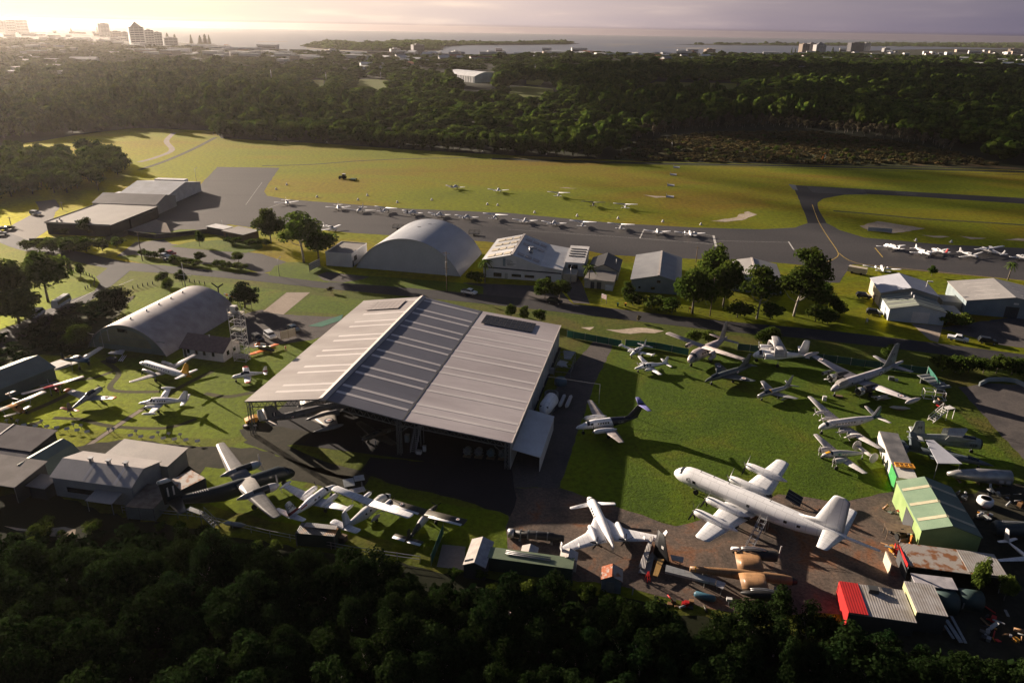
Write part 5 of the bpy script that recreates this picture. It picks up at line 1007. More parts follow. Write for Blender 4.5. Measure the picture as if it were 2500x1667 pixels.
P_jet = paint('blue_grey_jet', (.13, .16, .18), [], dirt=.6, scale=.4)
a.fus([(0, .04, .04, 1.5), (.06, .32, .32, 1.55), (.15, .55, .56, 1.65), (.28, .72, .8, 1.75), (.4, 1.15, .78, 1.7), (.7, 1.25, .72, 1.7), (.9, 1.0, .55, 1.7), (1, .75, .42, 1.7)], P_jet, 16)
a.patch('canopy', P_glass, .17, .29, -55, 55, 1.28, 5, 6); a.wing(a.X(.38), 3.0, 6.0, 4.4, 1.4, 1.7, .0, P_jet, y0=.6, th=.4, tip=False)
for sg in (1, -1): a.fin(a.X(.78), 2.1, 2.9, 2.9, 1.4, 1.9, P_jet, y=sg * 1.3, th=.6); MB().box(a.X(.99), a.X(.99) + .8, sg * 1.3 - .08, sg * 1.3 + .08, 4.95, 5.15).build('fin_cap', P_white, a.t)
a.wing(a.X(.90), 3.3, 2.2, 1.1, 1.3, 1.6, 0, P_jet, name='tailplane', th=.5)
for x, y in ((a.X(.15), 0), (a.X(.6), 1.2), (a.X(.6), -1.2)): wheelset(a.t, x, y, 1.2, .35)
# ---- left-hand museum lawn
a = Plane('commuter_airliner', 'long slim white commuter airliner with a yellow tail', (342, 885), (478, 920), 2.0, 2.2, 17.4)
P_met = paint('metro_paint', W_, [('X', -20, -5.2, (.60, .30, .02), .9), ('Z', 1.30, 1.48, (.03, .04, .05))])
a.fus([(0, .1, .1, 1.75), (.03, .36, .34, 1.8), (.08, .56, .54, 1.9), (.13, .72, .78, 2.05), (.18, .80, .84, 2.1), (.68, .80, .84, 2.1), (.84, .5, .56, 2.25), (1, .1, .14, 2.45)], P_met, 18)
a.wing(a.X(.42), 8.3, 2.5, 1.1, .6, 1.55, .9, P_dull, y0=.7); a.fix(152, (-81.3, 155.8)); a.wing(a.X(.86), 2.7, 1.4, .8, .5, 2.6, .1, P_white, name='tailplane'); a.fin(a.X(.80), 2.5, 2.7, 2.7, 1.3, 1.9, P_yel, fillet=1.5)
for sg in (1, -1): a.nac(a.X(.26), sg * 2.5, 1.95, 4.6, .42, 1.3, 4, P_dull, hh=.5, a0=.4)
a.patch('windscreen', P_glass, .085, .12, -70, 70, 1.01, 3, 8); a.windows([.22 + .045 * k for k in range(10)], .34, 58, 80)
for x, y in ((a.X(.1), 0), (a.X(.48), 2.5), (a.X(.48), -2.5)): wheelset(a.t, x, y, 1.6, .32)
a = Plane('cabin_twin', 'white cabin twin with tip tanks and round windows on the lawn', (337, 982), (460, 975), 1.7, 2.0, 11.0)
P_402 = paint('cabin_twin_paint', W_, [('Z', 1.35, 1.52, (.02, .03, .03), .02)])
a.fus([(0, .06, .06, 1.5), (.05, .3, .28, 1.55), (.18, .55, .5, 1.65), (.27, .68, .74, 1.85), (.36, .70, .84, 1.92), (.6, .66, .78, 1.9), (.8, .38, .42, 1.85), (1, .08, .1, 2.0)], P_402, 16)
a.wing(a.X(.34), 6.2, 2.0, 1.2, .4, 1.3, .7, P_white, y0=.5); a.wing(a.X(.87), 2.7, 1.3, .75, .4, 1.95, .1, P_white, name='tailplane'); a.fin(a.X(.78), 2.0, 2.1, 2.2, 1.0, 1.6, P_white, fillet=1.4)
for sg in (1, -1): a.nac(a.X(.20), sg * 2.0, 1.55, 3.4, .42, 1.0, 3, P_white, hh=.4, a0=.2); a.tank(sg * 6.35, 2.1, a.X(.27), 3.4, .30, P_white)
a.patch('windscreen', P_glass, .255, .30, -75, 75, 1.01, 3, 8); a.windows([.335], .5, 50, 76); a.windows([.41, .455, .50, .545], .34, 56, 80)
for x, y in ((a.X(.12), 0), (a.X(.44), 2.0), (a.X(.44), -2.0)): wheelset(a.t, x, y, 1.3, .3)
def taildragger(name, lab, nose, tail, m, mw, L, half, rc, tc, tips=None, mfin=None, canopy=True, pr=1.2, low=True, zn=1.9, zt=.9, dih=.7, mht=None, radial=True, head=None):
    a = Plane(name, lab, nose, tail, zn, zt, L)
    a.fus([(0, .42 if radial else .3, .45 if radial else .3, zn), (.05, .5, .54, zn), (.18, .52, .62, zn - .08), (.35, .55, .72, zn - .15), (.55, .42, .52, zn - .35), (.8, .24, .28, zn - .7), (1, .07, .09, zt + .05)], m, 14)
    zw = zn - .55 if low else zn + .65
    a.wing(a.X(.22), half, rc, tc, .3, zw, dih if low else .1, mw, y0=.3 if low else 0)
    if tips:
        for sg in (1, -1): x, c, z = a.wz(half * .86); x2, c2, z2 = a.wz(half * .995); surf(a.t, 'wing_tip', [(sg * half * .84, x + .02, c + .04, z), (sg * half * 1.0, x2 + .02, c2 + .04, z2)], tips, 1.12)
    a.wing(a.X(.86), 2.1, 1.1, .7, .2, zt + .25, .05, mht or mw, name='tailplane'); a.fin(a.X(.85), zt + .15, 1.5, 1.2, .7, .4, mfin or m, fillet=.5)
    prop(a.t, a.X(0) + .1, 0, zn, pr, 3, None, P_lgrey, .5)
    if canopy: a.patch('canopy', P_glass, .22, .44, -60, 60, 1.35, 5, 6)
    for y in (1.3, -1.3): wheelset(a.t, a.X(.2), y, zw, .32)
    wheelset(a.t, a.X(.93), 0, zt, .15)
    return a
a = taildragger('trainer_aircraft', 'grey trainer with orange wing tips and roundels on the lawn', (246, 951), (178, 1003), P_lgrey, P_lgrey, 8.8, 6.0, 2.6, 1.3, P_orange, paint('trainer_fin', (.34, .30, .26), [], dirt=.6), mht=paint('trainer_tail', (.66, .24, .16), []))
a.fix(74, (-91.7, 142.7), 1.08); a.roundel_wing(4.1, .45); a.roundel_wing(-4.1, .45); a.roundel_side(.60, .32)
a = taildragger('crop_duster', 'blue low-wing crop duster with cream wings by the arched hut', (216, 881), (150, 878), P_blue, paint('duster_wing', (.62, .58, .50), []), 8.2, 6.6, 1.9, 1.6, None, P_navy, mht=P_yel, zn=1.9); a.patch('hopper', P_dull, .30, .50, -55, 55, 1.5, 3, 6)
a = taildragger('high_wing_utility', 'red and white high-wing utility plane with a red cowling', (151, 943), (96, 905), P_red, paint('utility_wing', (.60, .50, .48), [('Y', -2.6, 2.6, (.46, .02, .03))]), 8.6, 7.6, 1.75, 1.65, None, P_white, low=False, canopy=False, mht=P_dull, zn=1.8)
a.fix(-43, (-102.2, 147.0), .80)
a.patch('windscreen', P_glass, .20, .34, -70, 70, 1.03, 3, 8)
# orange and white twin-boom duster
a = Plane('twin_boom_duster', 'orange and white twin-boom crop duster cut by the left edge', (30, 985), (-18, 915), 1.9, 1.9, 7.0, scale=1.0)
P_at = paint('airtruk_wing', (.60, .52, .44), [('Y', -4.8, -3.4, (.55, .24, .04)), ('Y', -1.6, 1.6, (.55, .24, .04)), ('Y', 3.4, 4.8, (.55, .24, .04))])
a.fus([(0, .4, .42, 1.6), (.08, .5, .6, 1.75), (.2, .55, .9, 2.0), (.42, .5, .9, 2.1), (.55, .25, .4, 2.0), (.6, .1, .15, 2.0)], paint('airtruk_body', (.50, .24, .06), []), 14)
a.wing(a.X(.14), 6.0, 1.7, 1.6, .1, 2.9, .2, P_at); a.fix(-27, (-103.6, 136.2)); a.wing(a.X(.18), 2.6, 1.2, 1.0, .2, .9, .3, P_dull, name='lower_wing')
for sg in (1, -1):
    MB().tube([(a.X(.25), sg * 1.9, 2.7), (a.X(1.0), sg * 1.9, 2.2)], [.14, .09], 8).build('tail_boom', P_dull, a.t); a.fin(a.X(.92), 2.2, 1.3, 1.1, .7, .4, P_dull, y=sg * 1.9)
    surf(a.t, 'tailplane', [(sg * 1.2, a.X(.93), 1.0, 3.3), (sg * 3.0, a.X(.95), .8, 3.35)], P_at); MB().bar((a.X(.25), sg * 2.4, 1.1), (a.X(.22), sg * 2.9, 2.9), .08).build('wing_strut', P_lgrey, a.t); wheelset(a.t, a.X(.25), sg * 1.6, .9, .3)
prop(a.t, a.X(0) + .05, 0, 1.6, 1.1, 2); a.patch('canopy', P_glass, .15, .28, -60, 60, 1.05, 3, 6)
# little white and red trainer
a = Plane('small_trainer', 'tiny white trainer with red wing tips beside the hall', (568, 921), (654, 910), 1.3, 1.2, 7.2)
a.fus([(0, .25, .25, 1.2), (.05, .42, .42, 1.22), (.2, .5, .5, 1.3), (.35, .52, .72, 1.45), (.5, .42, .55, 1.4), (.75, .22, .26, 1.3), (1, .06, .08, 1.3)], paint('small_trainer_paint', W_, [('Z', .9, 1.08, (.25, .03, .06))]), 14)
P_stw = paint('small_trainer_wing', W_, [('Y', 3.7, 9, (.5, .04, .03)), ('Y', -9, -3.7, (.5, .04, .03))])
a.wing(a.X(.30), 4.2, 1.6, 1.2, .1, 1.0, .4, P_stw, y0=.3); a.wing(a.X(.86), 1.6, .9, .6, .2, 1.45, .05, P_white, name='tailplane'); a.fin(a.X(.84), 1.35, 1.3, 1.1, .6, .5, paint('small_trainer_fin', W_, [('Z', 1.3, 1.75, (.5, .03, .03))]))
a.patch('canopy', P_glass, .24, .48, -62, 62, 1.12, 5, 6); prop(a.t, a.X(0) + .05, 0, 1.2, .9, 2)
for x, y in ((a.X(.08), 0), (a.X(.42), 1.2), (a.X(.42), -1.2)): wheelset(a.t, x, y, .9, .22)
# ---- jet bomber half under the roof
a = Plane('jet_bomber', 'grey jet bomber numbered 225 tucked half under the hangar roof', (872, 968), (640, 1030), 2.3, 2.5, 20.0, scale=1.0)
tz = G(640, 1028, 2.4); a.t.rotation_euler.z = rad(31); a.t.location = (tz.x + 10 * cos(rad(31)), tz.y + 10 * sin(rad(31)), 0)
P_can = paint('bomber_grey', (.20, .20, .215), [], dirt=.8)
a.fus([(0, .3, .3, 1.9), (.04, .62, .62, 1.95), (.12, .92, .92, 2.0), (.55, .92, .92, 2.05), (.75, .70, .72, 2.2), (.92, .36, .38, 2.4), (1, .1, .12, 2.5)], P_can, 18)
P_cw = paint('bomber_wing', (.44, .40, .36), [])
a.wing(a.X(.30), 9.3, 5.6, 2.6, 1.2, 2.1, .8, P_cw, y0=.6, mid=(4.0, -.1, 5.2, .1)); a.wing(a.X(.86), 4.0, 2.2, 1.3, .6, 2.4, .6, P_cw, name='tailplane', th=.8); a.fin(a.X(.78), 2.6, 2.6, 3.4, 2.0, 1.8, P_can, fillet=1.2)
MB().loft(aero([(2.5, a.X(.955), 1.4, 0), (3.9, a.X(.975), 1.3, 0), (5.1, a.X(.985), 1.0, 0)], 1.0, True), 0, True, True).build('rudder', P_white, a.t)
for sg in (1, -1): a.nac(a.X(.25), sg * 3.2, 2.1, 7.0, .68, 0, 3, P_can, open_=True); a.tank(sg * 9.6, 2.6, a.X(.30), 6.4, .48, P_can)
a.roundel_wing(-7.2, .95); a.roundel_side(.70, .42); a.text('225', .85, .80, (-1,), .05); MB().box(a.X(.88), a.X(.88) + .25, -.13, .13, 3.0, 3.8).build('fin_flash', M_wpaint, a.t); MB().box(a.X(.88) - .3, a.X(.88), -.13, .13, 3.0, 3.8).box(a.X(.88) + .25, a.X(.88) + .5, -.13, .13, 3.0, 3.8).build('fin_flash_dark', M_navy, a.t)
for x, y in ((a.X(.15), 0), (a.X(.45), 2.2), (a.X(.45), -2.2)): wheelset(a.t, x, y, 1.5, .4)
# a shadowed propeller fighter deep inside
a = taildragger('dark_fighter', 'shadowed dark single-engined fighter inside the open hangar', (905, 1064), (965, 1045), P_olive, P_olive, 9.5, 6.0, 2.4, 1.4, None, None, zn=2.2, zt=1.6); a.t.scale = (1, 1, 1); a.text('852', .6, .62, (-1, 1), .0, P_lgrey)
# ---- dark transport with the grey gull wing
a = Plane('dark_transport', 'dark green-black transport with a long grey wing and white-nosed engines', (737, 1150), (420, 1200), 2.2, 3.6, 22.0)
P_cb = paint('dark_transport_paint', (.020, .030, .034), [], dirt=.75, scale=.3)
a.fus([(0, .3, .3, 1.9), (.02, .72, .75, 2.0), (.07, 1.05, 1.2, 2.3), (.13, 1.15, 1.5, 2.6), (.60, 1.15, 1.5, 2.65), (.75, .95, 1.15, 3.3), (.9, .6, .75, 4.0), (1, .2, .3, 4.4)], P_cb, 18, pw=.8)
P_cwg = paint('transport_wing', (.25, .235, .22), [], dirt=.5, scale=.4)
a.wing(a.X(.34), 14.3, 3.4, 1.6, .5, 3.95, .25, P_cwg, mid=(4.4, .0, 3.3, -.55))
a.fin(a.X(.86), 4.1, 4.4, 3.6, 2.0, 2.0, P_cb, fillet=1.8); a.wing(a.X(.90), 5.4, 2.4, 1.4, .5, 4.6, .5, P_cb, name='tailplane')
a.fix(38, (-46.0, 108.9))
MB().loft(aero([(8.2, a.X(.945), 2.2, 0), (8.7, a.X(.955), 2.1, 0), (8.95, a.X(.97), 1.6, 0)], 1.3, True), 0, True, True).build('fin_cap', P_white, a.t)
for sg in (1, -1):
    x, c, z = a.wz(4.4); n = a.nac(a.X(.22), sg * 4.4, 3.3, 7.2, .72, 1.95, 3, paint('nacelle_split', (.62, .60, .60), [('X', 1.8, 4.6, (.020, .028, .034)), ('X', -1.0, 1.8, (.36, .335, .31))]), hh=.8, a0=1.35, pm=P_dull, spin=P_white)
a.patch('windscreen', P_glass, .05, .085, -72, 72, 1.01, 3, 8); a.windows([.22 + .06 * k for k in range(6)], .4, 62, 76)
for k in range(7): a.patch('stripe', M_wpaint, .70 + .018 * k, .706 + .018 * k, -18 + k, 18 - k, 1.01, 1, 3)
a.fintext('I', 2.6, a.X(.955) + .2, 6.4, th=.30, m=M_wpaint); a.fintext('I', 2.6, a.X(.955) - .7, 6.4, th=.30, m=M_wpaint)
for x, y in ((a.X(.1), 0), (a.X(.42), 4.2), (a.X(.42), -4.2)): wheelset(a.t, x, y, 2.3, .5)
# ---- three tail-to-camera aircraft by the fence
a = Plane('white_twin', 'white twin lettered DAJ with tip tanks and red fin root', (800, 1192), (694, 1258), 1.8, 1.6, 11.4)
P_daj = paint('white_twin_paint', W_, [('Z', 1.55, 1.68, (.02, .02, .05), .0)])
a.fus([(0, .1, .1, 1.65), (.05, .36, .34, 1.7), (.16, .6, .6, 1.8), (.25, .72, .84, 1.95), (.55, .7, .82, 1.95), (.78, .4, .46, 1.85), (1, .1, .12, 1.95)], P_daj, 16)
a.wing(a.X(.34), 6.9, 2.5, 1.3, .5, 1.45, .7, P_white, y0=.6); a.wing(a.X(.88), 3.0, 1.5, .9, .5, 1.95, .35, P_white, name='tailplane')
a.fin(a.X(.80), 2.0, 2.7, 2.3, 1.3, 1.5, paint('daj_fin', W_, [('Z', 1.9, 2.75, (.22, .02, .02))]), fillet=1.6)
for sg in (1, -1): a.nac(a.X(.20), sg * 2.3, 1.75, 4.0, .48, 1.15, 3, P_white, a0=1.1); a.tank(sg * 7.05, 2.15, a.X(.30), 3.0, .30, P_white)
a.fix(62, (-33.4, 106.2), 1.0); a.fintext('DAJ', 1.0, a.X(.945), 3.75, th=.17); a.windows([.42, .50], .5, 58, 78); a.patch('windscreen', P_glass, .20, .25, -70, 70, 1.01, 3, 8); a.patch('red_panel', P_red, .66, .78, 40, 62, 1.012, 2, 2, True)
for x, y in ((a.X(.1), 0), (a.X(.46), 2.3), (a.X(.46), -2.3)): wheelset(a.t, x, y, 1.4, .33)
a = Plane('high_wing_twin', 'white high-wing twin turboprop with a green stripe and strut-braced wing', (938, 1220), (845, 1282), 2.2, 2.4, 13.2, scale=.86)
P_nm = paint('high_wing_twin_paint', (.60, .60, .58), [('Z', 1.28, 1.52, (.02, .13, .10))])
a.fus([(0, .2, .2, 1.7), (.04, .55, .5, 1.75), (.11, .75, .8, 1.95), (.18, .80, 1.0, 2.1), (.55, .80, 1.0, 2.12), (.75, .52, .62, 2.35), (1, .12, .16, 2.7)], P_nm, 16, pw=.75)
a.wing(a.X(.33), 8.4, 1.85, 1.75, .05, 3.2, .25, P_white, th=.9); a.wing(a.X(.88), 2.7, 1.6, 1.45, .05, 2.75, .05, P_white, name='tailplane'); a.fin(a.X(.82), 2.6, 2.9, 2.0, 1.2, 1.0, P_white, fillet=.8)
a.fix(62, (-23.2, 103.6), .95)
for sg in (1, -1):
    a.nac(a.X(.20), sg * 2.3, 2.95, 3.2, .38, 1.1, 3, P_white); MB().bar((a.X(.40), sg * .8, 1.3), (a.X(.38), sg * 4.0, 3.15), .12).build('wing_strut', P_lgrey, a.t); a.tank(sg * 1.35, .95, a.X(.36), 2.6, .36, P_dull, 'wheel_pod'); wheelset(a.t, a.X(.44), sg * 1.35, .8, .3)
    for y in (3.5, 6.8): MB().bar((a.X(.46), sg * y, 3.2), (a.X(.48), sg * y, 2.8), .08).build('flap_hinge', P_lgrey, a.t)
a.windows([.30, .40, .49, .58], .45, 58, 80); a.patch('windscreen', P_glass, .08, .13, -74, 74, 1.01, 3, 8)
a = Plane('olive_utility_plane', 'olive and white high-wing utility plane with pale wing flaps', (1066, 1222), (998, 1312), 1.9, 1.4, 10.6)
P_ol2 = paint('olive_white_fuselage', (.045, .042, .032), [('X', -1.3, 3.2, (.60, .57, .56))])
a.fus([(0, .2, .2, 1.75), (.06, .36, .4, 1.75), (.2, .5, .6, 1.8), (.3, .56, .85, 1.95), (.5, .55, .85, 1.95), (.72, .36, .5, 1.75), (1, .1, .16, 1.5)], P_ol2, 14, pw=.8)
a.wing(a.X(.28), 7.7, 1.95, 1.95, 0, 2.85, .2, P_olive, tip=False); a.wing(a.X(.92), 2.75, 1.3, 1.2, .05, 1.65, .02, P_olive, name='tailplane', tip=False); a.fin(a.X(.88), 1.6, 1.8, 1.5, .9, .3, P_olive, fillet=.5)
a.fix(68, (-13.8, 101.6), .94)
for sg in (1, -1):
    surf(a.t, 'flap', [(sg * 1.0, a.X(.28) - 1.55, .62, 2.92), (sg * 7.4, a.X(.28) - 1.55, .62, 3.08)], P_white, .8, tip=False); surf(a.t, 'elevator', [(sg * .3, a.X(.92) - .75, .72, 1.70), (sg * 2.7, a.X(.92) - .75, .66, 1.71)], P_white, .8, tip=False)
    MB().bar((a.X(.36), sg * .55, 1.2), (a.X(.34), sg * 3.6, 2.8), .1).build('wing_strut', P_olive, a.t); wheelset(a.t, a.X(.26), sg * 1.3, 1.2, .38)
a.roundel_wing(-6.2, .42); a.roundel_wing(5.0, .42); a.text('A14', .5, .70, (-1, 1), 0, P_lgrey); a.roundel_side(.86, .22); prop(a.t, a.X(0) + .1, 0, 1.75, 1.2, 3, None, P_tan); a.patch('windscreen', P_glass, .24, .30, -70, 70, 1.02, 3, 6)
# ---- tan wingless fuselage with stub wing
a = Plane('stripped_fuselage', 'tan stripped aircraft fuselage crossed by a stub wing', (1946, 1418), (1684, 1390), 1.9, 1.9, 15.0)
a.fus([(0, .3, .35, 1.7), (.04, .55, .6, 1.75), (.12, .68, .74, 1.85), (.3, .72, .8, 1.9), (.5, .72, .8, 1.9), (.7, .6, .64, 1.95), (.9, .45, .46, 2.0), (1, .38, .38, 2.0)], P_tan, 16)
a.wing(a.X(.30), 4.0, 3.8, 3.7, .1, 2.5, .25, P_tan, y0=.3, tip=False, th=1.3)
for sg in (1, -1):
    a.nac(a.X(.14), sg * 4.35, 2.35, 6.4, .85, 0, 3, P_black, open_=True, hh=.8)
    for k in (.3, .62): MB().tube([(a.X(.36) - 2.2 * (k - .3) * 0 + (1.7 if True else 0) - 3.6 * j / 6, sg * (4.0 + k), 3.15 + .28 * sin(pi * j / 6)) for j in range(7)], .09, 6).build('exhaust_pipe', P_bare, a.t)
MB().loft(aero([(4.05, a.X(.50), 1.4, 3.0), (4.75, a.X(.50), 1.2, 3.0)], 1.4), 0, True, True).build('nacelle_cone', P_white, a.t); MB().bar((a.X(.12), 4.35, 2.2), (a.X(.12) + .1, 4.35, 4.3), .14, .2).build('propeller_blade', P_dull, a.t)
a.patch('nose_cap', P_black, 0, .05, -179, 179, 1.04, 3, 14); a.patch('band', P_yel, .945, .955, -179, 179, 1.02, 1, 14)
for x, y in ((a.X(.2), 1.5), (a.X(.2), -1.5), (a.X(.85), 0)): MB().box(x - .3, x + .3, y - .4, y + .4, 0, 1.4).build('trestle', M_steel, a.t)
# ---- white fragment at the right edge
a = Plane('winglet_glider', 'white upswept wing and tail cut by the right edge', (2560, 1400), (2490, 1345), 1.2, 1.4, 8.0, scale=1.0)
a.fus([(0, .2, .2, 1.1), (.2, .45, .45, 1.2), (.5, .35, .35, 1.3), (1, .08, .1, 1.5)], P_white, 12); a.wing(a.X(.35), 6, 1.2, .6, .5, 1.4, .6, P_white); a.fin(a.X(.90), 1.4, 2.0, 1.1, .7, .6, P_white); a.wing(a.X(.9), 1.8, .8, .5, .2, 1.6, .1, P_white, name='tailplane')

# ---- light aircraft on the apron and the grass
def light(kind, m, mfin, stripe):
    L = {'low': 7.3, 'high': 8.2, 'twin': 9.0, 'hightwin': 11.0, 'glider': 7.5}[kind]
    a = Plane({'low': 'low_wing_plane', 'high': 'high_wing_plane', 'twin': 'twin_engined_plane', 'hightwin': 'high_wing_twin_plane', 'glider': 'motor_glider'}[kind], 'x', None, None, 0, 0, L, pos=(1250, 500), head=0)
    a.fus([(0, .15, .15, 1.05), (.06, .36, .34, 1.1), (.22, .5, .48, 1.2), (.34, .55, .74, 1.38), (.5, .5, .66, 1.36), (.72, .26, .30, 1.28), (1, .06, .09, 1.35)], m, 12)
    if kind in ('high', 'hightwin'):
        half = 5.5 if kind == 'high' else 7.6; a.wing(a.X(.28), half, 1.6, 1.2, .15, 2.15, .2, m)
        for sg in (1, -1): MB().bar((a.X(.36), sg * .5, 1.0), (a.X(.36), sg * 2.7, 2.15), .1).build('wing_strut', m, a.t)
    else:
        half = {'low': 5.3, 'twin': 6.0, 'glider': 7.6}[kind]; a.wing(a.X(.30), half, 1.65 if kind != 'glider' else 1.1, 1.2 if kind != 'glider' else .6, .15, .85, .55, m, y0=.3)
    a.wing(a.X(.86), 1.9 if kind != 'twin' else 2.4, .95, .7, .15, 1.4, .05, m, name='tailplane'); a.fin(a.X(.82), 1.4, 1.45, 1.2, .6, .7, mfin, fillet=.5)
    if kind in ('twin', 'hightwin'):
        for sg in (1, -1): a.nac(a.X(.20), sg * 1.9, 1.15 if kind == 'twin' else 2.2, 2.6, .36, .9, 2, m)
    else: prop(a.t, a.X(0) + .05, 0, 1.05, .95, 2)
    a.patch('windscreen', P_glass, .26, .335, -78, 78, 1.02, 3, 6); a.windows([.40, .47], .5, 45, 78)
    for x, y in ((a.X(.08), 0), (a.X(.42), 1.2), (a.X(.42), -1.2)): wheelset(a.t, x, y, .9, .2)
    return a.t
LT = {('low', 'w'): light('low', P_white, P_white, None), ('high', 'w'): light('high', P_white, P_white, None), ('twin', 'w'): light('twin', P_white, P_white, None), ('hightwin', 'w'): light('hightwin', P_white, P_white, None), ('glider', 'w'): light('glider', P_white, P_white, None), ('low', 'k'): light('low', P_white, P_navy, None), ('high', 'k'): light('high', P_olive, P_olive, None), ('low', 'r'): light('low', P_white, P_red, None)}
used_l = set()
for kind, (px, py), hd, lab in (
    (('low', 'w'), (700, 499), -70, 'white low-wing plane standing alone at the left end of the apron row'),
    (('low', 'w'), (826, 511), -78, 'first low-wing plane right of the big gap in the apron row'),
    (('glider', 'w'), (880, 517), -100, 'slender long-winged plane nose-on in the apron row'),
    (('high', 'w'), (940, 520), 70, 'leftmost high-wing plane in the apron row'),
    (('low', 'k'), (1005, 525), 62, 'low-wing plane with dark fin just before the arched hangar'),
    (('low', 'w'), (1071, 530), 70, 'low-wing plane showing directly above the arched hangar crown'),
    (('low', 'w'), (1138, 536), 70, 'low-wing plane above the right slope of the arched hangar'),
    (('high', 'w'), (1208, 537), 76, 'high-wing plane just right of the arched hangar in the apron row'),
    (('low', 'w'), (1281, 545), 80, 'low-wing plane above the ridge of the white workshop'),
    (('low', 'k'), (1351, 551), 72, 'plane with upswept wings between two high-wing neighbours'),
    (('high', 'w'), (1422, 555), 78, 'high-wing plane second from the painted parking box'),
    (('high', 'w'), (1515, 561), 78, 'high-wing plane next to the painted parking box'),
    (('low', 'w'), (1604, 572), 82, 'low-wing single inside the painted parking box'),
    (('twin', 'w'), (1684, 577), 82, 'twin inside the painted parking box'),
    (('low', 'k'), (1110, 462), 68, 'plane with dark fin farthest left on the grass'),
    (('low', 'w'), (1216, 470), 82, 'small low-wing plane second on the grass'),
    (('high', 'w'), (1363, 482), 82, 'white high-wing plane in the middle of the grass'),
    (('high', 'k'), (1448, 506), 82, 'dark olive plane on the grass beside the apron'),
    (('high', 'w'), (1526, 511), 82, 'white high-wing plane rightmost on the grass'),
    (('twin', 'w'), (2178, 610), 100, 'leftmost twin of the right-hand apron group'),
    (('twin', 'w'), (2250, 621), -78, 'twin nosing toward the camera in the right-hand group'),
    (('low', 'r'), (2292, 620), 110, 'plane with a bright red fin'),
    (('glider', 'w'), (2362, 628), -60, 'slim long-winged plane right of the red fin'),
    (('hightwin', 'w'), (2422, 622), 112, 'large high-wing twin of the right-hand apron group'),
    (('low', 'w'), (2498, 636), 100, 'white plane cut by the right edge of the apron'),
    (('low', 'w'), (806, 563), -30, 'white plane half hidden by the tall tree'),
    (('twin', 'w'), (2152, 664), 70, 'twin parked behind the white roadside hangar')):
    p = G(px, py); src = LT[kind]
    if kind not in used_l: used_l.add(kind); o = src; o.location = (p.x, p.y, 0); o.rotation_euler.z = rad(hd); o['label'] = lab; o['group'] = 'light aircraft on the airfield'
    else: o = dup(src, (p.x, p.y, 0), rad(hd), lab, 'light aircraft on the airfield')
    o['label'] = lab
# ================================================================ vehicles, fittings, museum clutter
def heading(a, b):
    p, q = G(*a), G(*b); return math.atan2(q.y - p.y, q.x - p.x)
CP = {}
CARP = {   # side outline (x, z), glass strip (x0,x1 bottom, x0,x1 top, z0, z1), half width
    'sedan': ([(-2.2, .35), (2.2, .35), (2.25, .65), (1.95, .88), (1.0, .98), (.35, 1.42), (-.9, 1.45), (-1.6, 1.05), (-2.2, .98), (-2.28, .6)], (-1.45, .95, -.85, .32, 1.0, 1.36), .87),
    'wagon': ([(-2.3, .4), (2.3, .4), (2.35, .8), (2.05, 1.05), (1.15, 1.12), (.55, 1.72), (-1.9, 1.75), (-2.25, 1.2), (-2.32, .7)], (-2.1, 1.05, -1.85, .5, 1.15, 1.64), .92),
    'ute': ([(-2.6, .45), (2.5, .45), (2.55, .85), (2.25, 1.08), (1.3, 1.15), (.75, 1.75), (-.55, 1.78), (-.85, 1.15), (-2.62, 1.12)], (-.75, 1.2, -.5, .7, 1.18, 1.68), .93),
    'van': ([(-2.4, .4), (2.35, .4), (2.45, .9), (2.3, 1.2), (1.75, 2.05), (1.4, 2.2), (-2.3, 2.2), (-2.45, 1.4)], (-2.2, 2.1, -2.2, 1.6, 1.3, 1.95), .92),
    'bus': ([(-3.6, .45), (3.45, .45), (3.55, 1.1), (3.45, 2.3), (3.25, 2.62), (-3.5, 2.62), (-3.62, 1.4)], (-3.4, 3.2, -3.4, 3.2, 1.35, 2.25), 1.05)}
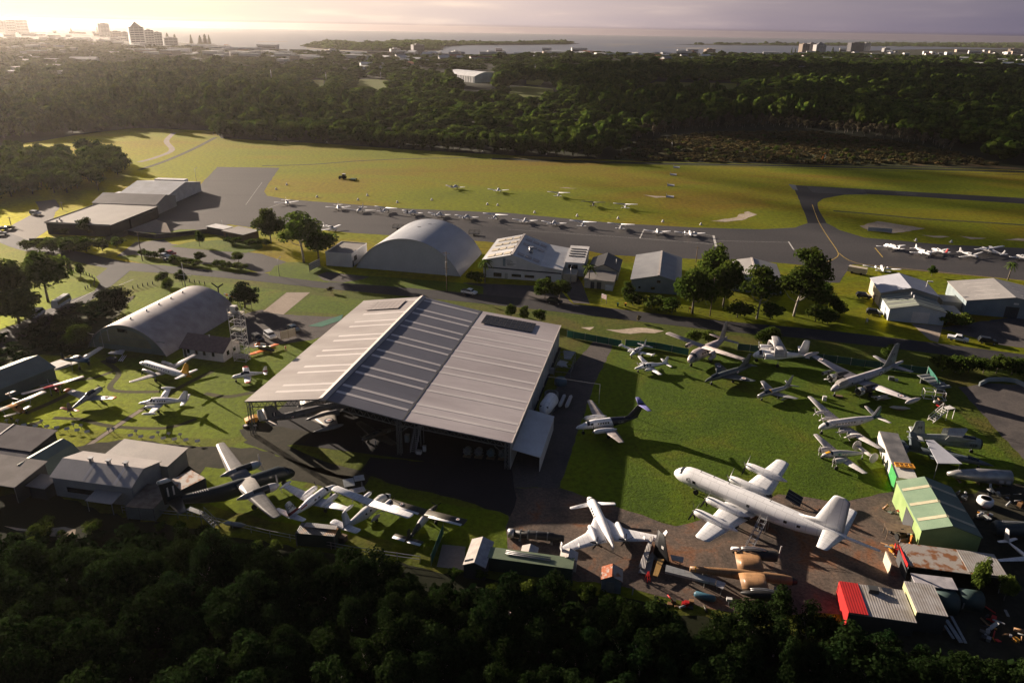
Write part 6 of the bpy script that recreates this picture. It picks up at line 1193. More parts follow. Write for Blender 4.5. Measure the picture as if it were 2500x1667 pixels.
def car(kind, lab, at, to, m, extra=None, group=None, hd=None):
    out, gl, hw = CARP[kind]; p = G(*at); nm = {'sedan': 'parked_car', 'wagon': 'parked_wagon', 'ute': 'pickup_truck', 'van': 'minibus', 'bus': 'small_bus'}[kind]
    t = thing(nm, lab, {'sedan': 'car', 'wagon': 'car', 'ute': 'pickup', 'van': 'van', 'bus': 'bus'}[kind], (p.x, p.y, .03), hd if hd is not None else heading(at, to), group)
    n = len(out); zm = 1.0
    def ring(w, sq): return [(x, w * (1 - max(0, z - zm) * sq), z) for x, z in out]
    mb = MB(); r0, r1 = ring(-hw, .14), ring(hw, .14); vs = r0 + r1
    mb.add(vs, [tuple(range(n)), tuple(range(2 * n - 1, n - 1, -1))] + [(i, n + i, n + (i + 1) % n, (i + 1) % n) for i in range(n)], 0)
    o = mb.build('body', m, t); bv = o.modifiers.new('soft', 'BEVEL'); bv.width = .06; bv.segments = 2; bv.limit_method = 'ANGLE'
    a0, a1, b0, b1, z0, z1 = gl
    for s in (-1, 1):
        w0, w1 = hw * (1 - (z0 - zm) * .14) + .012, hw * (1 - (z1 - zm) * .14) + .012; q = [(a0, s * w0, z0), (a1, s * w0, z0), (b1, s * w1, z1), (b0, s * w1, z1)]
        MB().add(q if s < 0 else list(reversed(q)), [(0, 1, 2, 3)]).build('side_window', P_glass, t)
    idx = max(range(n), key=lambda i: out[i][0] if out[i][1] > z0 - .1 else -9)
    for (xa, za), (xb, zb), nm2 in (((out[4][0] + (.02), out[4][1]), (out[5][0] + .02, out[5][1]), 'windscreen') if kind not in ('van', 'bus') else ((out[3][0] + .02, out[3][1]), (out[4][0] + .02, out[4][1]), 'windscreen'),):
        MB().add([(xa, -hw * .86, za + .06), (xa, hw * .86, za + .06), (xb, hw * .8, zb - .05), (xb, -hw * .8, zb - .05)], [(0, 1, 2, 3)]).build(nm2, P_glass, t)
    xr = min(x for x, z in out) - .0; MB().add([(xr - .0, hw * .8, z0 + .05), (xr - .0, -hw * .8, z0 + .05), (b0 - .12, -hw * .76, z1), (b0 - .12, hw * .76, z1)], [(0, 1, 2, 3)]).build('rear_window', P_glass, t) if kind != 'ute' else None
    L = out[1][0]
    for x in (-L * .62, L * .64):
        for s in (-1, 1): w = MB().tube([(x, s * (hw - .18), .34), (x, s * (hw + .03), .34)], .34, 14, sm=False).build('wheel', M_tyre, t); MB().tube([(x, s * (hw + .02), .34), (x, s * (hw + .045), .34)], .2, 10, sm=False).build('hub', M_gal, w)
    if kind == 'ute' and extra: MB().box(-2.5, -.9, -.86, .86, 1.13, 1.25 if extra == 'tray' else 1.7).build('tray_cover', P_black, t)
    if extra == 'rack': MB().box(-1.6, .3, -.6, .6, 1.8, 1.86).build('roof_rack', P_black, t)
    return t
C_w = paint('car_white', (.72, .72, .72), [], rough=.3, dirt=.95); C_k = paint('car_dark', (.02, .022, .028), [], rough=.25); C_s = paint('car_silver', (.35, .36, .38), [], rough=.3); C_r = paint('car_red', (.45, .03, .03), [], rough=.3); C_b = paint('car_blue_grey', (.12, .16, .20), [], rough=.3)
car('bus', 'long white minibus with a full dark window band by the tree', (152, 746), (180, 728), C_w)
car('van', 'shorter white van behind the long minibus', (93, 772), (120, 755), C_w)
car('wagon', 'white four-wheel drive parked by the wood beside the black-walled building', (87, 524), (110, 526), C_w)
car('sedan', 'silver car first in the left-edge parking', (6, 562), (40, 560), C_s); car('sedan', 'white car nearest the left edge by the bend', (2, 574), (30, 570), C_w); car('sedan', 'dark car behind the silver one at the left edge', (22, 560), (45, 556), C_k)
car('sedan', 'white car in front of the red one in the car park', (402, 628), (430, 632), C_w); car('sedan', 'bright red car in the car park hedge', (416, 622), (440, 626), C_r); car('sedan', 'pale blue-grey car low in the car park hedge', (416, 638), (440, 641), C_b)
car('ute', 'white cab pickup with black tray on the road', (1146, 718), (1180, 724), C_w, 'tray'); car('wagon', 'black wagon parked on the road before the white workshop', (1354, 741), (1390, 746), C_k)
car('sedan', 'white car shaded under the two round trees', (1338, 714), (1370, 716), C_w)
car('ute', 'white pickup parked right of the white roadside hangar', (2338, 832), (2368, 838), C_w); car('wagon', 'black car next to the white pickup by the road', (2410, 838), (2440, 842), C_k)
car('wagon', 'dark car on the grass nearer the lavender roof', (2108, 727), (2140, 730), C_k); car('wagon', 'dark car beside the lower green-striped hangar wall', (2134, 768), (2165, 772), C_k)
car('wagon', 'black and cream off-roader beside the scaffold tower', (630, 832), (655, 850), C_k, 'rack'); car('wagon', 'white wagon next to the off-roader by the scaffold', (660, 824), (685, 842), C_w); car('sedan', 'dark blue-grey hatchback behind the cream boards', (716, 806), (740, 820), C_b)
# tractor and mower
p = G(838, 437); t = thing('tractor', 'green tractor with white cab roof mowing the field', 'tractor', (p.x, p.y, 0), rad(172)); M_jd = paint('tractor_green', (.02, .08, .02), [])
MB().box(.2, 2.3, -.45, .45, .9, 1.6).build('bonnet', M_jd, t); cb = MB().box(-1.2, .2, -.75, .75, 1.3, 2.6).build('cab', P_glass, t); MB().box(-1.35, .35, -.85, .85, 2.6, 2.8).build('cab_roof', M_wpaint, cb); MB().box(-1.3, .3, -.7, .7, .7, 1.3).build('chassis', M_jd, t)
for x, r in ((-.7, .9), (1.7, .6)):
    for s in (-1, 1): MB().tube([(x, s * .75, r), (x, s * 1.15, r)], r, 16, sm=False).build('wheel', M_tyre, t)
p = G(862, 440); t = thing('mower', 'wide dark mower towed by the tractor', 'mower', (p.x, p.y, 0), rad(172)); MB().box(-1.5, 1.5, -1.9, 1.9, .35, .75).build('deck', M_jd, t); MB().bar((1.4, 0, .6), (3.0, 0, .7), .15).build('drawbar', M_steel, t)
for s in (-1.5, 1.5): MB().tube([(-1.4, s - .15, .35), (-1.4, s + .15, .35)], .35, 12, sm=False).build('wheel', M_tyre, t)

# poles
def pole(lab, base, top, arm=1.1, extra=None, r=.14, m=None, nm='utility_pole', cat='pole'):
    b = G(*base); h = max(3, height(base, top)); t = thing(nm, lab, cat, (b.x, b.y, 0), rad(78)); MB().tube([(0, 0, 0), (0, 0, h)], [r * 1.15, r * .8], 8).build('post', m or M_wood, t)
    if arm: MB().bar((0, -arm, h - .6), (0, arm, h - .6), .14).build('crossarm', M_wood, t)
    if extra == 'transformer': MB().tube([(.45, .2, h * .62), (.45, .2, h * .74)], .38, 10, sm=False).build('transformer', M_gal, t); MB().bar((0, -.9, h * .58), (0, .9, h * .58), .12).build('crossarm', M_wood, t); MB().box(-.5, -.2, -.3, .3, h * .40, h * .46).build('bracket', M_gal, t)
    if extra == 'lamp': MB().bar((0, 0, h - .1), (1.6, 0, h + .1), .08).build('lamp_arm', M_gal, t); MB().box(1.5, 2.1, -.15, .15, h + .02, h + .18).build('lamp_head', M_gal, t)
    return t
pole('tall utility pole with a transformer before the arched hangar', (1091, 712), 614, 1.2, 'transformer'); pole('utility pole beside the black-walled building', (348, 637), 562, 1.2); pole('utility pole left of the black-walled building', (153, 512), 492, 1.3)
pole('short utility pole behind the grey gabled store', (241, 466), 447, 1.2); pole('utility pole by the cars at the left edge', (27, 550), 529, .9); pole('bare pole between the blue-grey hangar and the dark trees', (1699, 640), 601, .8); pole('leaning utility pole among the dark roadside trees', (1733, 772), 678, .9)
pole('pole in the shadow by the curved taxiway', (2008, 672), 640, 1.0); pole('utility pole beside the white roadside hangar', (2131, 745), 718, .8, 'lamp'); pole('thin lamp pole at the corner of the far apron', (480, 445), 412, 0, 'lamp', .08, M_gal, 'lamp_post', 'lamp post')
pole('thin lamp pole on the car park lawn', (682, 674), 632, 0, 'lamp', .08, M_gal, 'lamp_post', 'lamp post'); pole('thin lamp pole before the small brown block', (544, 560), 538, 0, None, .08, M_gal, 'lamp_post', 'lamp post'); pole('pale lamp pole by the workshop porch', (1392, 692), 653, 0, 'lamp', .1, M_gal, 'lamp_post', 'lamp post')
pole('thin mast alone at the edge of the scrub', (1640, 362), 345, 0, None, .1, M_gal, 'mast', 'mast')
for x0, y0, tp, lab in ((797, 205, 178, 'left one of two thin light masts rising from the forest'), (1047, 205, 183, 'light mast left of the white forest warehouse'), (930, 196, 176, 'slim light mast over the yellow clearing'), (1306, 178, 158, 'light mast above the far playing field'), (664, 205, 170, 'tall thin mast in the left forest'), (1554, 130, 116, 'hair-thin mast on the far shore')): pole(lab, (x0, y0), tp, 0, None, .25, M_gal, 'light_mast', 'mast')
# white cross mast, propeller post
b = G(453, 700); h = height((453, 700), 642); t = thing('flag_mast', 'tall white flag mast shaped like a cross', 'flagpole', (b.x, b.y, 0), rad(-12)); MB().tube([(0, 0, 0), (0, 0, h)], [.14, .07], 8).build('post', M_wpaint, t); MB().bar((-2.6, 0, h * .50), (2.6, 0, h * .50), .14).build('yard', M_wpaint, t)
b = G(535, 724); t = thing('propeller_post', 'dark propeller monument spread like a V on its post', 'monument', (b.x, b.y, 0), rad(-10)); MB().tube([(0, 0, 0), (0, 0, 3.0)], .22, 8).build('post', P_black, t)
for s in (-1, 1): MB().bar((0, 0, 2.9), (s * 1.9, 0, 4.2), .12, .42).build('blade', P_black, t)
# windsock
b = G(2011, 404); h = height((2011, 404), 374); t = thing('windsock', 'drooping orange windsock on a pole beside the scrub', 'windsock', (b.x, b.y, 0)); MB().tube([(0, 0, 0), (0, 0, h)], .12, 8).build('pole', M_gal, t)
MB().tube([(0, 0, h), (-.7, 0, h - .5), (-1.3, 0, h - 2.2), (-1.8, 0, h - 3.9)], [.55, .55, .45, .3], 12).build('sock', M_orange, t)
# signs and boards
def board(lab, at, to, z0, z1, m, cols=1, lines=0, nm='notice_board', cat='sign', posts=True):
    p, q = G(*at), G(*to); L = (q - p).length; t = thing(nm, lab, cat, (p.x, p.y, 0), math.atan2(q.y - p.y, q.x - p.x))
    for k in range(cols): MB().box(L * k / cols + .05, L * (k + 1) / cols - .05, -.05, .05, z0, z1).build('panel', m, t)
    if posts:
        for k in range(cols + 1): MB().bar((L * k / cols, .0, 0), (L * k / cols, .0, z1), .1).build('post', M_wood, t)
    if lines:
        for k in range(lines): z = z1 - (z1 - z0) * (k + .5) / lines; MB().box(.15, L - .15, -.075, -.052, z - .05, z + .05).build('print_line', M_redp if nm == 'street_sign' else M_dshade, t)
    return t
board('pair of cream display boards catching the sun behind the hangar', T(1, 2, 245, 190), T(1, 2, 378, 155), .3, 2.6, M_cream, 2); board('slatted white hoarding on the grass before the white block', T(1, 1, 500, 975), T(1, 1, 595, 925), .5, 3.0, M_trim, 1, 4, 'hoarding')
board('white sign with red print by the cottage drive', T(2, 1, 838, 1240), T(2, 1, 882, 1258), 1.4, 2.8, M_wpaint, 1, 3, 'street_sign'); board('white notice board leaning beside the weatherboard hall', T(0, 2, 2095, 350), T(0, 2, 2235, 362), .2, 1.6, M_wpaint, 1, 3); board('small white sign on posts by the scaffold', (601, 756), (615, 755), 1.5, 2.0, M_wpaint, 1, 1)
board('little pale sign in the bushes left of the half-round hut', (156, 840), (162, 840), .9, 1.8, mat('pale_green_sign', (.30, .42, .36), .6)); board('tiny yellow sign beside the dark road', (1681, 762), (1686, 763), 1.0, 1.6, M_yellow); board('small tilted white sign by the leaning lamp pole', (2113, 790), (2118, 792), .7, 1.7, M_wpaint)
for at, m, lab in (((1508, 748), mat('bin_green', (.02, .10, .05), .6), 'green wheelie bin by the road'), ((1527, 748), mat('bin_dark', (.02, .03, .05), .6), 'dark wheelie bin with a yellow lid by the road')):
    p = G(*at); t = thing('wheelie_bin', lab, 'bin', (p.x, p.y, 0), rad(-12)); MB().loft([[(x * s, y * s, z) for x, y in ((-.3, -.35), (.3, -.35), (.3, .35), (-.3, .35))] for s, z in ((.8, .1), (1, 1.0))], 0, True, False).build('body', m, t); MB().box(-.34, .34, -.4, .38, 1.0, 1.1).build('lid', M_yellow if 'yellow' in lab else m, t)
# bollards, runway markers, plaques: counted things
def many(name, lab, cat, group, pts, parts, px=True, rot=0):
    first = None
    for q in pts:
        p = G(*q) if px else Vector((*q, 0))
        if first is None:
            first = thing(name, lab, cat, (p.x, p.y, 0), rot, group)
            for nm, mb, m in parts: mb.build(nm, m, first)
        else: dup(first, (p.x, p.y, 0), rot)
bo = [(172, 662), (180, 664), (188, 665), (196, 667), (204, 668), (211, 671), (219, 674), (226, 678), (231, 684), (232, 691), (230, 697), (222, 701), (215, 704), (209, 706), (325, 705), (337, 702), (349, 699), (361, 697), (373, 694), (463, 688), (475, 690), (487, 692), (500, 695)]
many('bollard', 'short dark timber bollard along the lawn edge', 'bollard', 'timber bollards round the lawns', bo, [('post', MB().tube([(0, 0, 0), (0, 0, 1.0)], .14, 8), M_dshade), ('top', MB().tube([(0, 0, 1.0), (0, 0, 1.08)], [.14, .05], 8), M_wood)], rot=0)
mk = [(1305, 520), (1409, 528), (1509, 534), (1618, 542), (1711, 549), (874, 489), (970, 495), (774, 482), (700, 452), (674, 463), (2236, 588), (2322, 592), (1054, 489), (897, 478), (1190, 500), (1215, 502), (671, 341), (798, 349), (974, 360), (1178, 372), (1334, 378)]
many('edge_marker', 'small white cone marker on the airfield edge', 'marker', 'white airfield edge markers', mk, [('cone', MB().tube([(0, 0, .1), (0, 0, 1.0)], [.5, .2], 10), M_wpaint), ('base', MB().box(-.6, .6, -.6, .6, 0, .1), M_wpaint)])
gm = [(1652, 410), (1644, 428), (1638, 454), (1636, 482)]
many('gable_marker', 'white gable-shaped marker in the line across the field', 'marker', 'white gable markers across the field', gm, [('panel', MB().slab([(-1.8, -.9, .3), (1.8, -.9, .3), (1.8, .9, .75), (-1.8, .9, .75)], .3), M_wpaint), ('end_panel', MB().plate([(-1.9, -.9, 0), (-1.9, .9, 0), (-1.9, .9, 1.6), (-1.9, -.5, 1.0)], (-1, 0, 0), .1), M_wpaint)], rot=rad(-15))
ps = [(60, 1044), (88, 1046), (116, 1047), (140, 1050), (165, 1053), (190, 1056), (214, 1060), (320, 1069), (345, 1072), (373, 1074), (400, 1076), (427, 1078), (455, 1080), (483, 1083)]
many('plaque', 'little white tilted plaque along the museum lawn', 'plaque', 'white plaques along the lawn', ps, [('board', MB().slab([(-.45, -.25, .55), (.45, -.25, .55), (.45, .25, .85), (-.45, .25, .85)], .04), M_wpaint), ('post', MB().bar((0, 0, 0), (0, 0, .6), .06), M_gal)], rot=rad(30))
ip = [(18, 1033), (44, 1034), (103, 1035), (180, 1043), (199, 1046), (266, 1055), (278, 1054), (333, 1060), (387, 1063), (413, 1066), (441, 1068)]
many('info_stand', 'grey information stand at the lawn edge', 'stand', 'grey information stands', ip, [('panel', MB().slab([(-.35, -.2, .7), (.35, -.2, .7), (.35, .2, .95), (-.35, .2, .95)], .05), P_dull), ('leg', MB().bar((0, 0, 0), (0, 0, .9), .08), M_gal)], rot=rad(-10))
# fences
def fence(lab, pts, h, m, nm='fence', mid=None, px=True, step=3.0, panel=True):
    P_ = [G(*q) for q in pts]; o = P_[0]; t = thing(nm, lab, 'fence', (o.x, o.y, 0)); n = 0
    for a, b in zip(P_, P_[1:]):
        a_, b_ = a - o, b - o; L = (b - a).length; k = max(1, int(L / step))
        if panel: MB().bar(a_ + Vector((0, 0, h / 2 + .03)), b_ + Vector((0, 0, h / 2 + .03)), .04, h - .1).build('panel', m, t)
        else:
            for z in (h, h * .55): MB().bar(a_ + Vector((0, 0, z)), b_ + Vector((0, 0, z)), .07).build('rail', m, t)
        for i in range(k + 1):
            if n < 90: q = a_ + (b_ - a_) * (i / k); MB().bar((q.x, q.y, 0), (q.x, q.y, h + .1), .08).build('post', M_gal, t); n += 1
fence('bright green mesh fence behind the display hangar corner', [(1384, 823), (1400, 826), (1456, 836), (1516, 848)], 2.0, M_mesh); fence('green mesh fence behind the two small white twins', [(1526, 845), (1600, 852), (1680, 868)], 1.9, M_mesh)
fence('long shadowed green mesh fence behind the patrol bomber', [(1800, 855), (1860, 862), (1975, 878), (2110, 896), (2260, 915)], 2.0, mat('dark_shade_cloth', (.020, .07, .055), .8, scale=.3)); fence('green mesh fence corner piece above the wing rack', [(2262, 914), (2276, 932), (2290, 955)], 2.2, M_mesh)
fence('low pale rail fence below the parked white aircraft', [(300, 1252), (480, 1268), (660, 1311), (860, 1350), (1026, 1374)], 1.3, M_gal, 'rail_fence', panel=False, step=3.2)
fence('short green screen fence beside the concrete slab', [T(1, 3, 1590, 1030), T(1, 3, 1640, 900), T(1, 3, 1700, 745)], 2.0, M_mesh, step=2)
p = G(2390, 940); t = thing('barrier_wall', 'pale curved concrete barrier at the grey car park edge', 'wall', (0, 0, 0)); mb = MB(); pp = [G(*q) for q in ((2390, 942), (2412, 931), (2450, 930), (2478, 934), (2500, 944), (2560, 975))]
for a, b in zip(pp, pp[1:]): mb.bar(a + Vector((0, 0, .5)), b + Vector((0, 0, .5)), .35, 1.0)
mb.build('panel', mat('barrier_paint', (.34, .38, .38), .7, scale=.5), t)
# scaffold tower
b = G(592, 880); h = height((592, 880), 762) ; t = thing('scaffold_tower', 'slender white scaffold tower with platforms beside the hall', 'scaffold', (b.x, b.y, 0), rad(-14)); mb = MB()
for x in (-1.6, 1.6):
    for y in (-1, 1): MB().bar((x, y, 0), (x, y, h + 1.0), .09).build('standard', M_wpaint, t)
for k in range(int(h / 1.7) + 1):
    z = k * 1.7; lv = MB(); lv.bar((-1.6, -1, z + .3), (1.6, -1, z + .3), .08).bar((-1.6, 1, z + .3), (1.6, 1, z + .3), .08).bar((-1.6, -1, z + .3), (-1.6, 1, z + .3), .08).bar((1.6, -1, z + .3), (1.6, 1, z + .3), .08)
    lv.bar((-1.6, -1, z + .3), (1.6, -1, z + 1.9), .06).bar((1.6, 1, z + .3), (-1.6, 1, z + 1.9), .06).bar((1.6, -1, z + .3), (1.6, 1, z + 1.9), .06); lv.build('brace', M_wpaint, t)
MB().box(-1.7, 1.7, -1.1, 1.1, h - .1, h).build('platform', M_cream, t); MB().box(-1.5, 1.5, -.9, .9, h * .62, h * .66).build('lower_platform', M_olive, t)
tag(MB().box(-.7, .7, -.6, .6, 0, 1.6).tube([(.7, 0, .8), (1.0, 0, .8)], .5, 12, 1, sm=False).build('lamp_housing', [M_dull if False else M_wpaint, P_black], None, (b.x - .4, b.y + .1, h + .003), rad(-14)), 'pinkish white lamp housing on top of the scaffold', 'lamp')
b = G(560, 752); t = thing('striped_beam', 'orange and white striped boom lying behind the scaffold top', 'boom', (b.x - 1, b.y, 0), rad(-12)); MB().bar((0, 0, 4.3), (5.2, 0, 3.4), .5).build('boom', paint('striped_boom', (.62, .60, .55), [('X', .6, 1.4, (.65, .25, .02)), ('X', 2.2, 3.0, (.65, .25, .02)), ('X', 3.8, 4.6, (.65, .25, .02))]), t); MB().bar((.4, 0, 0), (.4, 0, 4.1), .12).build('leg', M_gal, t); MB().bar((4.8, 0, 0), (4.8, 0, 3.3), .12).build('leg', M_gal, t)
# stairs
def stairs(lab, foot, top, z, w=1.1, m=None, plat=1.5):
    a, b = G(*foot), G(*top, z); t = thing('boarding_stairs', lab, 'stairs', (a.x, a.y, 0)); d = b - a; n = max(5, int(z / .3)); fl = Vector((d.x, d.y, 0)); sd = Vector((-d.y, d.x, 0)).normalized() * w / 2; m = m or M_gal
    for s in (-1, 1):
        MB().bar(sd * s, d + sd * s, .1, .22).build('stringer', m, t); MB().bar(sd * s + Vector((0, 0, 1)), d + sd * s + Vector((0, 0, 1)), .06).build('handrail', m, t)
        for k in (.02, .5, .98): MB().bar(d * k + sd * s, d * k + sd * s + Vector((0, 0, 1)), .05).build('rail_post', m, t)
        MB().bar((d.x + sd.x * s, d.y + sd.y * s, 0), d + sd * s, .1).build('support', m, t)
    st = MB()
    for k in range(1, n): q = d * (k / n); st.bar(q - sd, q + sd, .24, .04)
    st.build('treads', m, t); f = fl.normalized() * plat; MB().slab([d - sd, d + sd, d + f + sd, d + f - sd], .08).build('platform', m, t)
    for s in (-1, 1): MB().bar((d.x + f.x + sd.x * s, d.y + f.y + sd.y * s, 0), d + f + sd * s, .1).build('support', m, t)
stairs('tall boarding stairs against the biggest aircraft', (1826, 1344), (1864, 1268), 2.6); stairs('white boarding stairs by the parked naval aircraft', T(3, 2, 1510, 915), T(3, 2, 1650, 795), 2.6, 1.4, M_wpaint, 2); stairs('steep stairs standing under the open hangar front', (1008, 1106), (1020, 1046), 4.0); stairs('platform stairs below the dark transport tail', T(0, 3, 1950, 690), T(0, 3, 1815, 560), 1.9, .9, None, 3.2)
# hangar-side clutter
H_ = lambda u, v: (hg.location.x + u * cos(rad(-11.7)) - v * sin(rad(-11.7)), hg.location.y + u * sin(rad(-11.7)) + v * cos(rad(-11.7)))
x, y = H_(56.8, 23); t = thing('cockpit_section', 'white cut-off airliner cockpit beside the hangar wall', 'cockpit', (x, y, 0), rad(-112)); rings = []
for xx, w, hh, zc in ((2.6, .25, .25, 1.6), (2.3, .7, .75, 1.75), (1.6, 1.2, 1.3, 1.95), (.4, 1.5, 1.6, 2.1), (-3.2, 1.55, 1.65, 2.15)): rings.append([(xx, w * cos(k * pi / 8), zc + hh * sin(k * pi / 8)) for k in range(16)])
MB().loft(rings, 0, True, True).build('nose', P_white, t)
for s in (-.75, -.25, .25, .75): MB().box(1.72, 1.86, s - .18, s + .18, 2.55, 2.9).build('window', P_glass, t)
MB().box(-2.5, 1, -1, 1, 0, .6).build('cradle', M_steel, t)
x, y = H_(56.6, 30.5); tag(MB().tube([(0, 0, 0), (0, 0, 1.5), (0, 0, 1.55)], [1.55, 1.6, 1.5], 20).tube([(0, 0, 1.5), (0, 0, 1.62)], [1.2, 1.2], 20, 1).build('engine_ring', [M_steel, P_black], None, (x, y, 0)), 'round dark engine cowl ring behind the white cockpit', 'cowl')
for dx, lab in ((0, 'left one of two slim drop tanks by the hangar wall'), (1.5, 'right one of two slim drop tanks by the hangar wall')):
    x, y = H_(59.3 + dx, 29); t = thing('drop_tank', lab, 'drop tank', (x, y, 0), rad(75)); MB().tube([(-3.2, 0, .7), (-2.4, 0, .7), (2.2, 0, .7), (3, 0, .7)], [.1, .42, .42, .1], 12).build('tank', P_dull, t); MB().box(-1.6, 1.6, -.3, .3, 0, .35).build('cradle', M_steel, t)
x, y = H_(57.5, 38.5); tag(MB().loft([[(w * cos(k * pi / 6), w * sin(k * pi / 6), z) for k in range(12)] for w, z in ((1.5, 0), (1.5, .9), (1.1, 1.5), (.4, 1.8))], 0, True, True).build('blue_cover', mat('blue_tarp', (.06, .13, .19), .7, scale=1), None, (x, y, 0)), 'blue covered drum against the hangar side wall', 'cover')
x, y = H_(57.3, 47); t = thing('wing_rack', 'steel rack stacked with loose grey wing panels by the hangar', 'rack', (x, y, 0), rad(-11.7)); rk = MB()
for u in (-2, 2):
    for v in (-4.5, 0, 4.5): rk.bar((u, v, 0), (u, v, 2.6), .12)
for z in (1.2, 2.5):
    for u in (-2, 2): rk.bar((u, -4.5, z), (u, 4.5, z), .1)
    for v in (-4.5, 0, 4.5): rk.bar((-2, v, z), (2, v, z), .1)
rk.build('frame', M_steel, t)
MB().slab([(-.3, 0, 2.75), (1.2, 0, 2.75), (1.9, 5, 2.75), (-1.2, 5, 2.75)], .16).build('wing_panel', P_grey, t); MB().slab([(-1.6, -4, 2.72), (1.2, -4.4, 2.72), (.2, -1.6, 2.72)], .12).build('wing_panel', P_lgrey, t); MB().slab([(-2, -.5, 1.4), (-.5, -2, 1.4), (.6, 1.5, 1.4), (-1.6, 2, 1.4)], .14).build('wing_panel', P_dull, t); MB().box(-4.2, -2.2, -3.6, -2.4, 0, 1.2).build('bench', P_lgrey, t)
b = G(1462, 985); h = height((1462, 985), 938); t = thing('wire_post', 'thin pale post carrying a cable across to the hangar', 'post', (b.x, b.y, 0)); MB().bar((0, 0, 0), (0, 0, h), .1).build('post', M_gal, t); e = Vector((*H_(54.0, 31), 5.3)) - Vector((b.x, b.y, 0)); MB().bar((0, 0, h), e, .06).build('cable', M_gal, t)
# inside the hangar
for k, (u, lab) in enumerate(((44.6, 'leftmost of four dark engines on stands under the roof edge'), (46.8, 'second of four dark engines on stands under the roof edge'), (49.2, 'third and bluest of four engines on stands under the roof'), (51.5, 'engine on a stand nearest the right column'))):
    x, y = H_(u, 2.6 + .2 * k); t = thing('display_engine', lab, 'engine', (x, y, 0), rad(-12)); MB().tube([(0, -.6, 1.2), (0, -.3, 1.2), (0, .9, 1.2)], [.4, .75, .6], 12).build('core', M_steel if k != 2 else mat('blue_engine', (.10, .16, .18), .5), t); MB().box(-.8, .8, -.6, .9, .05, .15).build('pallet', M_wood, t)
    for s in (-.6, .6): MB().bar((s, .2, .1), (s * .7, .2, 1.1), .1).build('stand_leg', M_steel, t)
    for q in range(7): a_ = q * 2 * pi / 7; MB().bar((cos(a_) * .5, -.1, 1.2 + sin(a_) * .5), (cos(a_) * .95, -.1, 1.2 + sin(a_) * .95), .28).build('cylinder_head', M_steel, t)
for (u, v), lab, sz in (((35.2, 1.2), 'white crate at the foot of the hangar stairs', (.9, .7, .7)), ((35.9, 2.4), 'grey carton behind the white crate', (.6, .5, 1.2)), ((31.4, 5), 'dark blue cabinet beside the middle column', (.8, .8, 1.6))):
    x, y = H_(u, v); t = thing('crate', lab, 'crate', (x, y, .03), rad(-12)); MB().box(-sz[0] / 2, sz[0] / 2, -sz[1] / 2, sz[1] / 2, 0, sz[2]).build('box', M_wpaint if 'white' in lab else M_blueg, t); MB().box(-sz[0] / 2 - .03, sz[0] / 2 + .03, -sz[1] / 2 - .03, sz[1] / 2 + .03, sz[2], sz[2] + .06).build('lid', M_gal, t)
for (px_, py_), lab in (((600, 1042), 'left one of two tyres lying at the hangar corner post'), ((623, 1042), 'right one of two tyres lying at the hangar corner post')):
    b = G(px_, py_); t = thing('tyre', lab, 'tyre', (b.x, b.y, 0)); MB().tube([(0, 0, .03), (0, 0, .4)], .6, 16, sm=False).build('rubber', M_tyre, t); MB().tube([(0, 0, .40), (0, 0, .43)], .34, 14, sm=False).build('hub', M_wpaint, t)
b = G(622, 1030); t = thing('yellow_tug', 'yellow wedge-shaped tug by the bomber tail', 'tug', (b.x - .3, b.y, 0), rad(30)); MB().loft([[(x, y, z) for y, z in ((-.8, .3), (.8, .3), (.8, zt_), (-.8, zt_))] for x, zt_ in ((-1.6, .9), (.2, 1.4), (1.6, 1.1))], 0, True, False).build('body', M_yellow, t)
for x in (-1, 1):
    for s in (-.85, .85): MB().tube([(x, s - .1, .35), (x, s + .1, .35)], .35, 12, sm=False).build('wheel', M_tyre, t)
# white helicopter-like scrap by the half-round hut
b = G(290, 878); t = thing('rocket_display', 'jumble of white and grey missile parts before the half-round hut', 'display', (b.x, b.y, 0), rad(-15))
for k in range(5): MB().tube([(-2.2 + .3 * k, -.6 + .5 * k, 1.7 + .25 * (k % 2)), (-1.6 + .3 * k, -.6 + .5 * k, 1.75), (1.6 - .2 * k, -.2 + .4 * k, 1.9)], [.1, .28, .22], 8).build('missile', P_dull, t)
for k in range(3): MB().plate([(1 + .5 * k, -1.2, .4), (1.6 + .5 * k, -1.6, .5), (1.8 + .5 * k, -.2, 1.6)], (0, 0, 1), .08).build('fin', P_white, t)
MB().box(-1.6, .6, -2.2, -.9, 0, 1.1).build('base_box', M_navy, t); MB().bar((-1, 0, 0), (-1, 0, 1.6), .15).build('post', M_steel, t); MB().bar((1, .4, 0), (1, .4, 1.7), .15).build('post', M_steel, t)
# dismantled blue plane
b = G(650, 858); t = thing('dismantled_plane', 'dismantled blue fuselage lying between two orange wings', 'plane', (b.x, b.y, 0), rad(-20))
MB().tube([(-3.4, 0, .9), (-2, 0, .9), (.8, 0, .8), (2.4, 0, .7)], [.12, .38, .5, .35], 10).build('fuselage', P_navy, t); MB().tube([(-.8, 0, 1.15), (.6, 0, 1.3), (1.6, 0, 1.1)], [.25, .38, .25], 8).build('canopy', paint('duster_green', (.10, .14, .03), []), t)
surf(t, 'wing', [(.6, .9, 1.6, .8), (3.4, 1.6, 1.5, .8)], P_orange); surf(t, 'wing', [(-.6, .4, 1.6, .5), (-3.6, -.9, 1.6, .4)], P_orange); MB().tube([(-4.4, 1.2, .5), (-3.2, 1.6, 1.0)], [.3, .42], 10).build('cowling', P_orange, t); MB().box(-2.6, -.9, 1.2, 1.3, .3, 1.5).build('panel', M_wpaint, t); MB().bar((-1.5, 0, 0), (-1.5, 0, .6), .3).build('trestle', M_wood, t); MB().bar((1.5, 0, 0), (1.5, 0, .5), .3).build('trestle', M_wood, t)
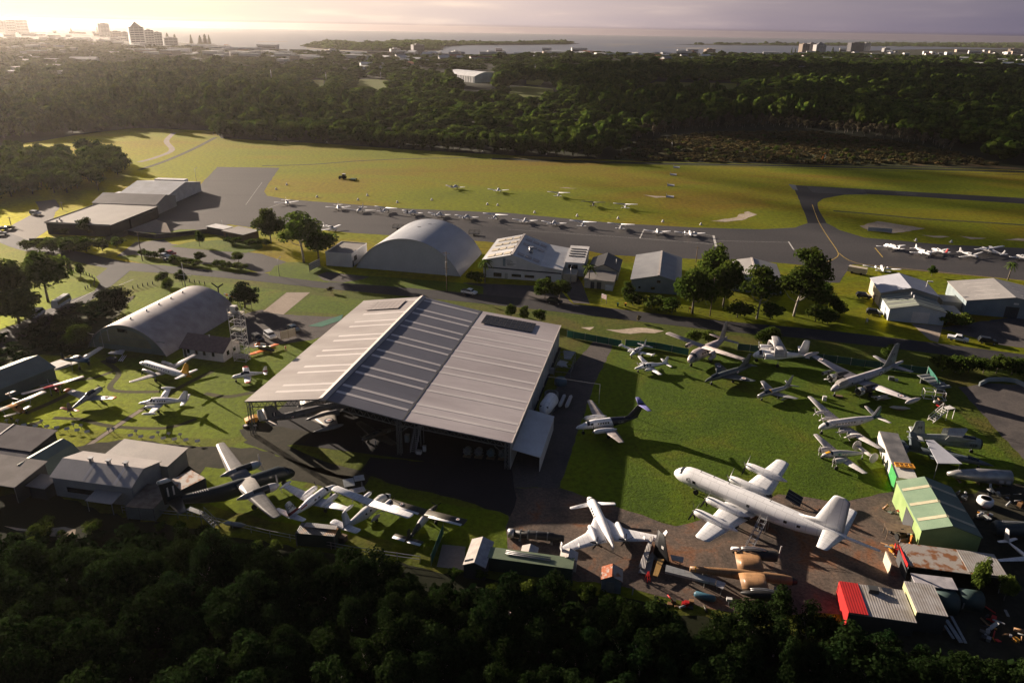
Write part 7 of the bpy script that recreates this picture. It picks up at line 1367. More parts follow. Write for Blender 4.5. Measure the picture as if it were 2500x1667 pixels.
# person in orange
b = G(698, 858); t = thing('person', 'person in an orange top and tan trousers walking by the boards', 'person', (b.x, b.y, 0), rad(60))
M_skin = mat('skin', (.38, .22, .15), .6); M_trs = mat('tan_trousers', (.42, .30, .18), .8); M_hair = mat('dark_hair', (.03, .02, .015), .8)
pv = [((0, 0, .95), .13), ((.01, 0, 1.18), .13), ((.02, 0, 1.40), .12), ((.03, 0, 1.52), .055), ((.04, 0, 1.62), .085), ((.04, 0, 1.73), .07)]; pe = [(0, 1), (1, 2), (2, 3), (3, 4), (4, 5)]
def chain(root, pts):
    k = root
    for q, r in pts: pv.append((q, r)); pe.append((k, len(pv) - 1)); k = len(pv) - 1
for s, fx in ((-1, .28), (1, -.22)): chain(0, [((.0, s * .10, .86), .085), ((fx * .55, s * .11, .48), .058), ((fx, s * .12, .10), .04), ((fx + .17, s * .12, .04), .032)])
for s, fx in ((-1, -.2), (1, .24)): chain(2, [((.02, s * .19, 1.39), .06), ((fx * .35, s * .25, 1.12), .042), ((fx, s * .25, .90), .03), ((fx * 1.2, s * .25, .80), .026)])
chain(4, [((.14, 0, 1.62), .018)])
me = bpy.data.meshes.new('body'); me.from_pydata([q for q, r in pv], pe, []); me.materials.append(M_skin); o = bpy.data.objects.new('body', me); COL.objects.link(o); o.parent = t
md = o.modifiers.new('skin', 'SKIN'); md.use_smooth_shade = True
if not me.skin_vertices: me.attributes  # the layer comes with the modifier
for i, (q, r) in enumerate(pv):
    if me.skin_vertices: me.skin_vertices[0].data[i].radius = (r, r); me.skin_vertices[0].data[i].use_root = i == 0
o.modifiers.new('sub', 'SUBSURF').levels = 1
MB().tube([(0, 0, .92), (.0, 0, .99), (.01, 0, 1.2), (.02, 0, 1.40), (.02, 0, 1.45)], [.165, .175, .17, .19, .10], 12).build('top', M_orange, t)
for s, fx in ((-1, -.2), (1, .24)): MB().tube([(.02, s * .17, 1.40), (.0, s * .225, 1.30), (fx * .4, s * .25, 1.12)], [.075, .07, .06], 8).build('sleeve', M_orange, t)
for s, fx in ((-1, .28), (1, -.22)): MB().tube([(fx * .92, s * .12, .10), (fx * .5, s * .11, .48), (0, s * .09, .94)], [.065, .08, .115], 9).build('trouser_leg', M_trs, t)
MB().ball((.02, 0, 1.70), (.10, .09, .09)).build('hair', M_hair, t)

# ---- scrap yard, right
def F_(c, r, x, y, z=0): return G(*T(c, r, x, y), z)
b = F_(2, 3, 240, 800); t = thing('jet_engine', 'long black jet engine with a bright intake lying on gravel', 'engine', (b.x, b.y, 0), rad(172)); MB().tube([(-4.8, 0, .9), (-3.2, 0, .9), (-3, 0, 1.0), (.8, 0, 1.0), (1.2, 0, .85), (3.4, 0, .85)], [.55, .62, .7, .7, .62, .62], 14).build('casing', P_black, t); MB().tube([(3.4, 0, .85), (3.7, 0, .85), (4.4, 0, .85)], [.7, .78, .74], 14).build('intake', M_gal, t)
for x in (-2.2, -.4, 1.0, 2.2): MB().tube([(x, 0, .95), (x + .2, 0, .95)], .76, 14, sm=False).build('flange', M_steel, t)
MB().box(-3, -2.6, -.8, .8, 0, .4).build('stand', M_steel, t); MB().box(2.2, 2.6, -.8, .8, 0, .4).build('stand', M_steel, t)
b = F_(2, 3, 1390, 1010); t = thing('black_fin', 'tall black tail fin standing among wing scraps', 'tail fin', (b.x, b.y, 0), rad(-60)); MB().loft(aero([(.3, 1.9, 4.2, 0), (3.0, .6, 2.8, 0), (5.2, -.3, 1.6, 0)], .8, True), 0, True, True).build('fin', P_black, t); MB().box(-.6, -.1, -.13, .13, 2.6, 3.1).build('white_patch', M_wpaint, t); MB().box(-2.2, 2, -.6, .6, 0, .3).build('base', M_steel, t)
MB().plate([(-1.0, .6, 4.3), (-2.4, .6, 4.0), (-2.6, 1.4, 2.6), (-1.4, 1.2, 2.8)], (0, 0, 1), .12).build('rudder_piece', P_yel, t)
for lab, q, m, th_, nm in (('grey ridged wing slab leaning beside the black fin', [(1310, 760, 2.6), (1275, 770, 2.4), (1175, 1030, .9), (1230, 1060, .9)], M_corr, .3, 'wing_slab'), ('lower grey wing slab lying on the rough grass', [(1300, 900, 1.0), (1310, 960, 1.0), (1275, 1110, .5), (1170, 1090, .5), (1190, 1040, .5)], P_grey, .25, 'wing_slab'), ('tan yellow rudder panel propped up near the fin', [(1345, 965, 1.3), (1402, 970, 1.3), (1345, 1125, .9), (1300, 1115, .9)], paint('tan_rudder', (.46, .28, .10), []), .12, 'rudder_panel'), ('small pale flap panel right of the black fin', [(1458, 930, .9), (1580, 955, .9), (1570, 1000, .8), (1470, 975, .8)], P_lgrey, .1, 'loose_flap'), ('long grey wing laid across the yard beside the tan fuselage', [(1420, 1020, 1.8), (1870, 1150, 1.6), (1860, 1190, 1.5), (1410, 1080, 1.6)], P_lgrey, .4, 'spare_wing'), ('square pale wing root panel at the end of the long wing', [(1875, 1155, 1.6), (1955, 1185, 1.6), (1930, 1240, 1.4), (1865, 1205, 1.4)], P_dull, .15, 'root_panel')):
    pts = [F_(2, 3, *c[:2], c[2]) for c in q]; o = pts[0]; t = thing(nm, lab, 'wing part', (o.x, o.y, 0)); MB().slab([v - Vector((o.x, o.y, 0)) for v in pts], th_).build('panel', m, t)
    for v in (pts[0] * .8 + pts[2] * .2, pts[2] * .8 + pts[0] * .2): w = v - Vector((o.x, o.y, 0)); MB().bar((w.x, w.y, 0), (w.x, w.y, w.z - th_ * .9), .12).build('trestle', M_steel, t)
b = F_(2, 3, 1265, 1180); t = thing('red_stepladder', 'small red stepladder in the grass', 'ladder', (b.x, b.y, 0), rad(20)); MB().bar((-.25, 0, 0), (-.1, .4, 1.8), .07).bar((.25, 0, 0), (.1, .4, 1.8), .07).bar((-.25, .8, 0), (-.1, .4, 1.8), .06).bar((.25, .8, 0), (.1, .4, 1.8), .06).bar((-.2, .1, .5), (.2, .1, .5), .06).bar((-.17, .2, 1), (.17, .2, 1), .06).bar((-.12, .3, 1.45), (.12, .3, 1.45), .06).build('frame', M_redp, t)
b = G(1720, 1462); t = thing('blue_drum_tank', 'blue drum lying in the weeds below the long wing', 'tank', (b.x, b.y, 0), rad(-20)); MB().tube([(-1.6, 0, .5), (-1.3, 0, .5), (1.3, 0, .5), (1.6, 0, .5)], [.2, .5, .5, .2], 12).build('drum', mat('blue_drum', (.05, .14, .20), .5), t); MB().box(-1, 1, -.3, .3, 0, .15).build('skid', M_steel, t)
b = G(1778, 1478); t = thing('white_bin', 'white box on a thin stand in the weeds', 'box', (b.x, b.y, 0), rad(-10)); MB().box(-.4, .4, -.25, .25, 1.0, 1.4).build('box', M_wpaint, t); MB().bar((0, 0, 0), (0, 0, 1), .08).build('post', M_gal, t)
b = F_(3, 4, 275, 290); t = thing('solar_trailer', 'tilted solar panel on a stand behind the biggest aircraft', 'solar panel', (b.x, b.y, 0), rad(60)); MB().slab([(-1.6, -1.4, .8), (1.6, -1.4, .8), (1.6, 1.2, 1.7), (-1.6, 1.2, 1.7)], .06).build('panel', M_panel, t); MB().bar((0, 0, 0), (0, 0, 1.2), .15).build('post', M_gal, t)
for k in range(4): x = -1.6 + 3.2 * k / 3; MB().bar((x, -1.4, .85), (x, 1.2, 1.75), .05).build('frame_bar', M_gal, t)
b = F_(3, 4, 1225, 590); t = thing('green_forklift', 'olive green old tractor by the lime shed', 'tractor', (b.x, b.y, 0), rad(100)); MB().box(-.9, .6, -.55, .55, .5, 1.2).build('body', P_olive, t); MB().box(.6, 1.8, -.4, .4, .5, 1.1).build('bonnet', paint('old_green', (.07, .09, .05), []), t); MB().bar((-.4, 0, 1.2), (-.5, 0, 1.9), .5).build('seat', P_black, t); MB().bar((-1.2, -.7, .3), (-1.2, .7, .3), .2, .6).build('blade', M_gal, t)
for x, r in ((-.5, .55), (1.3, .4)):
    for s in (-.7, .7): MB().tube([(x, s - .14, r), (x, s + .14, r)], r, 12, sm=False).build('wheel', M_tyre, t)
rr_ = random.Random(3); junk = [P_lgrey, P_black, M_redp, M_yellow, M_gal, P_tan, M_steel, P_olive]
def heap(lab, at, n, spread, cat='junk', nm='scrap_heap', hmax=1.0):
    b = G(*at); t = thing(nm, lab, cat, (b.x, b.y, 0), rr_.uniform(0, 3))
    for k in range(n):
        x, y = rr_.gauss(0, spread[0]), rr_.gauss(0, spread[1]); z = rr_.uniform(.1, hmax); m = junk[rr_.randrange(len(junk))]; f = rr_.random(); d = Vector((rr_.uniform(-1, 1), rr_.uniform(-1, 1), rr_.uniform(-.3, .5))).normalized()
        if f < .4: MB().tube([Vector((x, y, z)) - d * .6, Vector((x, y, z)) + d * .6], rr_.uniform(.08, .3), 8).build('pipe', m, t)
        elif f < .75: MB().bar(Vector((x, y, z)) - d * rr_.uniform(.3, 1), Vector((x, y, z)) + d * .5, rr_.uniform(.1, .6), .12).build('panel', m, t)
        else: MB().box(x - .35, x + .35, y - .3, y + .3, 0, z).build('crate', m, t)
heap('cluster of small motor parts by the lime shed doorway', (2208, 1262), 12, (.5, 1.2)); heap('dark clutter pile between the lime shed and the rusty shed', (2180, 1345), 10, (1.0, .8)); heap('tangle of engine scraps behind the white engine cowl', (2448, 1215), 16, (1.6, .9)); heap('yellowish heap of scraps beside the dark fuselage', (2402, 1262), 12, (1.0, .7)); heap('junk pile with blue and white pieces at the lower right', (2420, 1530), 18, (2.2, .8)); heap('scrap row below the silver fuselage', (2345, 1215), 10, (1.6, .5)); heap('engine bits under the biggest aircraft nose', (1695, 1190), 9, (.5, .5), hmax=1.6); heap('parts heap at the far end of the white stairs', (2298, 985), 12, (1.6, .6)); heap('scraps lying in the weeds below the long wing', (1650, 1480), 14, (2.5, 1.0)); heap('scraps at the lower right corner by the junk pile', (2485, 1560), 8, (.8, .8))
b = F_(3, 2, 1650, 1430); c_ = F_(3, 2, 2205, 1480); t = thing('silver_fuselage', 'bare silver fuselage tube lying behind the lime shed', 'fuselage', (b.x, b.y, 0), math.atan2(c_.y - b.y, c_.x - b.x)); L = (c_ - b).length
MB().tube([(0, 0, 1.2), (L * .15, 0, 1.3), (L * .5, 0, 1.45), (L, 0, 1.5)], [.35, .8, 1.3, 1.4], 18).build('shell', P_bare, t)
for k in range(2): MB().box(L * .78 + k * 1.2, L * .78 + .8 + k * 1.2, -1.44, -1.36, 1.0, 1.6).build('window_patch', P_dull, t)
for x in (.2, .5, .85): MB().box(L * x - .2, L * x + .2, -1, 1, 0, .3).build('cradle', M_wood, t)
b = F_(3, 4, 1995, 300); tag(MB().tube([(0, 0, 0), (0, 0, .5), (0, 0, 1.2), (0, 0, 1.4), (0, 0, 1.4), (0, 0, 1.0)], [1.15, 1.35, 1.3, 1.1, .85, .85], 20).build('engine_cowl', P_white, None, (b.x, b.y, 0)), 'white barrel-shaped engine cowl standing open end up', 'cowl')
b = F_(3, 4, 2060, 560); t = thing('dark_fuselage', 'dark stripped fuselage cut by the right edge', 'fuselage', (b.x, b.y, 0), rad(-4)); MB().tube([(0, 0, 1.2), (.6, 0, 1.3), (12, 0, 1.4)], [1.0, 1.25, 1.3], 16).build('shell', paint('dark_shell', (.05, .065, .07), []), t)
for z in (2.2, 2.5, 2.7): MB().bar((1, -.6 + z * .2, z), (11, -.6 + z * .2, z), .12).build('roof_rail', M_gal, t)
for i, (q0, q1) in enumerate((((1655, 1330), (1790, 1535)), ((1700, 1300), (1830, 1540)), ((1640, 1380), (1720, 1500)))):
    a_, c_ = F_(3, 4, *q0, .8), F_(3, 4, *q1, .5); t = thing('wing_strip', ('broadest', 'rightmost', 'shortest')[i] + ' of three long pale wing strips lying beside the corrugated shed', 'wing part', (a_.x, a_.y, 0)); d = c_ - a_; MB().bar((0, 0, .8), (d.x, d.y, .5), .55 if i == 0 else .35, .1).build('strip', P_lgrey, t); MB().box(-.2, .2, -.2, .2, 0, .72).build('block', M_wood, t)
b = G(2275, 945); t = thing('wing_trestle', 'ribbed grey wing section on a trestle by the green fence corner', 'wing part', (b.x, b.y, 0), rad(-75)); MB().slab([(-3.6, -1.5, 1.7), (3.4, -2.0, 1.5), (3.4, 2.0, 1.5), (-3.6, 1.6, 1.7)], .15).build('skin', P_grey, t)
for k in range(5): MB().bar((-3 + 1.5 * k, -1.5, 1.75), (-3 + 1.5 * k, 1.7, 1.75), .2, .12).build('rib', P_lgrey, t)
for x in (-2.5, 2.5): MB().box(x - .1, x + .1, -1.2, 1.2, 0, 1.5).build('trestle', M_steel, t)
b = G(2275, 972); t = thing('pipe_structure', 'open white tube frame beside the bomber wing tip', 'frame', (b.x, b.y, 0), rad(-14)); f_ = MB()
for z in (.2, 2.0):
    for y in (-1, 1): f_.bar((-2, y, z), (2.4, y, z), .1)
    for x in (-2, .2, 2.4): f_.bar((x, -1, z), (x, 1, z), .1)
for x in (-2, .2, 2.4):
    for y in (-1, 1): f_.bar((x, y, 0), (x, y, 2.0), .1)
f_.build('frame', M_wpaint, t)
for at, lab, m in (((2196, 1000), 'pale drop tank lying on the lawn by the airliner tail', P_lgrey), ((575, 1285), 'long pale drop tank in the shade below the stairs', P_lgrey), ((2150, 975), 'grey fin-tailed pod under the bomber wing', P_lgrey)):
    b = G(*at); t = thing('drop_tank', lab, 'drop tank', (b.x, b.y, 0), rad(-8)); MB().tube([(-2.2, 0, .5), (-1.4, 0, .5), (1.0, 0, .5), (2.2, 0, .5)], [.06, .36, .36, .05], 12).build('tank', m, t); MB().box(-.8, .8, -.25, .25, 0, .2).build('cradle', M_wood, t)
for at, lab, m, s in (((2012, 977), 'white box standing near the bomber nose wheel', M_wpaint, (.8, .6, 1.0)), ((2046, 968), 'orange-brown board on the grass under the bomber', M_wood, (1.8, .7, .25)), ((2175, 927), 'small dark crate on the lawn behind the bomber wing', M_steel, (1.2, .8, .8)), ((2188, 930), 'white block beside the dark crate behind the bomber', M_wpaint, (.7, .5, .5))):
    b = G(*at); t = thing('box', lab, 'box', (b.x, b.y, 0), rad(-15)); MB().box(-s[0] / 2, s[0] / 2, -s[1] / 2, s[1] / 2, 0, s[2]).build('body', m, t); MB().box(-s[0] / 2 - .03, s[0] / 2 + .03, -s[1] / 2 - .03, s[1] / 2 + .03, s[2], s[2] + .05).build('lid', m, t)
b = G(868, 1196); t = thing('flap_table', 'three pale flap panels laid on a trestle by the white aircraft', 'wing part', (b.x, b.y, 0), rad(20)); MB().slab([(-2.0, -.8, 1.6), (-.1, -.8, 1.6), (-.1, 1.2, 1.9), (-2.0, 1.2, 1.9)], .1).build('panel', P_lgrey, t); MB().slab([(.0, .2, 1.75), (1.8, .2, 1.75), (1.8, 1.6, 1.95), (.0, 1.6, 1.95)], .1).build('panel', P_lgrey, t); MB().slab([(-1.2, -2.4, .9), (1.6, -2.0, .9), (1.4, -.9, 1.1), (-1.2, -1.0, 1.1)], .08).build('panel', P_dull, t)
for x in (-1.5, 1.3): MB().box(x - .1, x + .1, -1.6, 1.2, 0, .85).build('trestle', M_steel, t)
for at, lab in (((972, 560), 'black trailer frame on the apron left of the arched hangar'), ((1158, 574), 'black trailer frame on the apron right of the arched hangar')):
    b = G(*at); t = thing('trailer_frame', lab, 'trailer', (b.x, b.y, 0), rad(-8)); MB().box(-2.2, 2.2, -1, 1, .6, .8).build('bed', P_black, t)
    for x in (-2.1, 0, 2.1):
        for s in (-.95, .95): MB().bar((x, s, .8), (x, s, 1.9), .1).build('stanchion', P_black, t)
    for s in (-.95, .95): MB().bar((-2.1, s, 1.9), (2.1, s, 1.9), .1).build('rail', P_black, t); MB().tube([(0, s - .1, .35), (0, s + .1, .35)], .35, 12, sm=False).build('wheel', M_tyre, t)
b = G(2155, 566); t = thing('site_hoarding', 'pale blue low hoarding on the sandy patch by the taxiway', 'hoarding', (b.x - 6, b.y + 1, 0), rad(-14)); MB().box(0, 9.5, -.06, .06, .1, 1.7).build('panel', M_lav, t); MB().bar((.2, .1, 0), (.2, .9, 1.4), .1).build('prop', M_steel, t); MB().bar((9.2, .1, 0), (9.2, .9, 1.4), .1).build('prop', M_steel, t)
b = G(2092, 668); t = thing('engine_cover_trailer', 'cream rounded box trailer behind the white roadside hangar', 'trailer', (b.x, b.y, 0), rad(-35)); MB().box(-3, 3, -1.1, 1.1, .5, 2.4).build('body', M_cream, t)
for x in (-1.5, 1.5): MB().tube([(x, -1.15, .4), (x, 1.15, .4)], .4, 12, sm=False).build('wheel', M_tyre, t)
b = G(808, 1310) if False else G(838, 1320); t = thing('pallet_stack', 'stack of pale pallets at the end of the ribbed container', 'pallets', (b.x, b.y, 0), rad(70))
for k in range(4): MB().box(-.6, .6, -.5, .5, k * .25, k * .25 + .2).build('pallet', M_wood, t)
# ================================================================ trees
L_wood = leafmat('leaf_dark_olive', (.020, .046, .008), (.080, .105, .016), .36, .35)
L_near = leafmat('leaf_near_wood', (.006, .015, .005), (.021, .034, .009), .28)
L_broad = leafmat('leaf_green', (.036, .066, .011), (.088, .110, .020), .45)
L_pale = leafmat('leaf_grey_green', (.10, .10, .06), (.17, .13, .08), .25)
L_palm = leafmat('leaf_palm', (.05, .09, .015), (.09, .11, .03), .3)
M_bark = mat('grey_bark', (.20, .17, .14), .9, col2=(.11, .09, .07), scale=2)
M_barkp = mat('pale_bark', (.42, .38, .33), .85, col2=(.26, .22, .18), scale=1.5)

def lobes(rng, n, R, H, base, flat=.55, kk=1.0):
    out = []
    for k in range(n):
        a = rng.uniform(0, 2 * pi); r = R * math.sqrt(rng.uniform(0, 1)) * .72
        zz = base + (H - base) * rng.uniform(.25, .92) * (1 - .45 * (r / R) ** 2)
        s = R * kk * rng.uniform(.30, .50); out.append((r * cos(a), r * sin(a), zz, s, s * rng.uniform(flat, flat + .3)))
    out.append((0, 0, H - R * .35, R * .45, R * .38)); out.append((0, 0, base + (H - base) * .45, R * .6, (H - base) * .4))
    return out
def leaf_quads(rng, lb, n, size, up=.35, fill=.22):
    """Leaf clumps as small quads over and inside the lobes of a crown; returns (n,4,3)."""
    lb = np.array(lb); w = lb[:, 3] ** 2; idx = rng.choice(len(lb), n, p=w / w.sum())
    d = rng.normal(size=(n, 3)); d[:, 2] += up * .8; d /= np.linalg.norm(d, axis=1)[:, None]
    rad_ = np.where(rng.random(n) < fill, rng.random(n) * .85, .85 + rng.random(n) * .25)
    c = lb[idx, :3] + d * np.stack([lb[idx, 3], lb[idx, 3], lb[idx, 4]], 1) * rad_[:, None]
    nrm = d + rng.normal(scale=.55, size=(n, 3)); nrm[:, 2] += up; nrm /= np.linalg.norm(nrm, axis=1)[:, None]
    t = np.cross(nrm, rng.normal(size=(n, 3))); t /= np.linalg.norm(t, axis=1)[:, None]; b = np.cross(nrm, t)
    s = size * rng.uniform(.6, 1.35, n)[:, None]; t = t * s; b = b * s * rng.uniform(.5, .9, n)[:, None]
    return np.stack([c - t - b * .4, c + t * .3 - b, c + t + b * .5, c - t * .4 + b], 1)
def core_mesh(lb, k=.72, n=7, m=5):
    vs, fs = [], []
    for x, y, z, s, h in lb:
        o = len(vs)
        for i in range(m):
            a = -pi / 2 + pi * (i + .5) / m
            for j in range(n):
                wob = k * (1 + .18 * sin(j * 2.3 + i * 1.7 + x)); vs.append((x + s * wob * cos(a) * cos(2 * pi * j / n), y + s * wob * cos(a) * sin(2 * pi * j / n), z + h * wob * sin(a)))
        for i in range(m - 1):
            for j in range(n): p = o + i * n + j; q = o + i * n + (j + 1) % n; fs.append((p, q, q + n, p + n))
    return np.array(vs), np.array(fs)
def quads_mesh(name, V, m, extra=None):
    n = len(V); vs = V.reshape(-1, 3); fs = np.arange(n * 4).reshape(-1, 4)
    if extra is not None: fs = np.concatenate([fs, extra[1] + len(vs)]); vs = np.concatenate([vs, extra[0]])
    me = bpy.data.meshes.new(name); me.vertices.add(len(vs)); me.vertices.foreach_set('co', np.ascontiguousarray(vs, dtype=np.float32).ravel())
    nf = len(fs); me.loops.add(nf * 4); me.loops.foreach_set('vertex_index', np.ascontiguousarray(fs, dtype=np.int32).ravel())
    me.polygons.add(nf); me.polygons.foreach_set('loop_start', np.arange(nf, dtype=np.int32) * 4); me.polygons.foreach_set('loop_total', np.full(nf, 4, dtype=np.int32))
    me.materials.append(m); me.update(calc_edges=True)
    return me
def trunk_mesh(rng, H, R, lb, r0, bark, lean=.0, limbs=7):
    mb = MB(); top = H * .62; lx, ly = rng.uniform(-1, 1) * lean, rng.uniform(-1, 1) * lean
    pts = [(lx * t * t, ly * t * t, top * t) for t in (0, .25, .5, .75, 1)]
    mb.tube(pts, [r0 * 1.25, r0, r0 * .85, r0 * .65, r0 * .4], 7)
    for x, y, z, s, h in lb[:limbs]:
        t = min(.95, max(.3, (z / top) * rng.uniform(.45, .7))); p = Vector((lx * t * t, ly * t * t, top * t)); q = Vector((x, y, z - h * .3)); mid = (p + q) / 2 + Vector((0, 0, -.06 * H)) 
        mb.tube([p, mid, q], [r0 * .45, r0 * .3, r0 * .12], 5)
    me = bpy.data.meshes.new('trunk'); me.from_pydata(mb.v, [], mb.f); me.materials.append(bark); me.polygons.foreach_set('use_smooth', mb.s); me.update()
    return me
PROTO = {}; M_dbark = mat('dark_bark', (.06, .05, .04), .9)
def proto(kind, seed, H, R, base, nl, nq, size, leaf, bark, r0=.18, flat=.55, core=.66, lean=.3, fill=.22, k=1.0):
    rng = np.random.default_rng(seed); lb = lobes(rng, nl, R, H, base, flat, k)
    cm = quads_mesh('crown', leaf_quads(rng, lb, nq, size, fill=fill), leaf, core_mesh(lb, core) if core else None)
    PROTO.setdefault(kind, []).append((cm, trunk_mesh(rng, H, R, lb, r0, bark, lean), H, R))
for s in range(6): proto('broad', 100 + s, 8, 4.0, 1.9, 13, 2300, .30, L_broad, M_bark)
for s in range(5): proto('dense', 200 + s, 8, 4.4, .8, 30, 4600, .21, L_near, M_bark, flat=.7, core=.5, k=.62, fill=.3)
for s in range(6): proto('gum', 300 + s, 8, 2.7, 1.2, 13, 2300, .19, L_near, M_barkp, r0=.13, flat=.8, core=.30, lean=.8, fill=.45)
for s in range(3): proto('tallgum', 400 + s, 12, 4.0, 5.0, 11, 1900, .32, L_broad, M_barkp, r0=.20, flat=.5, core=.5, lean=1.0)
for s in range(5): proto('wood', 500 + s, 10, 5.0, .9, 11, 700, .55, L_wood, M_dbark, r0=.22)
for s in range(3): proto('scrubgum', 600 + s, 7, 2.0, 1.6, 8, 300, .45, L_pale, M_barkp, r0=.12, flat=.8, core=.4)
for s in range(4): proto('shrub', 700 + s, 2.5, 1.7, .25, 8, 750, .16, L_broad, M_bark, r0=.06, core=.6)
_pi = {k: 0 for k in PROTO}
NAMES = {'broad': 'leafy_tree', 'dense': 'wood_tree', 'gum': 'gum_tree', 'tallgum': 'tall_gum_tree', 'wood': 'forest_tree', 'scrubgum': 'scrub_tree', 'shrub': 'shrub'}
def tree(kind, p, h, r, label, group=None, rot=None, cat=None):
    pr = PROTO[kind]; cm, tm, H, R = pr[_pi[kind] % len(pr)]; _pi[kind] += 1
    t = thing(NAMES[kind], label, cat or ('shrub' if kind == 'shrub' else 'tree'), (p[0], p[1], 0), rot if rot is not None else random.uniform(0, 6.28), group)
    t.scale = (r / R, r / R, h / H)
    for nm, me in (('crown', cm), ('trunk', tm)):
        o = bpy.data.objects.new(nm, me); COL.objects.link(o); o.parent = t
    return t
def ptree(kind, base, top, wpx, label, group=None):
    b = G(*base); return tree(kind, (b.x, b.y), max(1.0, height(base, top)), wpx * .5 * mpp(b), label, group)
def palm(base, top, wpx, label):
    b = G(*base); h = height(base, top); R = wpx * .5 * mpp(b); t = thing('palm_tree', label, 'palm tree', (b.x, b.y, 0))
    MB().tube([(0, 0, 0), (.15, .05, h * .5), (.05, .1, h * .82)], [.24, .17, .14], 8).build('trunk', M_bark, t)
    rng = random.Random(int(base[0])); mb = MB()
    for k in range(22):
        a = k * 2.4; el = rng.uniform(-.3, 1.1); L = R * rng.uniform(.85, 1.15); pts = []
        for i in range(6):
            s = i / 5; pts.append(Vector((cos(a) * L * s * cos(el * (1 - s * .6)), sin(a) * L * s * cos(el * (1 - s * .6)), h * .82 + L * (sin(el) * s * .9 - .75 * s * s) + .1)))
        side = Vector((-sin(a), cos(a), 0)); vs = []
        for i, q in enumerate(pts): w = R * .12 * sin(pi * (i + .6) / 6.2); vs += [q - side * w + Vector((0, 0, -w * .6)), q, q + side * w + Vector((0, 0, -w * .6))]
        for i in range(5): mb.add([vs[3 * i + j] for j in range(6)], [(0, 1, 4, 3), (1, 2, 5, 4)])
    mb.build('crown', L_palm, t)
# single trees round the museum and the street
for k, b, top, w, lab in (
    ('broad', (118, 737), 617, 122, 'large rounded tree on the lit lawn beside the white minibus'),
    ('broad', (10, 752), 632, 125, 'big dark tree cut by the left edge above the parked vans'),
    ('broad', (48, 790), 712, 130, 'dark tree in front of the vans at the left edge'),
    ('dense', (284, 756), 702, 92, 'low spreading dark tree beyond the half-round hut'),
    ('dense', (598, 752), 690, 84, 'dense dark round tree beside the scaffold tower'),
    ('broad', (662, 594), 511, 76, 'leafy tree left of the pair by the white flat-roofed block'),
    ('tallgum', (742, 640), 518, 105, 'tallest olive tree beside the white flat-roofed block'),
    ('broad', (778, 632), 562, 92, 'dark bushy tree directly left of the white flat-roofed block'),
    ('broad', (488, 602), 563, 26, 'slim young tree on the lawn by the dark kiosk'),
    ('broad', (398, 622), 607, 24, 'small round tree beside the parked red and white car'),
    ('broad', (489, 636), 616, 28, 'small round tree in the middle of the car park hedge'),
    ('broad', (583, 640), 615, 35, 'small round tree at the right end of the car park hedge'),
    ('scrubgum', (172, 668), 644, 20, 'thin sapling behind the lit corner lawn'),
    ('broad', (197, 676), 642, 30, 'young tree standing on the lit corner lawn'),
    ('broad', (398, 694), 664, 34, 'leftmost of three young trees near the white cross mast'),
    ('broad', (415, 712), 677, 34, 'nearest of three young trees near the white cross mast'),
    ('broad', (446, 697), 661, 30, 'young tree right behind the white cross mast'),
    ('broad', (1330, 728), 682, 52, 'left one of two round trees in front of the white workshop'),
    ('broad', (1366, 730), 684, 52, 'right one of two round trees in front of the white workshop'),
    ('broad', (1531, 735), 688, 38, 'narrow dark tree left of the blue-grey hangar'),
    ('broad', (1690, 765), 655, 112, 'wide dark tree in front of the blue-grey hangar'),
    ('broad', (1745, 700), 597, 86, 'tree rising highest behind the dark roadside clump'),
    ('broad', (1765, 750), 640, 100, 'bushy tree in the middle of the dark roadside clump'),
    ('tallgum', (1848, 778), 650, 92, 'gum with a forked pale trunk beside the road'),
    ('tallgum', (1938, 772), 652, 112, 'gum with twin pale trunks before the dark shrubs'),
    ('broad', (1972, 705), 606, 92, 'dark tree by the curved end of the apron'),
    ('broad', (2000, 760), 690, 80, 'shadowed tree left of the parked dark cars'),
    ('broad', (2274, 674), 649, 22, 'small pale green tree between the two right hangars'),
    ('scrubgum', (1558, 786), 770, 14, 'tiny sapling alone on the verge beyond the road'),
    ('scrubgum', (808, 714), 700, 18, 'tiny sapling alone on the verge left of the hangar ridge'),
    ('broad', (1690, 842), 805, 44, 'taller bush behind the weathered high-wing transport'),
    ('broad', (1728, 842), 808, 46, 'broader bush behind the weathered high-wing transport'),
    ('broad', (1872, 852), 800, 62, 'dark bush behind the folded-wing aircraft'),
    ('broad', (2168, 880), 842, 40, 'bush behind the tall fin of the grey patrol aircraft'),
    ('broad', (1246, 780), 742, 26, 'slim tree at the far corner of the display hangar'),
    ('broad', (1280, 784), 748, 34, 'middle bush behind the display hangar solar panels'),
    ('broad', (1318, 788), 755, 34, 'right bush behind the display hangar solar panels'),
    ('broad', (2386, 1452), 1362, 46, 'bright round tree pressing against the long rusty shed'),
    ('broad', (214, 575), 534, 46, 'tree in front of the black-walled building'),
    ('broad', (162, 578), 558, 22, 'small tree at the left of the black-walled building front'),
    ('broad', (160, 815), 778, 60, 'lower bush between the road and the half-round hut'),
    ('broad', (195, 845), 795, 80, 'dark bush at the left end of the half-round hut'),
    ('broad', (2450, 1465), 1405, 50, 'dark scrubby tree behind the teal tank at the right edge')):
    ptree(k, b, top, w, lab)
for b, top, w, lab in (((1184, 690), 628, 42, 'palm at the left corner of the white workshop'), ((1436, 700), 640, 42, 'palm in front of the black-roofed cottage'), ((2460, 684), 636, 30, 'dark palm beyond the right-edge hangar'), ((62, 762), 742, 26, 'little bright palm behind the smaller white van')): palm(b, top, w, lab)
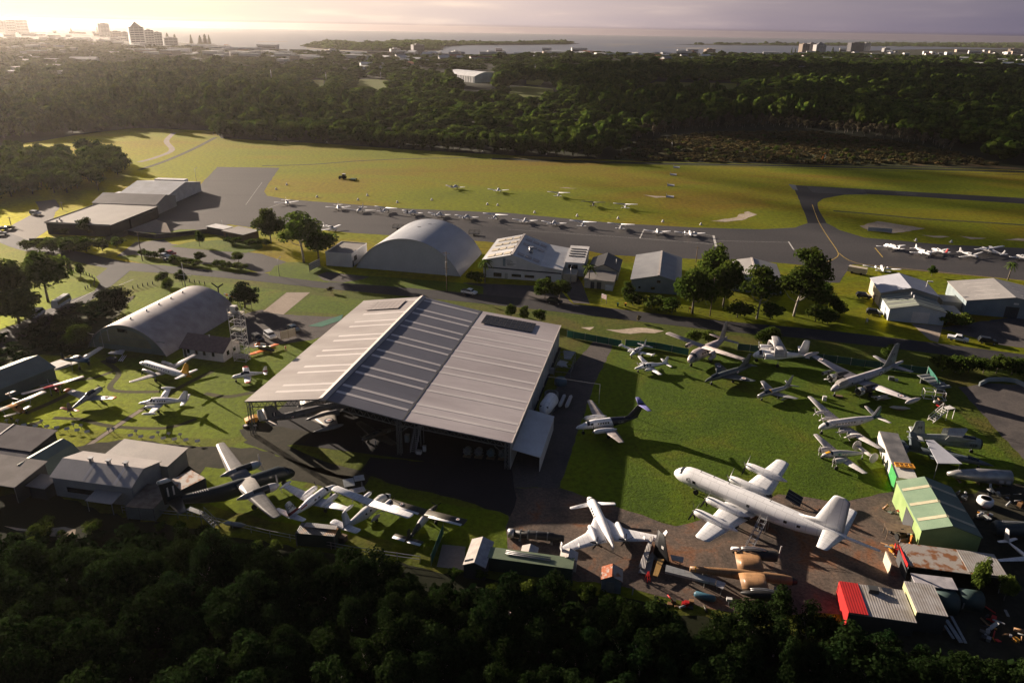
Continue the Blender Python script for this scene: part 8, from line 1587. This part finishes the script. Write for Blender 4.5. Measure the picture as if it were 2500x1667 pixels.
for x, y, top, w in [(66, 612, 588, 42), (96, 612, 584, 46), (130, 616, 582, 60), (170, 616, 580, 64), (212, 614, 580, 62), (250, 612, 580, 55), (286, 604, 578, 45), (150, 604, 580, 60), (190, 602, 578, 60)]:
    ptree('shrub', (x, y), top, w, 'dense dark shrub in the hedge below the black-walled building', 'shrubs in the black yard hedge')
for x, y in [(360, 628), (378, 630), (352, 624), (424, 640), (440, 643), (455, 646), (470, 648), (484, 650), (530, 650), (545, 653), (560, 655), (576, 657), (592, 660), (610, 600), (630, 598), (650, 600), (560, 594), (575, 596)]:
    ptree('shrub', (x, y), y - 16, 30, 'low clipped shrub in the car park planting strips', 'shrubs round the car park')
for x, y, top, w in [(2300, 905, 872, 62), (2332, 908, 868, 66), (2364, 908, 872, 60), (2400, 910, 876, 56), (2432, 910, 866, 66), (2470, 914, 874, 60), (2500, 918, 876, 60)]:
    ptree('shrub', (x, y), top, w, 'leafy green bush in the row beyond the grey car park', 'bushes along the road at the right')
for x, y, top, w in [(1545, 745, 715, 60), (1590, 752, 722, 70), (1640, 765, 728, 70), (1800, 775, 735, 80), (1880, 780, 740, 70), (1990, 785, 745, 70), (2040, 770, 735, 60), (2020, 790, 760, 60), (2310, 790, 762, 70), (2350, 795, 765, 60), (1165, 690, 664, 40), (1150, 684, 662, 34)]:
    ptree('shrub', (x, y), top, w, 'shadowed roadside shrub under the dark street trees', 'shrubs under the dark roadside trees')

def inside(p, poly):
    x, y = p; c = False; j = len(poly) - 1
    for i in range(len(poly)):
        xi, yi = poly[i]; xj, yj = poly[j]
        if (yi > y) != (yj > y) and x < (xj - xi) * (y - yi) / (yj - yi) + xi: c = not c
        j = i
    return c
def scatter(poly_px, step, rnd, jit=.45):
    poly = [G2(p) for p in poly_px]; xs = [p[0] for p in poly]; ys = [p[1] for p in poly]; out = []
    y = min(ys); row = 0
    while y < max(ys):
        x = min(xs) + (row % 2) * step / 2
        while x < max(xs):
            q = (x + rnd.uniform(-jit, jit) * step, y + rnd.uniform(-jit, jit) * step)
            if inside(q, poly): out.append(q)
            x += step
        y += step * .87; row += 1
    return out
R_ = random.Random(5)
# the near wood along the bottom of the picture
LW = [(-230, 1410), (60, 1400), (200, 1425), (330, 1385), (430, 1365), (560, 1378), (640, 1400), (640, 1830), (-330, 1830)]
for q in scatter(LW, 4.9, R_):
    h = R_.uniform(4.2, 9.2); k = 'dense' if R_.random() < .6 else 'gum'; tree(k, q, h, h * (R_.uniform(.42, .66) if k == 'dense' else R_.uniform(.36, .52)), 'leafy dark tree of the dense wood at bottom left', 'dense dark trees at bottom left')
RW = [(470, 1360), (600, 1378), (800, 1420), (1000, 1450), (1240, 1490), (1450, 1530), (1650, 1580), (1840, 1560), (2010, 1570), (2070, 1600), (2250, 1615), (2520, 1660), (2800, 1870), (600, 1870), (560, 1640)]
for q in scatter(RW, 3.5, R_):
    h = R_.uniform(3.2, 8.0); tree('gum' if R_.random() < .75 else 'dense', q, h, h * R_.uniform(.30, .48), 'slender airy gum in the dark wood along the bottom', 'slender gums along the bottom')
for b, top, w, lab in (((838, 1408), 1340, 52, 'isolated gum nearest the fence below the high-wing twin'), ((776, 1400), 1345, 36, 'slim gum beside the fence end post'), ((1350, 1500), 1395, 82, 'tall airy gum below the green workshop container'), ((1893, 1535), 1432, 84, 'big leafy gum overlapping the tan fuselage'), ((1965, 1570), 1470, 90, 'leafy gum left of the red-ended shed'), ((500, 1330), 1282, 36, 'grey-green gum below the rear stairs of the dark aircraft'), ((455, 1340), 1290, 60, 'pale leafless-looking gum at the fence corner'), ((1800, 1570), 1480, 90, 'gum below the crossed tan fuselage')):
    ptree('gum', b, top, w, lab)
for q in scatter([(30, 1330), (180, 1330), (330, 1300), (420, 1300), (560, 1330), (800, 1385), (1000, 1415), (1240, 1455), (1450, 1490), (1660, 1545), (1560, 1455), (1240, 1420), (900, 1375), (640, 1325), (420, 1280), (260, 1270), (100, 1265)], 3.0, R_):
    if R_.random() < .75: tree('shrub', q, R_.uniform(.8, 2.2), R_.uniform(.8, 1.7), 'scrubby bush on the rough strip before the fence', 'bushes on the rough strip by the fence')
# wood at the left, beside the apron
for q in scatter([(-180, 405), (40, 385), (240, 383), (300, 398), (318, 418), (268, 440), (225, 462), (120, 478), (-180, 520)], 9.0, R_):
    h = R_.uniform(7.5, 11); tree('wood', q, h, h * R_.uniform(.5, .62), 'dark rounded tree of the wood left of the apron', 'trees of the wood left of the apron')
# the front rank of the far forest
edge = [(-60, 345), (120, 330), (320, 314), (515, 313), (530, 336), (660, 342), (800, 350), (1000, 364), (1250, 378), (1480, 389)]
pts = [G(*p) for p in edge]; n_e = 0
for a, b in zip(pts, pts[1:]):
    L_ = (b - a).length; k = max(1, int(L_ / 7.5))
    for i in range(k):
        for row in range(2):
            q = a + (b - a) * ((i + R_.uniform(0, .8)) / k) + Vector((R_.uniform(-2, 2), row * 9 + R_.uniform(0, 4), 0)); h = R_.uniform(9, 13)
            tree('wood', (q.x, q.y), h, h * R_.uniform(.36, .46), 'dark tree in the front rank of the far forest', 'front rank of the far forest'); n_e += 1
for q in scatter([(1500, 385), (1560, 342), (1680, 318), (1860, 312), (2000, 316), (2200, 346), (2330, 370), (2330, 352), (2200, 325), (2000, 298), (1860, 292), (1660, 300), (1540, 328)], 9, R_):
    tree('scrubgum', q, R_.uniform(5, 9), R_.uniform(1.8, 3.2), 'pale grey-green gum edging the swampy scrub', 'pale gums edging the scrub')
for q in scatter([(1500, 392), (1600, 350), (1850, 330), (2100, 345), (2300, 380), (2420, 405), (2000, 402), (1600, 396)], 14, R_):
    if R_.random() < .6: tree('shrub', q, R_.uniform(1.5, 3.5), R_.uniform(1.2, 2.6), 'stunted bush scattered over the swampy scrub', 'bushes over the swampy scrub')

# the forest beyond: one mass
CLEAR = []
def stuff_forest(name, label, zones, leaf, nq_size):
    rng = np.random.default_rng(9); pro = []
    for nq, sz in nq_size:
        row = []
        for s in range(5):
            lb = lobes(rng, 5, 5.0, 10, 2.2, .75); v = leaf_quads(rng, lb, nq, sz, up=.0, fill=.0); c = core_mesh(lb, 1.0, 8, 6); row.append(np.concatenate([v, c[0][c[1]]]))
        pro.append(row)
    out = []
    CLR = [[(x, y if y < sum(q[1] for q in c) / len(c) else 69 + (y - 69) * 1.17) for x, y in c] for c in CLEAR]
    for poly, step, lv, h0, h1, keep in zones:
        P_ = np.array(scatter(poly, step, R_, .55)) if not isinstance(poly, np.ndarray) else poly
        for k, (x, y) in enumerate(P_):
            px, py = PX((x, y, 0))
            if px < -160 or px > 2660 or any(inside((px, py), c) for c in CLR) or R_.random() > keep: continue
            a = R_.uniform(0, 6.28); h = R_.uniform(h0, h1) * (.85 + .3 * sin(x * .011 + 1.3 * sin(y * .007))) * (1.3 if R_.random() < .12 else 1); r = step * R_.choice((.36, .44, .52, .62, .75, .9))
            v = pro[lv][R_.randrange(5)]; ca, sa = cos(a), sin(a); q = np.empty_like(v)
            q[..., 0] = (v[..., 0] * ca - v[..., 1] * sa) * r / 5 + x; q[..., 1] = (v[..., 0] * sa + v[..., 1] * ca) * r / 5 + y; q[..., 2] = v[..., 2] * h / 10
            out.append(q)
    V = np.concatenate(out); print(name, len(out), 'trees', len(V), 'quads')
    o = bpy.data.objects.new(name, quads_mesh(name, V, leaf)); COL.objects.link(o)
    return tag(o, label, 'forest', kind='stuff')
CLEAR += [[(1230, 206), (1290, 208), (1370, 216), (1372, 230), (1290, 234), (1240, 226)], [(1515, 214), (1600, 198), (1700, 200), (1805, 202), (1795, 218), (1660, 218), (1560, 226)], [(860, 193), (950, 194), (950, 212), (920, 212), (862, 203)], [(66, 250), (86, 251), (86, 268), (66, 266)], [(1283, 181), (1340, 183), (1320, 193), (1285, 190)], [(758, 194), (792, 194), (792, 206), (770, 206)], [(1055, 170), (1215, 180), (1215, 212), (1150, 214), (1060, 190)], [(1698, 215), (1775, 215), (1770, 226), (1705, 226)]]
EOF_ZONES = None
f1 = [(-250, 342), (120, 327), (320, 311), (517, 310), (535, 333), (800, 346), (1000, 360), (1250, 374), (1500, 385), (1560, 336), (1680, 306), (1860, 300), (2000, 306), (2200, 336), (2330, 362), (2440, 402), (2800, 432), (2800, 262), (-250, 230)]
f2 = [(-250, 230), (2800, 262), (2800, 196), (2300, 180), (1500, 172), (1000, 184), (600, 190), (420, 170), (-250, 160)]
f3 = [(-250, 160), (420, 170), (600, 190), (1000, 184), (1500, 172), (2300, 180), (2800, 196), (2800, 146), (2000, 136), (1300, 138), (860, 138), (560, 130), (420, 118), (250, 108), (0, 98), (-250, 92)]
stuff_forest('forest', 'wide dark green forest between the airfield and the town', [(f1, 15.0, 0, 7, 20, .97), (f2, 21, 1, 8, 21, .95)], L_wood, [(90, .5), (56, .75)])
stuff_forest('town_trees', 'trees mixed among the houses of the far town', [(f3, 24, 0, 7, 13, .50)], L_wood, [(24, 2.0)])
isl = [G2(p) for p in [(742, 114), (800, 108), (1040, 107), (1250, 106.3), (1400, 107), (1380, 109), (1150, 111), (1080, 114), (1072, 122), (960, 126), (880, 125), (800, 121)]]
il2 = [G2(p) for p in [(1650, 110), (1880, 109), (2100, 107), (2300, 107), (2700, 107), (3000, 118), (2700, 124), (2440, 118), (2000, 112.5), (1800, 111.5)]]
def fill(poly, n):
    xs = [p[0] for p in poly]; ys = [p[1] for p in poly]; out = []
    while len(out) < n:
        q = (R_.uniform(min(xs), max(xs)), R_.uniform(min(ys), max(ys)))
        if inside(q, poly): out.append(q)
    return np.array(out)
CLEAR2, CLEAR = CLEAR, []
stuff_forest('spit_trees', 'low woods covering the sand spit and the far island', [(fill(isl, 2600), 34, 0, 9, 16, 1), (fill(il2, 2200), 40, 0, 9, 15, 1)], L_wood, [(16, 2.6)])

def undergrowth(name, label, poly, step, leaf, h0, h1, sz, keep=.85, rr=(.5, 1.1)):
    global R_
    rng = np.random.default_rng(4); out = []; base = []
    for s in range(4):
        lb = lobes(rng, 5, 1.0, 1.0, .1, .7); v = leaf_quads(rng, lb, 34, sz, fill=.2); c = core_mesh(lb, .6, 5, 4); base.append(np.concatenate([v, c[0][c[1]]]))
    for x, y in scatter(poly, step, R_, .6):
        if R_.random() > keep: continue
        a = R_.uniform(0, 6.28); v = base[R_.randrange(4)]; q = np.empty_like(v); r = step * R_.uniform(*rr); h = R_.uniform(h0, h1)
        q[..., 0] = (v[..., 0] * cos(a) - v[..., 1] * sin(a)) * r + x; q[..., 1] = (v[..., 0] * sin(a) + v[..., 1] * cos(a)) * r + y; q[..., 2] = v[..., 2] * h; out.append(q)
    o = bpy.data.objects.new(name, quads_mesh(name, np.concatenate(out), leaf)); COL.objects.link(o); tag(o, label, 'undergrowth', kind='stuff')
undergrowth('undergrowth', 'dark tangled undergrowth filling the near wood', [(-230, 1312), (60, 1312), (200, 1316), (300, 1300), (420, 1310), (600, 1340), (800, 1395), (1000, 1425), (1240, 1465), (1450, 1500), (1650, 1560), (2010, 1560), (2070, 1580), (2250, 1600), (2520, 1640), (2800, 1870), (-330, 1850)], 1.9, L_near, .5, 1.9, .30)
undergrowth('swamp_scrub', 'low tangled scrub over the swampy ground beyond the field', [(1500, 391), (1560, 346), (1700, 326), (1850, 321), (2000, 323), (2200, 351), (2330, 373), (2440, 404), (2000, 401), (1560, 393)], 4.2, leafmat('leaf_scrub', (.060, .070, .030), (.13, .085, .04), .2), .5, 2.2, .30, .75, (.4, .9))
undergrowth('rough_scrub_strip', 'dark low scrub between the street and the half-round hut', [(-150, 840), (40, 815), (160, 760), (240, 735), (300, 745), (230, 790), (200, 860), (120, 860), (-100, 930)], 2.2, L_near, .4, 1.6, .3, .7)
# ================================================================ the far town
M_tw = mat('tower_render', (.72, .70, .69), .7, scale=.02); M_tg = mat('tower_grey', (.22, .21, .22), .7, scale=.02); M_tp = mat('tower_tan', (.42, .33, .27), .7, scale=.02); M_band = mat('tower_glazing', (.06, .065, .08), .2)
R_w = mat('white_house_roof', (.80, .79, .77), .35, scale=.1); R_g = mat('grey_house_roof', (.26, .26, .27), .5, scale=.1); R_r = mat('terracotta_roof', (.32, .12, .07), .7, scale=.1); R_s = mat('shiny_roof', (.85, .82, .76), .25, .3, scale=.05)
def tower(x0, x1, top, base, m, lab, D=16, floors=8, cat='tower block', crown=None):
    a, b = G(x0, base), G(x1, base); W_ = (b - a).length; h = height(((x0 + x1) / 2, base), top); t = thing('tower_block', lab, cat, (a.x, a.y, 0), math.atan2(b.y - a.y, b.x - a.x))
    MB().box(0, W_, 0, D, 0, h).build('wall', m, t); n = max(2, min(floors, int(h / 4)))
    for k in range(n): z = h * (k + .45) / n; MB().box(W_ * .06, W_ * .94, -.5, -.02, z, z + h / n * .42).build('window_band', M_band, t)
    for k in (.33, .66): MB().box(W_ * k - .5, W_ * k + .5, -.9, -.52, 1, h - .5).build('pier', m, t)
    MB().box(W_ * .3, W_ * .7, D * .3, D * .7, h, h + 3).build('plant_room', m, t)
    if crown: MB().add([(W_ * .1, 1, h), (W_ * .9, 1, h), (W_ * .9, D - 1, h), (W_ * .1, D - 1, h), (W_ * .5, D / 2, h + W_ * crown)], [(0, 1, 4), (1, 2, 4), (2, 3, 4), (3, 0, 4), (3, 2, 1, 0)]).build('roof', R_g, t)
tower(0, 18, 51, 80, M_tp, 'slab tower cut by the left edge of the skyline', 20); tower(19, 41, 50, 82, M_tw, 'second slab tower from the left edge of the skyline', 20); tower(42, 72, 49, 79, M_tw, 'broad twin-topped tower third from the left edge', 20)
tower(248, 271, 58, 90, M_tw, 'lone white tower standing between the two left tower groups', 18, 10); tower(322, 358, 66, 118, M_tw, 'tallest white tower with a peaked cap at left', 26, 12, crown=.35); tower(358, 381, 74, 116, M_tw, 'middle tower stepping down from the peaked one', 24, 10); tower(380, 400, 80, 116, M_tw, 'lowest tower at the right of the peaked one', 24, 9)
tower(326, 376, 107, 121, M_tw, 'low podium block in front of the peaked tower', 20, 4); tower(275, 298, 77, 93, M_tp, 'hazy low block right of the lone white tower', 16, 4); tower(300, 315, 79, 93, M_tg, 'small hazy block left of the peaked tower', 14, 4)
tower(402, 436, 93, 112, M_tw, 'stepped pale block right of the tower group', 16, 5); tower(1010, 1036, 110, 131, M_tg, 'grey tower alone on the middle shore', 22, 8); tower(795, 832, 123, 139, M_tw, 'white gridded apartment block on the shore', 14, 5); tower(955, 978, 120, 132, M_tw, 'small white block left of the grey shore tower', 14, 4)
tower(1106, 1126, 126, 136, M_tw, 'white box block right of the grey shore tower', 14, 3); tower(1181, 1221, 127, 139, M_tw, 'long white block on the middle shore', 16, 3); tower(1957, 1975, 108, 131, M_tp, 'sunlit tan tower of the right skyline group', 20, 8); tower(1975, 1990, 106, 130, M_tg, 'dark tower wedged behind the sunlit tan one', 20, 8)
tower(1991, 2015, 110, 131, M_tw, 'white tower with a gabled top right of the tan one', 18, 7, crown=.2); tower(2076, 2108, 105, 126, M_tg, 'wide dark tower of the right skyline', 22, 9); tower(2109, 2124, 106, 126, M_tw, 'white tower attached right of the wide dark one', 18, 8); tower(2158, 2172, 118, 127, M_tw, 'short white block far right of the dark tower', 14, 3)
tower(2466, 2494, 120, 127, M_tp, 'low sunlit building at the far right shore', 14, 2); tower(1724, 1746, 121, 132, M_tp, 'tan hotel block among houses on the right shore', 16, 3); tower(1687, 1700, 127, 136, R_r, 'small brick-red block left of the tan hotel', 12, 3)
def lowb(x0, x1, top, base, roof, lab, D=26, rise=.25, wall=None, nm='warehouse', rot=0):
    a, b = G(x0, base), G(x1, base); W_ = (b - a).length; h = height(((x0 + x1) / 2, base), top); t = thing(nm, lab, 'building', (a.x, a.y, 0), math.atan2(b.y - a.y, b.x - a.x) + rot); e = h * (1 - rise)
    shell(t, W_, D, [(0, e), (D / 2, h), (D, e)], wall or M_tw, roof, 'v', over=.6, th=.4); MB().box(W_ * .1, W_ * .8, -.2, -.02, e * .3, e * .6).build('window_band', M_band, t); return t
for x0, x1, tp, bs, rf, lab, D in ((52, 168, 147, 160, R_s, 'long bright flat-roofed hall in the left trees', 60), (170, 236, 141, 160, R_g, 'tan hip-roofed hall right of the bright hall', 50), (196, 306, 157, 176, R_s, 'hall with a bright eave over a row of columns', 40), (98, 206, 173, 184, R_g, 'long low grey roof below the bright hall', 30), (20, 96, 208, 222, R_w, 'white roof half buried in the left trees', 24), (68, 118, 136, 146, R_w, 'rounded pale roof above the bright hall', 40), (165, 262, 128, 138, R_w, 'row of pale roofs below the tower group', 30), (228, 256, 179, 192, R_g, 'grey house roof among the left trees', 14), (262, 282, 184, 200, R_g, 'cluster house roof beside the grey house', 14), (284, 306, 177, 186, R_g, 'small gable roof right of the cluster house', 14), (312, 342, 174, 184, R_w, 'pale triangular roof in the left forest', 16), (346, 374, 180, 188, R_w, 'low white roof right of the triangular one', 14), (366, 398, 155, 165, R_w, 'white roof wedged in the left forest', 18), (636, 700, 137, 146, R_s, 'bright industrial roof at the left of the factory cluster', 40), (696, 760, 137, 146, R_s, 'bright long roof in the middle of the factory cluster', 36), (770, 826, 145, 154, R_s, 'brightest broad roof of the factory cluster', 40), (724, 786, 154, 164, R_s, 'sloping bright roof low in the factory cluster', 40), (700, 756, 147, 153, R_w, 'thin pale roof behind the sloping factory roof', 30), (684, 704, 152, 159, R_w, 'little bright roof left in the factory cluster', 20), (764, 832, 158, 169, R_g, 'rust-red walled factory at the front of the cluster', 30), (882, 914, 153, 166, R_w, 'cream house with a brown roof right of the factory cluster', 18), (926, 964, 154, 166, R_g, 'grey roofed house right of the cream one', 18), (1150, 1215, 138, 150, R_r, 'terracotta roofs near the middle shore', 14), (1480, 1570, 132, 142, R_w, 'row of white roofs on the far middle shore', 14), (1940, 2010, 163, 170, R_g, 'low shed in the right forest edge', 14), (410, 460, 122, 134, R_w, 'long white roof below the stepped block', 24), (455, 535, 110, 124, R_w, 'pale beachfront row at the headland', 16), (536, 640, 117, 126, R_w, 'long pale row of beach houses', 14)):
    lowb(x0, x1, tp, bs, rf, lab, D, wall=R_r if 'rust-red' in lab else None)
q = G(1158, 203); t = thing('white_warehouse', 'large white warehouse with a curved ribbed roof in the forest', 'warehouse', (q.x, q.y, 0), rad(38))
shell(t, 46, 82, [(46 * k / 10, 9 + 6 * sin(pi * k / 10)) for k in range(11)], R_w, R_w, 'u', over=.3)
for k in range(12): MB().box(-.35, -.02, 3 + k * 6.5, 3.8 + k * 6.5, 0, 8.6).build('pilaster', R_g, t)
# small houses, one of each roof built and copied
HS = {}
for key, rf, lab in (('w', R_w, 'small white-roofed house among the trees of the far town'), ('g', R_g, 'small grey-roofed house among the trees of the far town'), ('r', R_r, 'small terracotta-roofed house among the trees of the far town')):
    t = thing('house', lab, 'house', (0, 0, 0), 0, 'houses of the far town'); shell(t, 16, 11, [(0, 4.2), (5.5, 7.2), (11, 4.2)], M_tw, rf, 'v', over=.7, th=.25); MB().box(2, 14, -.15, -.02, 1.4, 3).build('window_band', M_band, t); HS[key] = t
hz = [(860, 131, 1300, 150, 34), (1300, 132, 1900, 146, 40), (1900, 128, 2500, 150, 46), (2330, 148, 2500, 166, 34), (1560, 140, 1900, 152, 12), (0, 86, 320, 140, 34), (420, 112, 620, 160, 20), (830, 150, 1060, 180, 16), (640, 130, 860, 150, 10), (1280, 134, 1420, 142, 12)]
hr = random.Random(21); nh_ = 0
for x0, y0, x1, y1, n in hz:
    for k in range(n):
        q = G(hr.uniform(x0, x1), hr.uniform(y0, y1)); key = hr.choice('wwwggr'); sc = hr.uniform(.8, 1.7)
        if nh_ < 3: HS['wgr'[nh_]].location = (q.x, q.y, 0); HS['wgr'[nh_]].rotation_euler.z = hr.uniform(-.6, .6)
        else: dup(HS[key], (q.x, q.y, 0), hr.uniform(-.7, .7), None, None, (sc, sc, sc * .9))
        nh_ += 1
# plain commercial blocks
CB = []
for m, rf, w in ((M_tw, R_w, 'white'), (M_tp, R_g, 'tan'), (M_tw, R_s, 'bright')):
    t = thing('commercial_block', 'hazy low ' + w + ' commercial block of the far town', 'building', (0, 0, 0), 0, 'commercial blocks of the far town'); MB().box(0, 34, 0, 18, 0, 7).build('wall', m, t); MB().box(-.5, 34.5, -.5, 18.5, 7, 7.6).build('roof', rf, t); MB().box(2, 32, -.2, -.02, 2.5, 4.5).build('window_band', M_band, t); CB.append(t)
n_ = 0
for x0, y0, x1, y1, n in ((0, 80, 320, 100, 26), (0, 98, 330, 140, 34), (300, 118, 660, 150, 26), (640, 132, 900, 160, 20), (0, 140, 300, 215, 14), (880, 128, 1500, 142, 18), (1650, 126, 2500, 140, 22)):
    for k in range(n):
        q = G(hr.uniform(x0, x1), hr.uniform(y0, y1)); sx, sy, sz = hr.uniform(.5, 2.0), hr.uniform(.5, 1.4), hr.uniform(.7, 2.2)
        if n_ < 3: CB[n_].location = q; CB[n_].scale = (sx, sy, sz)
        else: dup(CB[hr.randrange(3)], (q.x, q.y, 0), hr.uniform(-.5, .3), None, None, (sx, sy, sz))
        n_ += 1
# Norfolk pines on the headland
for x, top, base, w, lab in ((409, 80, 96, 13, 'leftmost of two pines above the stepped block'), (427, 83, 96, 12, 'second pine above the stepped block'), (468, 84, 109, 12, 'slim pointed pine on the headland'), (490, 86, 110, 16, 'broad pine left on the headland clump'), (502, 82, 110, 18, 'tallest pine of the headland clump'), (512, 84, 110, 12, 'pine at the seaward end of the headland clump'), (1932, 115, 131, 5, 'tiny spire-like pine left of the tan tower'), (1941, 116, 131, 5, 'tiny pine beside the sunlit tan tower'), (2032, 115, 130, 9, 'pair-topped pine right of the gabled tower'), (2050, 117, 130, 7, 'thin pine left of the wide dark tower'), (175, 68, 82, 7, 'hazy pointed pine on the left skyline'), (239, 64, 84, 6, 'hazy thin pine left of the lone white tower')):
    b = G(x, base); h = height((x, base), top); r = w * .5 * mpp(b); t = thing('norfolk_pine', lab, 'tree', (b.x, b.y, 0)); mb = MB(); rg_ = random.Random(x)
    for k in range(9):
        z = h * (.12 + .86 * k / 9); rr0 = r * (1 - .82 * k / 9) * rg_.uniform(.8, 1.15); mb.tube([(0, 0, z - h * .03), (0, 0, z), (0, 0, z + h * .09)], [rr0 * .8, rr0, rr0 * .12], 9, sm=False)
    mb.build('crown', L_wood, t); MB().tube([(0, 0, 0), (0, 0, h * .5)], [r * .12, r * .06], 6).build('trunk', M_bark, t)

# ================================================================ broken cloud added out of view to shade chosen parts of the land
mc = mat('shade_cloud_skin', (.85, .85, .87), 1.0, col2=(.75, .76, .80), scale=.01, spec=0); cv, cf = [], []; rc_ = random.Random(8); off = Vector((sin(SUN_AZ), cos(SUN_AZ), 0)) * (620 / math.tan(SUN_EL))
def shade_puffs(poly, step, r0, r1, keep):
    for x, y in scatter(poly, step, rc_, .6):
        if rc_.random() > keep: continue
        r = rc_.uniform(r0, r1); o = len(cv); z = 620 + rc_.uniform(-25, 25)
        for k in range(3):
            a = rad((-38, 8, 52)[k]); cv.extend((x + off.x + r * cos(a) * cos(pi * j / 4), y + off.y + r * cos(a) * sin(pi * j / 4), z + r * .45 * sin(a)) for j in range(8))
        for k in range(2): cf.extend((o + k * 8 + j, o + k * 8 + (j + 1) % 8, o + k * 8 + 8 + (j + 1) % 8, o + k * 8 + 8 + j) for j in range(8))
        cf.append(tuple(range(o + 7, o - 1, -1))); cf.append(tuple(range(o + 16, o + 24)))
shade_puffs([(1500, 300), (1750, 330), (2350, 385), (2800, 430), (3100, 200), (3100, 172), (1900, 165), (1500, 170), (1320, 200)], 62, 32, 48, .72)
shade_puffs([(1150, 345), (1500, 380), (1500, 300), (1320, 200), (1400, 170), (1100, 170), (1000, 220)], 60, 24, 40, .30)
shade_puffs([(1850, 395), (2900, 440), (2900, 700), (2300, 640), (1900, 600), (1750, 500)], 24, 9, 13, .62)
shade_puffs([(-330, 1400), (560, 1390), (1240, 1490), (1800, 1580), (2900, 1640), (2900, 1950), (-330, 1950)], 15, 7, 10, .75)
shade_puffs([(1480, 640), (1900, 640), (2050, 740), (2000, 830), (1700, 800), (1480, 760)], 20, 8, 11, .6)
mb = MB(); mb.add(cv, cf, 0, True); o = mb.build('shade_cloud', mc); o['kind'] = 'stuff'; o['label'] = 'broken cloud added out of view to shade the land'; o['category'] = 'shade_cloud'

# ================================================================ the air
mh = bpy.data.materials.new('haze'); mh.use_nodes = True; N_, L_ = mh.node_tree.nodes, mh.node_tree.links; N_.clear()
ho = N_.new('ShaderNodeOutputMaterial'); hv = N_.new('ShaderNodeVolumePrincipled'); L_.new(hv.outputs[0], ho.inputs['Volume'])
hv.inputs['Color'].default_value = (.95, .87, .82, 1); hv.inputs['Density'].default_value = HAZE_D; hv.inputs['Anisotropy'].default_value = HAZE_G
hz_ = MB().box(-20100, 20100, -3100, 12100, -1.2, 86).build('haze', mh); hz_['kind'] = 'stuff'; hz_['label'] = 'thin warm haze over the airfield and the coast'; hz_['category'] = 'haze'
